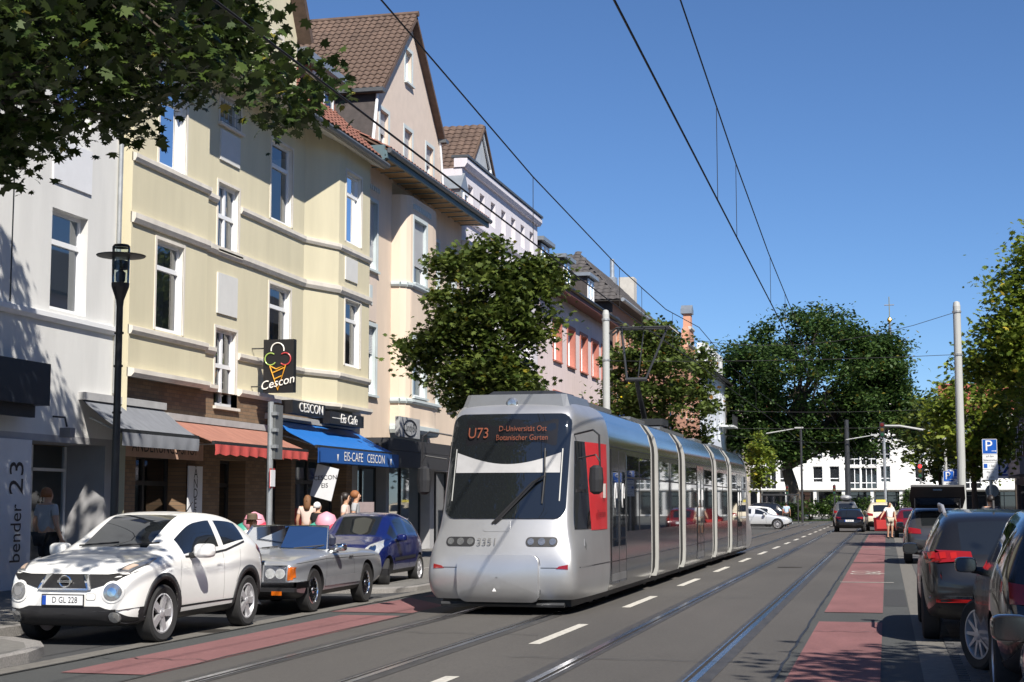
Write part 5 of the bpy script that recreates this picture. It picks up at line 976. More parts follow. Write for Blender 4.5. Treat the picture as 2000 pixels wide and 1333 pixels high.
def arch_trim(bv, t, r, r1, r2, s, hwm, m, parent, th=.02):
    ra, rb, rc = [], [], []
    for k in range(21):
        a = -.2 + (pi + .4) * k / 20; y1, z1 = t + r1 * cos(a), r + r1 * sin(a); y2, z2 = t + r2 * cos(a), max(.16, r + r2 * sin(a)); h2, _, _, _ = bv.ray_cast(Vector((s * 3, y2, z2)), Vector((-s, 0, 0)))
        x2 = h2.x if h2 is not None and abs(h2.x) > hwm * .8 else s * hwm * .96
        ra.append((x2 - s * .05, y1, z1)); rb.append((x2 + s * th * .8, y1, z1)); rc.append((x2 + s * th, y2, z2))
    MB().grid([ra, rb, rc, [(p[0] - s * .03, p[1], p[2]) for p in rc]]).build('wheel_arch_trim', m, parent, smooth=True)
def mirror(car, x, y, z, s, m, sz=(.105, .075, .075), stalk=BLACKP):
    a_, b_, c_ = sz; rows = []
    for f, k in ((-1, .5), (-.75, .85), (-.2, 1), (.45, 1), (.8, .97), (1, .9)):
        rows.append([(x + s * (a_ + .01) + a_ * k * np.sign(cos(t)) * abs(cos(t)) ** .55, y + f * b_, z + c_ * k * np.sign(sin(t)) * abs(sin(t)) ** .55) for t in [2 * pi * q / 20 for q in range(20)]])
    b = MB(); n = 20; b.mesh([p for r in rows for p in r], [(i * n + q, i * n + (q + 1) % n, (i + 1) * n + (q + 1) % n, (i + 1) * n + q) for i in range(5) for q in range(n)] + [tuple(range(n))[::-1], tuple(range(5 * n, 6 * n))]); mo = b.build('mirror', m, car, smooth=True, auto=50)
    MB().tube([(x - s * .06, y + .02, z - .06), (x + s * .06, y, z - .05)], [.04, .03], 8).build('mirror_arm', stalk, mo)
    g = [((p[0] - (x + s * (a_ + .01))) * .92 + x + s * (a_ + .01), y + b_ + .004, (p[2] - z) * .9 + z) for p in rows[-1]]; MB().face(g).build('mirror_glass', MIRG, mo); return mo
MIRG = mat('mirror_glass', (.13, .135, .14), .08, 1, vary=0)
PLATE = mat('plate_white', (.72, .73, .74), .4, vary=.02); EUB = mat('plate_blue', (.01, .06, .35), .4)
def plate(car, y, z, txt, rear=False, x=0):
    t = .52; sg = 1 if rear else -1; p = MB().box(x - t / 2, x + t / 2, min(y, y + sg * .012), max(y, y + sg * .012), z - .055, z + .055).build('number_plate', PLATE, car); ex = (1, 0, 0) if not rear else (-1, 0, 0); yy = y + sg * .0145
    MB().box(x + (-t / 2 if not rear else t / 2 - .05), x + (-t / 2 + .05 if not rear else t / 2), min(yy, y + sg * .0125), max(yy, y + sg * .0125), z - .053, z + .053).build('plate_band', EUB, p)
    MB().box(x - t / 2 - .012, x + t / 2 + .012, min(y - sg * .006, y + sg * .006), max(y - sg * .006, y + sg * .006), z - .068, z + .068).build('plate_holder', BLACKP, p)
    if txt: text('plate_lettering', txt, .1, basis((x + (.03 if not rear else -.03), yy, z), ex, (0, 0, 1)), BLACKL, p, sx=.82)
FRV = dict(origin=(0, -3, 0), ex=(1, 0, 0), ey=(0, 0, 1), dr=(0, 1, 0))
def RRV(L): return dict(origin=(0, L + 3, 0), ex=(1, 0, 0), ey=(0, 0, 1), dr=(0, -1, 0))
def sprof(kind, L, W, H):
    if kind == 'suv': top = [(0, .42), (.012, .5), (.04, .56), (.14, .625), (.25, .665), (.27, .68), (.4, .93), (.47, .985), (.6, 1), (.8, .975), (.88, .93), (.965, .66), (.985, .58), (1, .45)]; belt = [(0, .42), (.04, .54), (.25, .62), (.5, .65), (.8, .69), (.95, .66), (1, .45)]; ws = (.27, .4); rw = (.88, .965); side = [(.3, .37), (.4, .585), (.6, .83)]
    elif kind == 'sedan': top = [(0, .38), (.012, .46), (.04, .52), (.14, .6), (.27, .66), (.29, .675), (.42, .93), (.5, .99), (.6, 1), (.7, .955), (.86, .745), (.88, .735), (.96, .71), (.985, .62), (1, .45)]; belt = [(0, .38), (.04, .5), (.28, .62), (.6, .655), (.86, .7), (.96, .66), (1, .45)]; ws = (.29, .42); rw = (.72, .86); side = [(.34, .5), (.515, .68), (.69, .76)]
    else: top = [(0, .4), (.012, .47), (.04, .54), (.14, .62), (.24, .68), (.26, .695), (.41, .945), (.5, 1), (.62, .995), (.82, .94), (.86, .91), (.965, .62), (.985, .56), (1, .42)]; belt = [(0, .4), (.04, .52), (.25, .63), (.5, .655), (.8, .7), (.95, .62), (1, .42)]; ws = (.26, .41); rw = (.86, .955); side = [(.3, .39), (.41, .6), (.62, .8)]
    hw = [(0, .74), (.012, .84), (.05, .93), (.12, .985), (.2, 1), (.5, .985), (.8, 1), (.92, .96), (.98, .88), (1, .78)]; bot = [(0, .3), (.03, .2), (.1, .16), (.9, .16), (.97, .22), (1, .32)]
    f = lambda tab, k: [(t * L, v * k) for t, v in tab]; st = [t * L for t in (0, .012, .045, .1, .16, .22, *ws, (ws[0] + ws[1]) / 2, .5, *[v for iv in side for v in iv], .72, .8, *rw, .93, .97, .985, 1)]
    st = sorted(st); st2 = [st[0]]
    for v in st[1:]:
        if v - st2[-1] > .012 * L or v in (L,): st2.append(v)
    sn = lambda v: min(st2, key=lambda q: abs(q - v))
    return dict(L=L, W=W, H=H, top=f(top, H), belt=f(belt, H), hw=f(hw, 1), bot=f(bot, H * .95), st=st2, ws=[(sn(ws[0] * L), sn(ws[1] * L))], rw=[(sn(rw[0] * L), sn(rw[1] * L))], side=[(sn(a * L), sn(b_ * L)) for a, b_ in side])
def simple_car(name, label, kind, L, W, H, paint, loc, rz, r=.32, axles=(.2, .8), spokes=5, plate_txt='', group=None, lights=True, cat='car', steer=0):
    c = thing(name, label, cat, loc, rz, group); S = sprof(kind, L, W, H); S['r'] = r; S['axles'] = [a * L for a in axles]; body, bv = car_shell(c, S, paint); hw = W / 2; add_wheels(c, S['axles'], hw, r, .21, spokes, steer=steer)
    zb = H * .6; F = FRV; Q = RRV(L)
    for s in (-1, 1):
        q = [(s * hw * .45, H * .43), (s * hw * .82, H * .45), (s * hw * .84, H * .53), (s * hw * .5, H * .485)]; patch(bv, q, off=.01, name='headlight', m=CLEARL, parent=c, rings=3, sub=4, **F)
        q = [(s * hw * .5, H * .52), (s * hw * .86, H * .53), (s * hw * .86, H * .63), (s * hw * .52, H * .6)]; patch(bv, q, off=.012, name='tail_light', m=REDL, parent=c, rings=3, sub=4, **Q) if lights else None
        mirror(c, s * hw * .96, L * (.33 if kind != 'sedan' else .36), H * .655, s, paint)
        for t in (.52, .73) if kind != 'hatch' else (.57,): side_strip(bv, [(L * t, H * .56), (L * (t + .045), H * .565)], .03, .02, 'door_handle', paint, c, s, 3)
        for t, zt_ in ((S['side'][0][0] * .98 + .02, .6), (S['side'][1][1] + .02, .64), (S['side'][-1][1] * .95, .62)): side_strip(bv, [(t, H * .2), (t + .02, H * .4), (t, H * zt_)], .009, .002, 'door_seam', BLACKP, c, s, 4)
    patch(bv, [(-hw * .4, H * .28), (hw * .4, H * .28), (hw * .42, H * .4), (-hw * .42, H * .4)], off=.008, name='grille', m=BLACKP, parent=c, rings=3, sub=3, **F)
    h_, _, _, _ = bv.ray_cast(Vector((0, -3, H * .3)), Vector((0, 1, 0))); plate(c, h_.y - .02, H * .27, plate_txt)
    h_, _, _, _ = bv.ray_cast(Vector((0, L + 3, H * .47)), Vector((0, -1, 0))); plate(c, h_.y + .012, H * .47, plate_txt, True)
    patch(bv, [(-hw * .78, H * .16), (hw * .78, H * .16), (hw * .8, H * .27), (-hw * .8, H * .27)], off=.01, name='rear_bumper', m=BLACKP, parent=c, rings=3, sub=4, **Q)
    return c, bv, S
# ---- white compact SUV
PW = mat('white_car_paint', (.78, .78, .76), .28, vary=.02, coat=.6)
jk = thing('white_crossover', 'white compact crossover with round lamps and black wheel arch trim', 'car', (-9.37, 16.42, 0), 0)
S = dict(L=4.135, W=1.765, H=1.57, r=.345, axles=[.83, 3.36], gap=.055, roofw=.68,
    top=[(0, .66), (.04, .76), (.12, .88), (.3, .97), (.6, 1.03), (.95, 1.075), (1.12, 1.1), (1.5, 1.31), (1.85, 1.475), (2.05, 1.53), (2.4, 1.565), (3.0, 1.545), (3.4, 1.49), (3.62, 1.42), (3.95, 1.1), (4.06, .98), (4.12, .8), (4.135, .62)],
    belt=[(0, .64), (.12, .84), (.6, .965), (1.12, 1.02), (2.0, 1.01), (2.7, 1.06), (3.3, 1.17), (3.7, 1.14), (3.95, 1.05), (4.06, .95), (4.135, .6)],
    hw=[(0, .66), (.04, .78), (.12, .88), (.3, .95), (.6, .99), (.83, 1.0), (1.2, .985), (1.6, .965), (2.4, .965), (2.9, .985), (3.36, 1.0), (3.7, .975), (3.95, .92), (4.06, .86), (4.135, .72)],
    bot=[(0, .36), (.12, .24), (.5, .2), (3.7, .22), (4.0, .3), (4.135, .42)], st=[0, .04, .12, .3, .6, .83, .95, 1.12, 1.5, 1.85, 2.05, 2.13, 2.4, 2.55, 2.63, 3.0, 3.3, 3.62, 3.8, 3.95, 4.06, 4.12, 4.135], ws=[(1.12, 2.05)], rw=[(3.62, 3.95)], side=[(1.5, 2.55), (2.63, 3.3)])
body, bv = car_shell(jk, S, PW); add_wheels(jk, S['axles'], .885, .345, .22, 5, .235, ALLOY, steer=R(-4)); F = FRV
GRL = mat('grille_black', (.012, .012, .013), .5, vary=.4, vscale=60)
gr = patch(bv, [(-.78, .86), (-.6, .74), (-.3, .66), (.3, .66), (.6, .74), (.78, .86), (.5, .83), (-.5, .83)], off=.012, name='grille', m=GRL, parent=jk, rings=4, sub=3, **F)
for s in (-1, 1): patch(bv, [(s * .3, .655), (s * .345, .655), (s * .27, .825), (s * .2, .825)] if s > 0 else [(-.345, .655), (-.3, .655), (-.2, .825), (-.27, .825)], off=.026, name='chrome_bar', m=CHROME, parent=gr, rings=1, sub=4, **F)
patch(bv, [(-.3, .65), (.3, .65), (.3, .672), (-.3, .672)], off=.026, name='chrome_bar', m=CHROME, parent=gr, rings=1, sub=4, **F)
hit, nr, _, _ = bv.ray_cast(Vector((0, -3, .755)), Vector((0, 1, 0))); MB().tube([(.072 * cos(a * pi / 10), hit.y - .035, .755 + .066 * sin(a * pi / 10)) for a in range(21)], .011, 8).build('badge_ring', CHROME, gr); MB().box(-.09, .09, hit.y - .05, hit.y - .034, .74, .77).build('badge_bar', CHROME, gr); text('badge_lettering', 'NISSAN', .034, basis((0, hit.y - .052, .755), (1, 0, 0), (0, 0, 1)), BLACKL, gr)
for s in (-1, 1):
    rl = patch(bv, [(s * .6 + .125 * cos(a * pi / 10), .635 + .125 * sin(a * pi / 10)) for a in range(20)], off=.012, name='round_headlight', m=PW, parent=jk, rings=3, sub=1, **F)
    patch(bv, [(s * .6 + .098 * cos(a * pi / 10), .635 + .098 * sin(a * pi / 10)) for a in range(20)], off=.02, name='lens', m=CLEARL, parent=rl, rings=3, sub=1, **F); patch(bv, [(s * .6 + .05 * cos(a * pi / 8), .635 + .05 * sin(a * pi / 8)) for a in range(16)], off=.025, name='bulb_reflector', m=CHROME, parent=rl, rings=2, sub=1, **F)
    # slim upper lamp along the bonnet edge, laid on from above
    TV = dict(origin=(0, 0, 3), ex=(1, 0, 0), ey=(0, 1, 0), dr=(0, 0, -1)); ul = patch(bv, [(s * .6, .16), (s * .73, .2), (s * .79, .55), (s * .77, .78), (s * .7, .5)], off=.016, name='upper_lamp', m=CLEARL, parent=jk, rings=3, sub=4, **TV); patch(bv, [(s * .63, .19), (s * .7, .22), (s * .74, .38), (s * .69, .36)], off=.022, name='indicator', m=mat('pale_amber', (.5, .38, .3), .3), parent=ul, rings=2, sub=3, **TV)
    patch(bv, [(s * .62 + .055 * cos(a * pi / 8), .36 + .055 * sin(a * pi / 8)) for a in range(16)], off=.035, name='fog_lamp', m=CLEARL, parent=jk, rings=2, sub=1, **F)
    for t in S['axles']: arch_trim(bv, t, .355, .4, .475, s, .8825, BLACKP, jk)
    side_strip(bv, [(1.25, .33), (2.92, .33)], .16, .012, 'sill_cladding', BLACKP, jk, s, 12)
    for pts in ([(1.3, .42), (1.28, .7), (1.36, 1.0)], [(2.58, .42), (2.6, .8), (2.6, 1.02)], [(2.95, .62), (3.08, .85), (3.1, 1.05)], [(1.36, .4), (2.9, .4)]): side_strip(bv, pts, .008, .002, 'door_seam', mat('seam_grey', (.25, .25, .25), .6), jk, s, 6)
    side_strip(bv, [(2.36, .9), (2.53, .905)], .035, .03, 'door_handle', PW, jk, s, 4); side_strip(bv, [(1.5, 1.0), (2.0, 1.0), (2.7, 1.05), (3.28, 1.15)], .025, .006, 'window_trim', BLACKP, jk, s, 5)
    mirror(jk, s * .87, 1.62, 1.07, s, PW, (.125, .1, .09)); side_strip(bv, [(3.72, 1.08), (3.95, .98), (4.04, .86)], .07, .012, 'tail_light', REDL, jk, s, 4)
patch(bv, [(-.8, .3), (-.5, .25), (.5, .25), (.8, .3), (.83, .46), (.6, .42), (.45, .47), (-.45, .47), (-.6, .42), (-.83, .46)], off=.02, name='lower_bumper', m=BLACKP, parent=jk, rings=4, sub=3, **F)
hit, _, _, _ = bv.ray_cast(Vector((0, -3, .53)), Vector((0, 1, 0))); plate(jk, hit.y - .03, .54, 'D GL 228')
patch(bv, rrect(.28, .4, .54, .62, .02), off=.004, name='tow_cover', m=mat('seam_grey', (.25, .25, .25), .6), parent=jk, rings=1, sub=1, **F); patch(bv, rrect(.285, .395, .545, .615, .02), off=.007, name='tow_cover_face', m=PW, parent=jk, rings=1, sub=1, **F)
for x0 in (-.45, .1): MB().tube([(x0, 1.12, 1.14), (x0 + .5, 1.2, 1.18)], .012, 5).build('wiper', BLACKP, jk)
MB().tube([(0, 3.2, 1.55), (0, 3.38, 1.68)], .008, 5).build('aerial', BLACKP, jk)
# ---- silver classic convertible
PS_ = mat('silver_car_paint', (.42, .44, .47), .28, .55, vary=.03, coat=.5); c = thing('classic_convertible', 'silver classic open convertible with twin round lamps and chrome bumper', 'car', (-9.45, 21.62, 0), 0)
S = dict(L=4.39, W=1.79, H=.98, r=.335, axles=[.88, 3.335], gap=.045, tub=(1.72, 3.05, .48),
    top=[(0, .72), (.03, .79), (.12, .825), (.6, .88), (1.3, .935), (1.62, .955), (1.72, .95), (3.05, .93), (3.2, .94), (3.8, .9), (4.25, .83), (4.36, .77), (4.39, .66)], belt=[(0, .68), (.03, .76), (.12, .8), (.6, .845), (1.3, .885), (1.7, .9), (3.1, .9), (3.8, .87), (4.25, .8), (4.39, .6)],
    hw=[(0, .9), (.03, .94), (.12, .965), (.6, .99), (1.5, 1), (3, 1), (3.8, .98), (4.25, .93), (4.39, .86)], bot=[(0, .34), (.1, .26), (.4, .2), (3.9, .22), (4.39, .36)], st=[0, .03, .12, .4, .6, .88, 1.3, 1.62, 1.71, 1.76, 2.2, 2.7, 3.0, 3.06, 3.2, 3.5, 3.8, 4.1, 4.25, 4.36, 4.39], ws=[], rw=[], side=[])
body, bv = car_shell(c, S, PS_); add_wheels(c, S['axles'], .88, .335, .2, 14, .2, CHROME); F = FRV
gl = patch(bv, [(-.36, .46), (.36, .46), (.38, .76), (-.38, .76)], off=.014, name='radiator_grille', m=BLACKP, parent=c, rings=3, sub=3, **F)
for k in range(6): z = .49 + k * .05; patch(bv, [(-.36, z), (.36, z), (.36, z + .014), (-.36, z + .014)], off=.024, name='grille_bar', m=CHROME, parent=gl, rings=1, sub=3, **F)
patch(bv, [(-.4, .755), (.4, .755), (.4, .79), (-.4, .79)], off=.03, name='grille_frame', m=CHROME, parent=gl, rings=1, sub=3, **F)
hit, _, _, _ = bv.ray_cast(Vector((0, -3, .61)), Vector((0, 1, 0))); MB().tube([(.11 * cos(a * pi / 10), hit.y - .035, .61 + .11 * sin(a * pi / 10)) for a in range(21)], .01, 8).tube([(0, hit.y - .035, .61), (0, hit.y - .035, .72)], .009, 6).tube([(0, hit.y - .035, .61), (-.095, hit.y - .035, .555)], .009, 6).tube([(0, hit.y - .035, .61), (.095, hit.y - .035, .555)], .009, 6).build('star_badge', CHROME, gl)
for s in (-1, 1):
    pn = patch(bv, [(s * .4, .5), (s * .74, .5), (s * .76, .74), (s * .4, .74)], off=.008, name='lamp_panel', m=CHROME, parent=c, rings=2, sub=3, **F)
    for x in (.5, .655): patch(bv, [(s * x + .075 * cos(a * pi / 9), .62 + .075 * sin(a * pi / 9)) for a in range(18)], off=.022, name='round_lamp', m=BRIGHTL, parent=pn, rings=3, sub=1, **F)
    patch(bv, [(s * .765, .52), (s * .83, .53), (s * .84, .71), (s * .775, .72)], off=.012, name='amber_indicator', m=ORL, parent=c, rings=2, sub=3, **F); side_strip(bv, [(.02, .625), (.12, .625)], .13, .01, 'amber_side_lamp', ORL, c, s, 4)
    side_strip(bv, [(1.35, .36), (1.35, .6), (1.4, .86)], .008, .002, 'door_seam', BLACKP, c, s, 5); side_strip(bv, [(2.62, .36), (2.64, .6), (2.62, .88)], .008, .002, 'door_seam', BLACKP, c, s, 5); side_strip(bv, [(.2, .76), (1.4, .8), (4.1, .78)], .008, .002, 'crease_shade_line', BLACKP, c, s, 8)  # thin black strip drawn as the shade line along the body crease
    side_strip(bv, [(2.38, .8), (2.56, .8)], .03, .018, 'door_handle', CHROME, c, s, 3); side_strip(bv, [(1.3, .45), (2.95, .45)], .14, .008, 'rub_strip', mat('grey_cladding', (.2, .21, .225), .5), c, s, 8)
    mirror(c, s * .86, 1.72, .97, s, CHROME, (.1, .07, .065), CHROME); MB().lathe([(.09, 0), (.16, .05), (.17, .2), (.13, .38), (.02, .42)], lambda x, y, z: (s * .38 + x * 1.4, 2.72 + y * .6, .55 + z), 12).build('seat', mat('navy_leather', (.02, .025, .05), .5), c); MB().lathe([(.03, 0), (.1, .03), (.11, .14), (.05, .2)], lambda x, y, z: (s * .38 + x * 1.2, 2.78 + y * .5, .95 + z), 12).build('headrest', mat('navy_leather', (.02, .025, .05), .5), c)
b = MB(); b.box(-.92, .92, -.12, -.02, .4, .5); b.box(-.92, -.84, -.1, .5, .4, .5); b.box(.84, .92, -.1, .5, .4, .5); b.build('front_bumper', CHROME, c, smooth=False); MB().box(-.93, .93, -.135, -.02, .36, .42).build('bumper_rubber', BLACKP, c)
MB().box(-.9, .9, 4.37, 4.46, .4, .52).build('rear_bumper', BLACKP, c)
for s in (-1, 1): MB().box(s * .66 - .08, s * .66 + .08, -.145, -.136, .31, .37).build('fog_indicator', ORL, c)
WSG = glass_mat('clear_glass', (.82, .88, .88), .05)
fw_ = [(-.78, 1.66, .93), (-.66, 2.02, 1.29), (.66, 2.02, 1.29), (.78, 1.66, .93)]; wf = MB().tube(fw_, .022, 8).tube([fw_[0], (0, 1.58, .95), fw_[3]], .015, 6).build('windscreen_frame', CHROME, c); MB().grid([[(-.78, 1.66, .93), (0, 1.59, .94), (.78, 1.66, .93)], [(-.66, 2.02, 1.29), (0, 1.98, 1.295), (.66, 2.02, 1.29)]]).build('windscreen', WSG, wf)
MB().tube([(.36 + .19 * cos(a * pi / 10), 2.06 + .06 * sin(a * pi / 10), .9 + .17 * sin(a * pi / 10)) for a in range(21)], .013, 6).build('steering_wheel', BLACKP, c); MB().box(-.8, .8, 1.74, 2.0, .78, .92).build('dashboard', mat('navy_leather', (.02, .025, .05), .5), c); MB().box(-.06, .06, 1.98, 2.02, 1.17, 1.23).build('rear_view_mirror', BLACKP, c)
for x in (-.3, .25): MB().tube([(x, 1.55, .955), (x + .45, 1.72, 1.0)], .009, 5).build('wiper', BLACKP, c)
# ---- dark blue city car
PB = mat('blue_car_paint', (.006, .013, .095), .25, .15, vary=.03, coat=.8); c, bv, S = simple_car('blue_city_car', 'small dark blue city car parked behind the silver convertible', 'hatch', 3.43, 1.63, 1.47, PB, (-10.25, 28.25, .02), R(2), .29, (.17, .85), 6, steer=R(14))
for s in (-1, 1):
    hl = patch(bv, [(s * .36, .68), (s * .5, .62), (s * .7, .66), (s * .74, .8), (s * .66, .92), (s * .5, .84)], off=.014, name='headlight', m=BRIGHTL, parent=c, rings=4, sub=3, **FRV); patch(bv, [(s * .58 + .07 * cos(a * pi / 8), .75 + .07 * sin(a * pi / 8)) for a in range(16)], off=.022, name='reflector', m=CHROME, parent=hl, rings=2, sub=1, **FRV)
    side_strip(bv, [(.95, .55), (2.5, .57)], .06, .012, 'rub_strip', BLACKP, c, s, 8)
MB().tube([(0, .95, 1.43), (0, 1.02, 1.62)], .007, 5).build('aerial', BLACKP, c)
# ---- far traffic
PSV = mat('light_silver_paint', (.62, .64, .66), .28, .4, vary=.03, coat=.5)
simple_car('silver_saloon', 'silver saloon crossing the junction side-on', 'sedan', 4.82, 1.82, 1.45, PSV, (-6.0, 102.3, 0), R(90), .33, (.19, .79), 10)
PBK = mat('black_car_paint', (.01, .01, .012), .22, vary=.03, coat=.8); simple_car('black_hatchback', 'black hatchback with lit red tail lamps driving away on the tracks', 'hatch', 4.21, 1.77, 1.42, PBK, (-2.15, 96.2, 0), pi, .32, (.2, .81), 5, 'D UA 51')
TAXI = mat('taxi_cream', (.68, .6, .45), .4, vary=.02, coat=.3); c, bv, S = simple_car('cream_taxi', 'cream taxi van with roof sign parked beyond the red car', 'suv', 4.6, 1.85, 1.75, TAXI, (-.35, 100.2, 0), pi, .33); MB().box(-.28, .28, 2.3, 2.46, 1.76, 1.9).build('taxi_sign', mat('taxi_yellow', (.7, .6, .1), .4), c)
c, bv, S = simple_car('roof_box_estate', 'dark estate with grey roof box waiting beyond the black hatchback', 'suv', 4.7, 1.85, 1.85, mat('grey_car_paint', (.12, .125, .13), .3, .4, coat=.5), (-2.9, 118, 0), pi, .34); MB().lathe([(.02, -1.05), (.3, -.9), (.42, -.2), (.42, .6), (.3, .95), (.02, 1.05)], lambda x, y, z: (x, 2.6 + z, 2.08 + y * .48), 16).build('roof_box', mat('roof_box_grey', (.25, .26, .28), .4), c); MB().box(-.6, .6, 2.0, 2.06, 1.84, 1.9).box(-.6, .6, 3.1, 3.16, 1.84, 1.9).build('roof_bar', BLACKP, c)
simple_car('white_hatchback', 'white hatchback partly hidden behind the silver saloon', 'hatch', 4.1, 1.75, 1.5, PW, (-11.6, 112, 0), R(-84), .31); simple_car('dark_van', 'dark van standing behind the silver saloon', 'suv', 4.3, 1.85, 1.75, PBK, (-11.9, 121, 0), R(-86), .34)
# ---- cars parked along the right-hand kerb
PRD = mat('dark_red_paint', (.12, .008, .012), .25, .1, coat=.8); GP = 'cars parked along the right-hand kerb'
c, bv, S = simple_car('red_hatchback', 'dark red hatchback with its driver door open', 'hatch', 4.1, 1.75, 1.48, PRD, (1.2, 81.5, 0), pi, .31, group=GP)
d = MB(); d.prism([(0, .3), (1.0, .3), (1.05, .95), (.85, .97), (.45, 1.4), (.1, 1.4), (0, .95)], -.03, .03, lambda p, q, n: (p, n, q)); do = d.build('open_door', PRD, c); do.location = (.86, 1.4, 0); do.rotation_euler = (0, 0, R(15)); MB().prism([(.08, .4), (.9, .4), (.92, .85), (.08, .85)], .031, .05, lambda p, q, n: (p, n, q)).build('door_lining', mat('red_lining', (.4, .02, .02), .6), do)
PGY = mat('dark_grey_paint', (.05, .05, .055), .22, .3, coat=.8); c, bv, S = simple_car('open_hatch_estate', 'dark grey estate with its tailgate raised open', 'suv', 4.5, 1.82, 1.6, PGY, (1.35, 48.2, 0), pi, .33, group=GP)
d = MB(); d.prism([(-.68, 0), (.68, 0), (.74, .5), (.7, 1.1), (-.7, 1.1), (-.74, .5)], -.06, 0, lambda p, q, n: (p, q, n)); do = d.build('open_tailgate', BLACKP, c); do.location = (0, 3.85, 1.58); do.rotation_euler = (R(32), 0, 0); MB().prism([(-.55, .12), (.55, .12), (.6, .55), (-.6, .55)], -.075, .012, lambda p, q, n: (p, q, n)).build('tailgate_glass', CGL, do); MB().box(-.12, .12, .95, 1.0, -.08, -.062).build('latch', CHROME, do)
for sx in (-.6, .6): MB().tube([(sx, 4.0, 1.3), (sx, 4.35, 1.85)], .012, 5).build('gas_strut', STEEL, c)
PTG = mat('deep_grey_paint', (.009, .009, .01), .25, 0, coat=.5); c, bv, S = simple_car('dark_suv', 'dark grey SUV with roof rails and wide red tail lamps', 'suv', 4.49, 1.84, 1.6, PTG, (1.3, 23.55, 0), pi, .36, (.2, .8), 5, group=GP, lights=False); Q = RRV(4.49)
for s in (-1, 1):
    MB().tube([(s * .6, 1.9, 1.56), (s * .62, 2.05, 1.65), (s * .62, 3.3, 1.63), (s * .6, 3.55, 1.53)], .022, 8).build('roof_rail', ALLOY, c); tl = patch(bv, [(s * .32, .98), (s * .84, .94), (s * .88, 1.1), (s * .34, 1.08)], off=.02, name='tail_light', m=REDL, parent=c, rings=3, sub=4, **Q)
    for k in range(3): patch(bv, [(s * (.5 + k * .12), 1.0), (s * (.57 + k * .12), .99), (s * (.58 + k * .12), 1.06), (s * (.51 + k * .12), 1.07)], off=.026, name='light_segment', m=mat('bright_red_lens', (.32, .012, .01), .2), parent=tl, rings=1, sub=3, **Q)
    patch(bv, [(s * .1, .5), (s * .75, .5), (s * .75, .535), (s * .1, .535)], off=.016, name='reflector_strip', m=REDL, parent=c, rings=1, sub=4, **Q)
patch(bv, [(-.82, .545), (.82, .545), (.82, .565), (-.82, .565)], off=.02, name='chrome_strip', m=CHROME, parent=c, rings=1, sub=8, **Q); MB().prism([(-.05, 0), (.05, 0), (.02, .1), (-.02, .08)], -.01, .01, lambda p, q, n: (n, 3.3 + p, 1.6 + q)).build('roof_aerial', BLACKP, c)
c, bv, S = simple_car('dark_crossover', 'glossy dark crossover parked in front of the grey SUV', 'suv', 4.4, 1.82, 1.63, mat('gloss_brown_black', (.012, .009, .009), .15, 0, coat=.7), (1.72, 17.2, 0), pi, .355, (.2, .8), 10, group=GP, steer=R(26))
c, bv, S = simple_car('black_estate', 'black estate whose door mirror shows at the kerb behind the crossover', 'hatch', 4.5, 1.8, 1.5, mat('gloss_black', (.014, .012, .012), .12, .2, coat=1.), (1.62, 10.45, 0), pi, .33, (.2, .8), 5, group=GP)
# ------------------------------------------------------------------ street furniture
lp_ = thing('street_lamp', 'slim dark post-top lamp with flat disc hood on the left pavement', 'street lamp', (-11.2, 21.0, .12))
MB().tube([(0, 0, -.1), (0, 0, 1.0), (0, 0, 1.05), (0, 0, 4.55)], [.085, .085, .062, .05], 14).build('post', DARKM, lp_); MB().lathe([(.05, 4.5), (.06, 4.6), (.13, 4.8), (.135, 4.86)], n=16).build('collar', DARKM, lp_)
MB().lathe([(.13, 4.86), (.135, 5.4)], n=20).build('glass_cylinder', WSG, lp_); MB().lathe([(.04, 4.86), (.07, 4.9), (.075, 5.02), (.03, 5.06), (.1, 5.07), (.1, 5.2), (.0, 5.22)], n=14).build('lamp_core', DARKM, lp_); MB().lathe([(.13, 5.26), (.36, 5.27), (.37, 5.285), (.13, 5.31)], n=28).build('disc_hood', DARKM, lp_)
MB().lathe([(.125, 5.4), (.135, 5.42), (.11, 5.45), (.1, 5.44)], n=16).build('top_ring', DARKM, lp_)
for z in (2.9, 3.6, 4.1): MB().tube([(-.07, 0, z), (.07, 0, z)], .02, 6).build('clamp', DARKM, lp_)
sp_ = thing('sign_post', 'weathered steel post with narrow edge-on traffic sign', 'sign post', (-10.95, 26.35, .12)); MB().tube([(0, 0, -.1), (0, 0, 3.4)], .055, 12).build('post', STEEL, sp_); MB().box(.06, .1, -.02, .34, 2.35, 3.35).build('sign_plate', mat('sign_back', (.2, .21, .21), .5, .5), sp_)
for z in (2.55, 2.85, 3.15): MB().box(.04, .14, -.06, .06, z, z + .06).build('clamp', STEEL, sp_)
st_ = MB().box(.05, .065, -.1, .1, 1.85, 2.15).build('small_notice', WHITEB, sp_); MB().box(.04, .049, -.12, .12, 1.82, 2.18).build('notice_frame', REDS, st_)
POLE = mat('pole_grey', (.42, .43, .42), .6, vary=.08, vscale=1.5, stretch=(1, 1, .3))
def pole(label, x, y, h, r=.112):
    t = thing('catenary_pole', label, 'pole', (x, y, 0), 0, 'catenary poles'); MB().tube([(0, 0, -.1), (0, 0, h - .15), (0, 0, h - .03), (0, 0, h)], [r * 1.12, r, r * .8, r * .3], 16).build('mast', POLE, t)
    MB().tube([(0, 0, h - .35), (0, 0, h - .29)], r * 1.2, 12).build('clamp_band', STEEL, t); MB().tube([(0, 0, h - 1.65), (0, 0, h - 1.59)], r * 1.2, 12).build('clamp_band', STEEL, t); return t
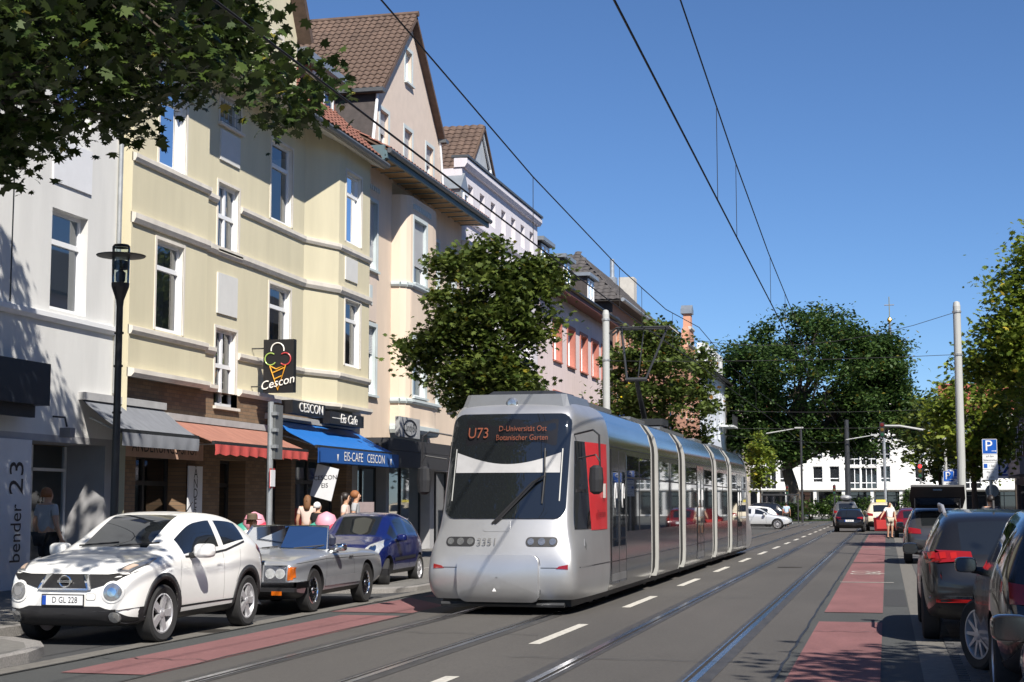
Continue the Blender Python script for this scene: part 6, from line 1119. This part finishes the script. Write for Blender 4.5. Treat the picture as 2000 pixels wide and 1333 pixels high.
pole('pale grey catenary pole between the tram and the pink house', -8.62, 48.3, 7.85); pole('pale grey catenary pole beside the right-hand parked cars', 2.2, 48.0, 7.75); pole('catenary pole on the left pavement before the white crossover', -11.9, 3.0, 8.2); pole('catenary pole on the right pavement before the black estate', 3.6, 4.0, 8.2)
MB_ = mat('mast_dark', (.03, .032, .036), .5); dm = thing('junction_mast', 'tall dark mast standing right of the big trunk', 'pole', (-3.5, 148, 0)); MB().tube([(0, 0, -.1), (0, 0, 9.5)], [.28, .2], 12).build('mast', MB_, dm)
for x, y, i in ((-.1, 142, 0), (5.5, 160, 1), (-15, 150, 2), (-12.5, 139, 3)):
    t = thing('junction_post', ['slim grey post at the junction before the office block', 'grey post before the white office columns', 'thin dark post by the beige block', 'thin post near the young tree'][i], 'post', (x, y, 0)); MB().tube([(0, 0, -.1), (0, 0, 7.5 if i < 2 else 4)], .13, 10).build('mast', STEEL if i < 2 else MB_, t)
WIRE = mat('wire', (.02, .02, .022), .6, vary=0)
def wire(label, pts, r=.012, name='overhead_wire', cat='wire', group='overhead wires', n=10):
    P = [Vector(p) for p in pts]; o = MB().tube(P, r, 5).build(name, WIRE); tag(o, label, cat, group); return o
def line(pts, X): return [(X, y, z) for y, z in pts]
mL = [(0, 8.3), (8, 7.95), (16.7, 7.55), (24.7, 7.11), (33.3, 6.86), (40.7, 6.84), (48.3, 7.2), (60, 6.85), (72, 6.8), (90, 7.1), (120, 6.8), (150, 7)]; cL = [(0, 6.1), (14.2, 6.05), (27.6, 5.97), (36.8, 5.94), (48.3, 6.0), (70, 5.95), (100, 5.95), (150, 5.9)]
mR = [(0, 9.4), (12, 8.9), (20.2, 8.45), (28, 7.9), (36, 7.5), (45.5, 7.25), (60, 6.85), (75, 6.8), (90, 7.0), (120, 6.8), (150, 7)]; cR = [(0, 6.8), (14.9, 6.72), (27.6, 6.52), (38, 6.36), (48, 6.2), (70, 6.0), (100, 5.95), (150, 5.9)]
wire('messenger wire above the tram track', line(mL, -5.63)); wire('contact wire above the tram track', line(cL, -5.63), .014); wire('messenger wire above the empty track', line(mR, -2.55)); wire('contact wire above the empty track', line(cR, -2.55), .014)
for X, m_, c_, lab in ((-5.63, mL, cL, 'dropper wire between the tram track messenger and contact wires'), (-2.55, mR, cR, 'dropper wire between the empty track messenger and contact wires')):
    for y in (24.7, 28 if X > -3 else 33.3, 36.5, 42, 54, 62, 70): tag(MB().tube([(X, y, lerp_tab(m_, y)), (X, y, lerp_tab(c_, y))], .006, 4).build('dropper_wire', WIRE), lab, 'wire', 'droppers ' + str(int(-X)))
P1, P2 = (-8.5, 48.3, 7.5), (2.1, 48, 7.4)
def sag(a, b_, d, n=9): a, b_ = Vector(a), Vector(b_); return [a.lerp(b_, k / n) + Vector((0, 0, -d * 4 * (k / n) * (1 - k / n))) for k in range(n + 1)]
wire('upper cross-span wire slung between the two pale poles', sag(P1, P2, .9), .009); wire('lower cross-span wire between the two pale poles', sag((-8.5, 48.3, 6.2), (2.1, 48, 6.13), .08), .009)
wire('cross-span wire before the junction, upper', sag((-15.2, 92, 7.6), (8.5, 92, 7.4), .5), .012); wire('cross-span wire before the junction, lower', sag((-15.2, 92, 6.2), (8.5, 92, 6.1), .1), .012); wire('span wire slung towards the dark mast', sag((-15.2, 110, 7.2), (-3.5, 148, 7.4), .4), .014); wire('span wire from the bank house to the dark mast', sag((8.6, 108, 7.0), (-3.5, 148, 6.4), .4), .014)
for i, (x, y, zz) in enumerate(((-9.5, 128, 7.4), (-3.6, 147.4, 7.6))):
    t = thing('lamp_arm', ['pale street lamp arm hanging left of the big tree', 'pale street lamp arm on the dark mast'][i], 'street lamp', (x, y, zz)); MB().tube([(0, 0, 0), (2.6, 0, .42)] if i else [(0, 0, 0), (2.8, 0, .45)], [.05, .04], 8).build('arm', POLE, t); MB().box(2.3, 3.0, -.12, .12, .36, .5).build('lamp_head', POLE, t)
    if i == 0: MB().tube([(2.8, 0, .4), (2.8, 0, -7.3)], .09, 8).build('post', MB_, t)
# traffic signal arm and red signal at the right-hand corner
def signal(t, x, z, red=False):
    b = MB().box(x - .14, x + .14, -.1, .12, z - .42, z + .42); o = b.build('signal_head', BLACKP, t)
    for k, m_ in ((0, mat('signal_red', (.7, .02, .02), .4, emit=(1, .02, .02, 4)) if red else mat('signal_red_off', (.12, .01, .01), .4)), (1, mat('signal_amber_off', (.12, .07, .01), .4)), (2, mat('signal_green_off', (.01, .07, .03), .4))): MB().lathe([(.1, 0), (.1, .02), (.02, .03)], lambda a, b_, c: (x + a, -.1 - c, z + .27 - k * .27 + b_), 14).build('lens', m_, o)
t = thing('signal_gantry', 'curved pale signal arm with dark signal head over the junction', 'traffic light', (3.2, 88, 0)); MB().tube([(0, 0, -.1), (0, 0, 5.2), (-.6, 0, 5.6), (-2.4, 0, 5.95), (-3.3, 0, 5.97)], [.1, .08, .07, .06, .05], 10).build('mast', POLE, t); signal(t, -3.35, 5.75)
t = thing('traffic_light', 'slim traffic light post showing red at the junction', 'traffic light', (1.95, 93, 0)); MB().tube([(0, 0, -.1), (0, 0, 4.2)], .06, 8).build('post', STEEL, t); signal(t, -.02, 3.55, True); MB().box(-.65, .65, -.09, -.06, 2.6, 2.8).build('name_plate', WHITEB, t); signal(t, .25, 1.9)
for i, (x, y) in enumerate(((-14.2, 133), (-9.0, 146), (-4.6, 143))): t = thing('traffic_light', ['dark traffic light left of the big trunk', 'dark traffic light by the shrubs', 'dark traffic light beside the dark mast'][i], 'traffic light', (x, y, 0)); MB().tube([(0, 0, -.1), (0, 0, 3.4)], .06, 8).build('post', MB_, t); signal(t, 0, 2.9)
# parking signs
SBL = mat('sign_blue_p', (.01, .09, .42), .4); SWH = mat('sign_white_p', (.72, .73, .74), .4)
def psign(label, x, y, zt, big=True, sc=1.):
    t = thing('parking_sign', label, 'sign', (x, y, 0)); w_ = .21 * sc; MB().tube([(0, .04, -.1), (0, .04, zt - .05)], .038, 8).build('post', STEEL, t)
    p = MB().box(-w_, w_, -.015, .0, zt - .44 * sc, zt).build('sign_plate', SBL, t); q = MB(); z0 = zt - .44 * sc
    for a in ((-w_, w_, z0, z0 + .012), (-w_, w_, zt - .012, zt), (-w_, -w_ + .012, z0, zt), (w_ - .012, w_, z0, zt)): q.box(a[0], a[1], -.019, -.0155, a[2], a[3])
    q.build('border', SWH, p); text('lettering', 'P', .44 * sc, basis((-.03, -.019, zt - .21 * sc), (1, 0, 0), (0, 0, 1)), WHITEL, p); MB().box(.05, .16, -.019, -.016, zt - .36 * sc, zt - .345 * sc).prism([(.16, -.025), (.19, 0), (.16, .025)], -.019, -.016, lambda a, b_, n: (a, n, zt - .352 * sc + b_)).build('arrow', WHITEL, p)
    z1 = z0 - .01
    for hgt, txs in ((.23, ('auf dem', 'Seitenstreifen')), (.2, ('1 Std.',)), (.3, ('Mo - Fr', '8 - 18 h'))):
        pl_ = MB().box(-w_, w_, -.015, 0, z1 - hgt * sc, z1).build('supplementary_plate', SWH, t)
        for k, tx in enumerate(txs): text('lettering', tx, .085 * sc, basis((.05 if tx == '1 Std.' else 0, -.018, z1 - hgt * sc * (k + .5 + (.0 if len(txs) > 1 else 0)) / len(txs)), (1, 0, 0), (0, 0, 1)), BLACKL, pl_, sx=.8)
        if txs[0] == '1 Std.': MB().box(-w_ + .03, -w_ + .13, -.018, -.0155, z1 - hgt * sc + .04, z1 - .04).build('parking_disc', SBL, pl_)
        z1 -= hgt * sc + .01
    return t
psign('parking sign with three white plates beside the tall right-hand pole', 2.98, 47.3, 3.55); psign('parking sign half hidden under the lower yellow-green tree', 2.5, 66, 3.0); psign('parking sign further along under the same tree', 2.9, 72, 3.2); 
t = thing('round_sign', 'small round sign seen from behind below the parking plates', 'sign', (3.15, 49.5, 0)); MB().tube([(0, 0, -.1), (0, 0, 2.2)], .03, 8).build('post', STEEL, t); MB().lathe([(.2, 0), (.2, .015), (0, .016)], lambda a, b_, c: (a, -.04 - c, 2.05 + b_), 20).build('disc', mat('sign_back', (.2, .21, .21), .5, .5), t)
# cafe: ice-cream figure bins, table, chairs, parked bicycle, bus shelter
def cone_figure(label, x, y):
    t = thing('ice_cream_figure', label, 'figure', (x, y, .12), 0, 'cafe figures'); MB().lathe([(.1, 0), (.18, .3), (.27, .75), (.3, .8), (.05, .82)], n=16).build('cone', mat('cone_tan', (.4, .25, .1), .7), t)
    for dx, dz, m_, nm in ((-.17, .92, mat('mint_green', (.05, .3, .22), .5), 'green_scoop'), (.2, .92, mat('berry_red', (.4, .03, .06), .5), 'red_scoop'), (.02, 1.12, mat('pink_scoop', (.75, .32, .4), .5), 'pink_scoop')): MB().lathe([(.02, -.24), (.17, -.18), (.25, 0), (.17, .18), (.02, .25)], lambda a, b_, c: (dx + a, b_, dz + c), 16).build('scoop', m_, t, smooth=True)
cone_figure('giant ice cream figure with pink scoop before the cafe door', -11.6, 31.0); cone_figure('giant ice cream figure with pink scoop behind the man in the hat', -12.9, 30.2)
def chair(label, x, y, rz):
    t = thing('cafe_chair', label, 'chair', (x, y, .12), rz, 'cafe chairs'); CH = mat('chair_frame', (.06, .06, .06), .5); MB().box(-.2, .2, -.2, .2, .43, .46).build('seat', CH, t); MB().box(-.2, .2, .18, .21, .6, .88).build('backrest', CH, t)
    for a in (-.18, .18):
        for b_ in (-.18, .19): MB().tube([(a, b_, 0), (a, b_, .44 if b_ < 0 else .86)], .012, 6).build('leg', CH, t)
chair('dark cafe chair under the seated man in the hat', -12.35, 28.9, R(-70)); chair('dark empty cafe chair beside the round table', -12.3, 27.75, R(200))
t = thing('cafe_table', 'small round cafe table beside the seated man', 'table', (-11.95, 28.35, .12)); MB().lathe([(.32, .72), (.33, .74), (.02, .745)], n=20).build('table_top', mat('table_grey', (.4, .4, .4), .5), t); MB().tube([(0, 0, .03), (0, 0, .72)], .03, 8).build('pedestal', DARKM, t); MB().lathe([(.22, 0), (.2, .03), (.03, .05)], n=16).build('base', DARKM, t)
t = thing('bicycle', 'parked dark bicycle leaning beside the blue car', 'bicycle', (-11.6, 35.2, .12), R(20))
for y in (-.52, .52): w_ = MB().tube([(0, y + .33 * cos(a * pi / 12), .34 + .33 * sin(a * pi / 12)) for a in range(25)], .018, 6).build('wheel', RUBBER, t); MB().tube([(-.01, y - .3, .34), (.01, y + .3, .34)], .004, 4).tube([(0, y, .04), (0, y, .64)], .004, 4).build('spoke', STEEL, w_)
MB().tube([(0, .52, .34), (0, .15, .34), (0, .28, .8), (0, -.38, .84), (0, .15, .34)], .016, 6).tube([(0, .52, .34), (0, .28, .8)], .012, 6).tube([(0, -.52, .34), (0, -.38, .84), (0, -.35, 1.02)], .014, 6).build('frame', DARKM, t); MB().tube([(-.28, -.3, 1.04), (0, -.36, 1.02), (.28, -.3, 1.04)], .012, 6).build('handlebar', DARKM, t); MB().box(-.07, .07, .16, .4, .92, .97).build('saddle', BLACKP, t)
t = thing('bus_shelter', 'dark flat-roofed waiting shelter behind the silver saloon', 'shelter', (-9.0, 136, 0)); MB().box(-1.6, 1.6, -.7, .7, 2.35, 2.5).build('roof', MB_, t); MB().face([(-1.5, .6, .3), (1.5, .6, .3), (1.5, .6, 2.3), (-1.5, .6, 2.3)]).build('back_pane', GLASS, t)
for sx in (-1.5, 1.5): MB().box(sx - .05, sx + .05, .5, .6, -.05, 2.35).build('post', MB_, t)
MB().box(-1.1, -.5, -.02, .02, .2, .8).build('board_face', mat('chalk_board', (.3, .24, .24), .7)); o = bpy.data.objects['board_face']; o.name = 'menu_board'; o.location = (-12.6, 38.6, .9); tag(o, 'small pinkish menu board standing at the shop window', 'sign')
# ------------------------------------------------------------------ people
def skin_obj(name, J, E, rad, m, parent, sub=2):
    ks = list(J); me = bpy.data.meshes.new(name); me.from_pydata([J[k] for k in ks], [(ks.index(a), ks.index(b_)) for a, b_ in E], []); o = link(name, me); md = o.modifiers.new('k', 'SKIN'); md.use_smooth_shade = True
    for i, k in enumerate(ks): sv = me.skin_vertices[0].data[i]; r = rad[k]; sv.radius = r if isinstance(r, tuple) else (r, r); sv.use_root = (i == 0)
    ss = o.modifiers.new('s', 'SUBSURF'); ss.levels = ss.render_levels = sub; m2 = evaluated(o); bpy.data.objects.remove(o); m2.name = name; m2.materials.clear(); m2.materials.append(m); return link(name, m2, parent)
def person(label, loc, rz, top, bottom, hair, shorts=False, sit=False, arm=None, step=.0, longhair=False, hat=None, sleeve='short', shoes=BLACKP, head_turn=0., sc=1.):
    t = thing('person', label, 'person', loc, rz); t.scale = (sc, sc, sc); dz = -.46 if sit else 0
    J = dict(pelvis=(0, 0, .94 + dz), spine=(0, .01, 1.14 + dz), chest=(0, .005, 1.34 + dz), neck=(0, 0, 1.48 + dz), jaw=(0, -.02, 1.56 + dz), head=(0, -.015, 1.64 + dz), crown=(0, .0, 1.71 + dz)); Rr = dict(pelvis=(.16, .115), spine=(.135, .1), chest=(.165, .115), neck=.056, jaw=(.066, .075), head=(.078, .096), crown=(.05, .065)); E = [('pelvis', 'spine'), ('spine', 'chest'), ('chest', 'neck'), ('neck', 'jaw'), ('jaw', 'head'), ('head', 'crown')]
    J['nose'] = (0, -.125, 1.615 + dz); Rr['nose'] = .016; E.append(('head', 'nose'))
    for s, sd in ((-1, 'l'), (1, 'r')):
        st = step * s; el, wr = (s * .25, .03, 1.13 + dz), (s * .26, -.08, .9 + dz)
        if arm and sd in arm: el, wr = arm[sd]
        J['sh' + sd] = (s * .18, .005, 1.42 + dz); J['el' + sd] = el; J['wr' + sd] = wr; d = (Vector(wr) - Vector(el)).normalized(); pm = Vector(wr) + d * .07; J['pa' + sd] = tuple(pm); Rr['sh' + sd] = .066; Rr['el' + sd] = .045; Rr['wr' + sd] = .03; Rr['pa' + sd] = (.04, .02); E += [('chest', 'sh' + sd), ('sh' + sd, 'el' + sd), ('el' + sd, 'wr' + sd), ('wr' + sd, 'pa' + sd)]
        sdv = d.cross(Vector((1, 0, 0))).normalized()
        for k, ln in enumerate((.075, .085, .08, .065)): a = pm + d * .04 + sdv * (.03 - .02 * k); e = a + d * ln * .6 + Vector((-s * .01, -.01, 0)); f_ = e + d * ln * .4 + Vector((-s * .02, -.012, 0)); J[f'f{k}a{sd}'] = tuple(a); J[f'f{k}b{sd}'] = tuple(e); J[f'f{k}c{sd}'] = tuple(f_); Rr[f'f{k}a{sd}'] = .011; Rr[f'f{k}b{sd}'] = .009; Rr[f'f{k}c{sd}'] = .007; E += [('pa' + sd, f'f{k}a{sd}'), (f'f{k}a{sd}', f'f{k}b{sd}'), (f'f{k}b{sd}', f'f{k}c{sd}')]
        a = pm - d * .02 + sdv * .045; J['th' + sd] = tuple(a + d * .03); J['ti' + sd] = tuple(a + d * .07 + sdv * .01); Rr['th' + sd] = .012; Rr['ti' + sd] = .009; E += [('pa' + sd, 'th' + sd), ('th' + sd, 'ti' + sd)]
        if sit: hp, kn, an, to = (s * .1, -.03, .47), (s * .13, -.43, .48), (s * .13, -.45, .1), (s * .13, -.6, .035)
        else: hp, kn, an, to = (s * .095, 0, .9), (s * .1, -.03 - st * .5, .49), (s * .1, .03 - st, .09), (s * .1, -.12 - st, .04)
        J['hp' + sd], J['kn' + sd], J['an' + sd], J['to' + sd] = hp, kn, an, to; Rr['hp' + sd] = .092; Rr['kn' + sd] = .058; Rr['an' + sd] = .04; Rr['to' + sd] = (.045, .03); E += [('pelvis', 'hp' + sd), ('hp' + sd, 'kn' + sd), ('kn' + sd, 'an' + sd), ('an' + sd, 'to' + sd)]
    skin_obj('body', J, E, Rr, SKIN, t)
    sub = lambda ks, k: ({a: J[a] for a in ks}, {a: (tuple(v * k for v in Rr[a]) if isinstance(Rr[a], tuple) else Rr[a] * k) for a in ks})
    cu = {sd: tuple(Vector(J['sh' + sd]).lerp(Vector(J['el' + sd]), .6)) for sd in 'lr'}; ks = ['pelvis', 'spine', 'chest', 'shl', 'shr']; j, r_ = sub(ks, 1.13); e_ = [('pelvis', 'spine'), ('spine', 'chest'), ('chest', 'shl'), ('chest', 'shr')]
    for sd in 'lr':
        j['cu' + sd] = cu[sd]; r_['cu' + sd] = .066; e_.append(('sh' + sd, 'cu' + sd))
        if sleeve == 'long': j['wr' + sd] = J['wr' + sd]; r_['wr' + sd] = .04; e_.append(('cu' + sd, 'wr' + sd))
    j['collar'] = tuple(Vector(J['chest']).lerp(Vector(J['neck']), .72)); r_['collar'] = .075; e_.append(('chest', 'collar')); skin_obj('shirt', j, e_, r_, top, t)
    j, r_ = sub(['pelvis', 'hpl', 'hpr'], 1.12); e_ = [('pelvis', 'hpl'), ('pelvis', 'hpr')]
    for sd in 'lr':
        k2 = tuple(Vector(J['hp' + sd]).lerp(Vector(J['kn' + sd]), .88)); j['k' + sd] = k2; r_['k' + sd] = .088 if shorts else .07; e_.append(('hp' + sd, 'k' + sd))
        if not shorts: j['a' + sd] = tuple(Vector(J['an' + sd]) + Vector((0, 0, .03))); r_['a' + sd] = .058; e_.append(('k' + sd, 'a' + sd))
    skin_obj('shorts' if shorts else 'trousers', j, e_, r_, bottom, t)
    for sd in 'lr': skin_obj('shoe', dict(a=tuple(Vector(J['an' + sd]) + Vector((0, .03, -.03))), b=J['to' + sd], c=tuple(Vector(J['to' + sd]) + Vector((0, -.04, 0)))), [('a', 'b'), ('b', 'c')], dict(a=.05, b=(.052, .04), c=.035), shoes, t, 1)
    hz = 1.665 + dz; b = MB()
    b.lathe([(.103, -.075), (.108, 0), (.09, .05), (.05, .085), (.005, .095)], lambda x, y, z: (x * .86, y * (1.02) + .022 - (.02 if z < 0 else 0) + (.03 if z < -.01 else 0), hz + z), 16)
    if longhair: b.lathe([(.07, -.3), (.1, -.2), (.1, 0), (.03, .05)], lambda x, y, z: (x * .9, y * .5 + .085, hz + z), 12)
    b.build('hair', hair, t, smooth=True)
    for s in (-1, 1): MB().lathe([(.004, -.012), (.012, 0), (.004, .012)], lambda x, y, z: (s * .032 + x, -.098 + y * .5, 1.645 + dz + z), 8).build('eye', BLACKL, t)
    MB().box(-.025, .025, -.112, -.1, 1.565 + dz, 1.573 + dz).build('mouth', mat('lips', (.4, .14, .12), .5), t)
    if hat: MB().lathe([(.19, 0), (.2, .012), (.11, .02), (.105, .1), (.08, .135), (.01, .13)], lambda x, y, z: (x, y, hz + .01 + z), 20).build('hat', hat, t)
    return t
GREYT = mat('grey_cotton', (.36, .37, .38), .9, vary=.08, vscale=12); BLKC = mat('black_cotton', (.02, .02, .022), .9, vary=.1); WHC = mat('white_cotton', (.7, .7, .69), .9, vary=.05); PINKC = mat('blush_cotton', (.65, .5, .44), .9, vary=.05); LBL = mat('light_blue_cotton', (.4, .52, .66), .9, vary=.05); BEIGE = mat('beige_cotton', (.45, .4, .32), .9, vary=.06)
HBR = mat('brown_hair', (.16, .075, .03), .7, vary=.2, vscale=40); HDK = mat('dark_hair', (.018, .013, .011), .5, vary=.2, vscale=40); HRD = mat('ginger_hair', (.26, .1, .035), .7, vary=.2, vscale=40)
person('person in grey tee and black shorts standing at the shop window', (-14.6, 24.9, .12), R(165), GREYT, BLKC, HRD, shorts=True, step=.06, sc=1.04); 
p = person('woman in cream top and sunglasses walking past the cafe', (-12.5, 34.75, .12), R(100), PINKC, BLKC, HDK, longhair=True, step=.18, sc=1.03); MB().box(-.07, .07, -.118, -.098, 1.635, 1.665).build('sunglasses', BLACKP, p)
person('man in light grey tee walking beside the woman in cream', (-12.55, 35.6, .12), R(102), GREYT, mat('navy_cotton', (.02, .03, .06), .9), HRD, step=-.2, sc=1.06); person('seated person in light shirt and dark brimmed hat at the cafe', (-12.35, 28.85, .12), R(75), WHC, BEIGE, HBR, sit=True, arm=dict(l=((-.25, -.05, .68), (-.16, -.3, .74)), r=((.25, -.05, .68), (.16, -.3, .74))), hat=mat('straw_brown', (.1, .075, .05), .9))
person('person in pale pink top queueing inside the cafe entrance', (-14.1, 36.4, .12), R(190), PINKC, BLKC, HBR, longhair=True); person('person in dark clothes and white cap by the cafe door', (-13.3, 35.0, .12), R(150), BLKC, BLKC, WHC, sc=.9)
person('person in white tee and shorts beside the open red car door', (.12, 76.2, 0), R(20), WHC, BEIGE, HDK, shorts=True, arm=dict(l=((-.36, -.05, 1.16), (-.5, -.18, 1.0))), sc=1.0); person('person in light blue shirt crossing behind the silver saloon', (-7.05, 113, 0), R(180), LBL, BLKC, HDK, step=.15)
person('person with short dark hair on the pavement behind the SUV', (2.5, 40.0, .05), R(200), mat('slate_cotton', (.06, .065, .075), .9), BLKC, HDK, sc=1.04); person('person in pink top waiting at the junction corner by the tram tail', (-10.6, 108, .1), R(100), mat('rose_cotton', (.6, .3, .25), .9), BLKC, HDK)
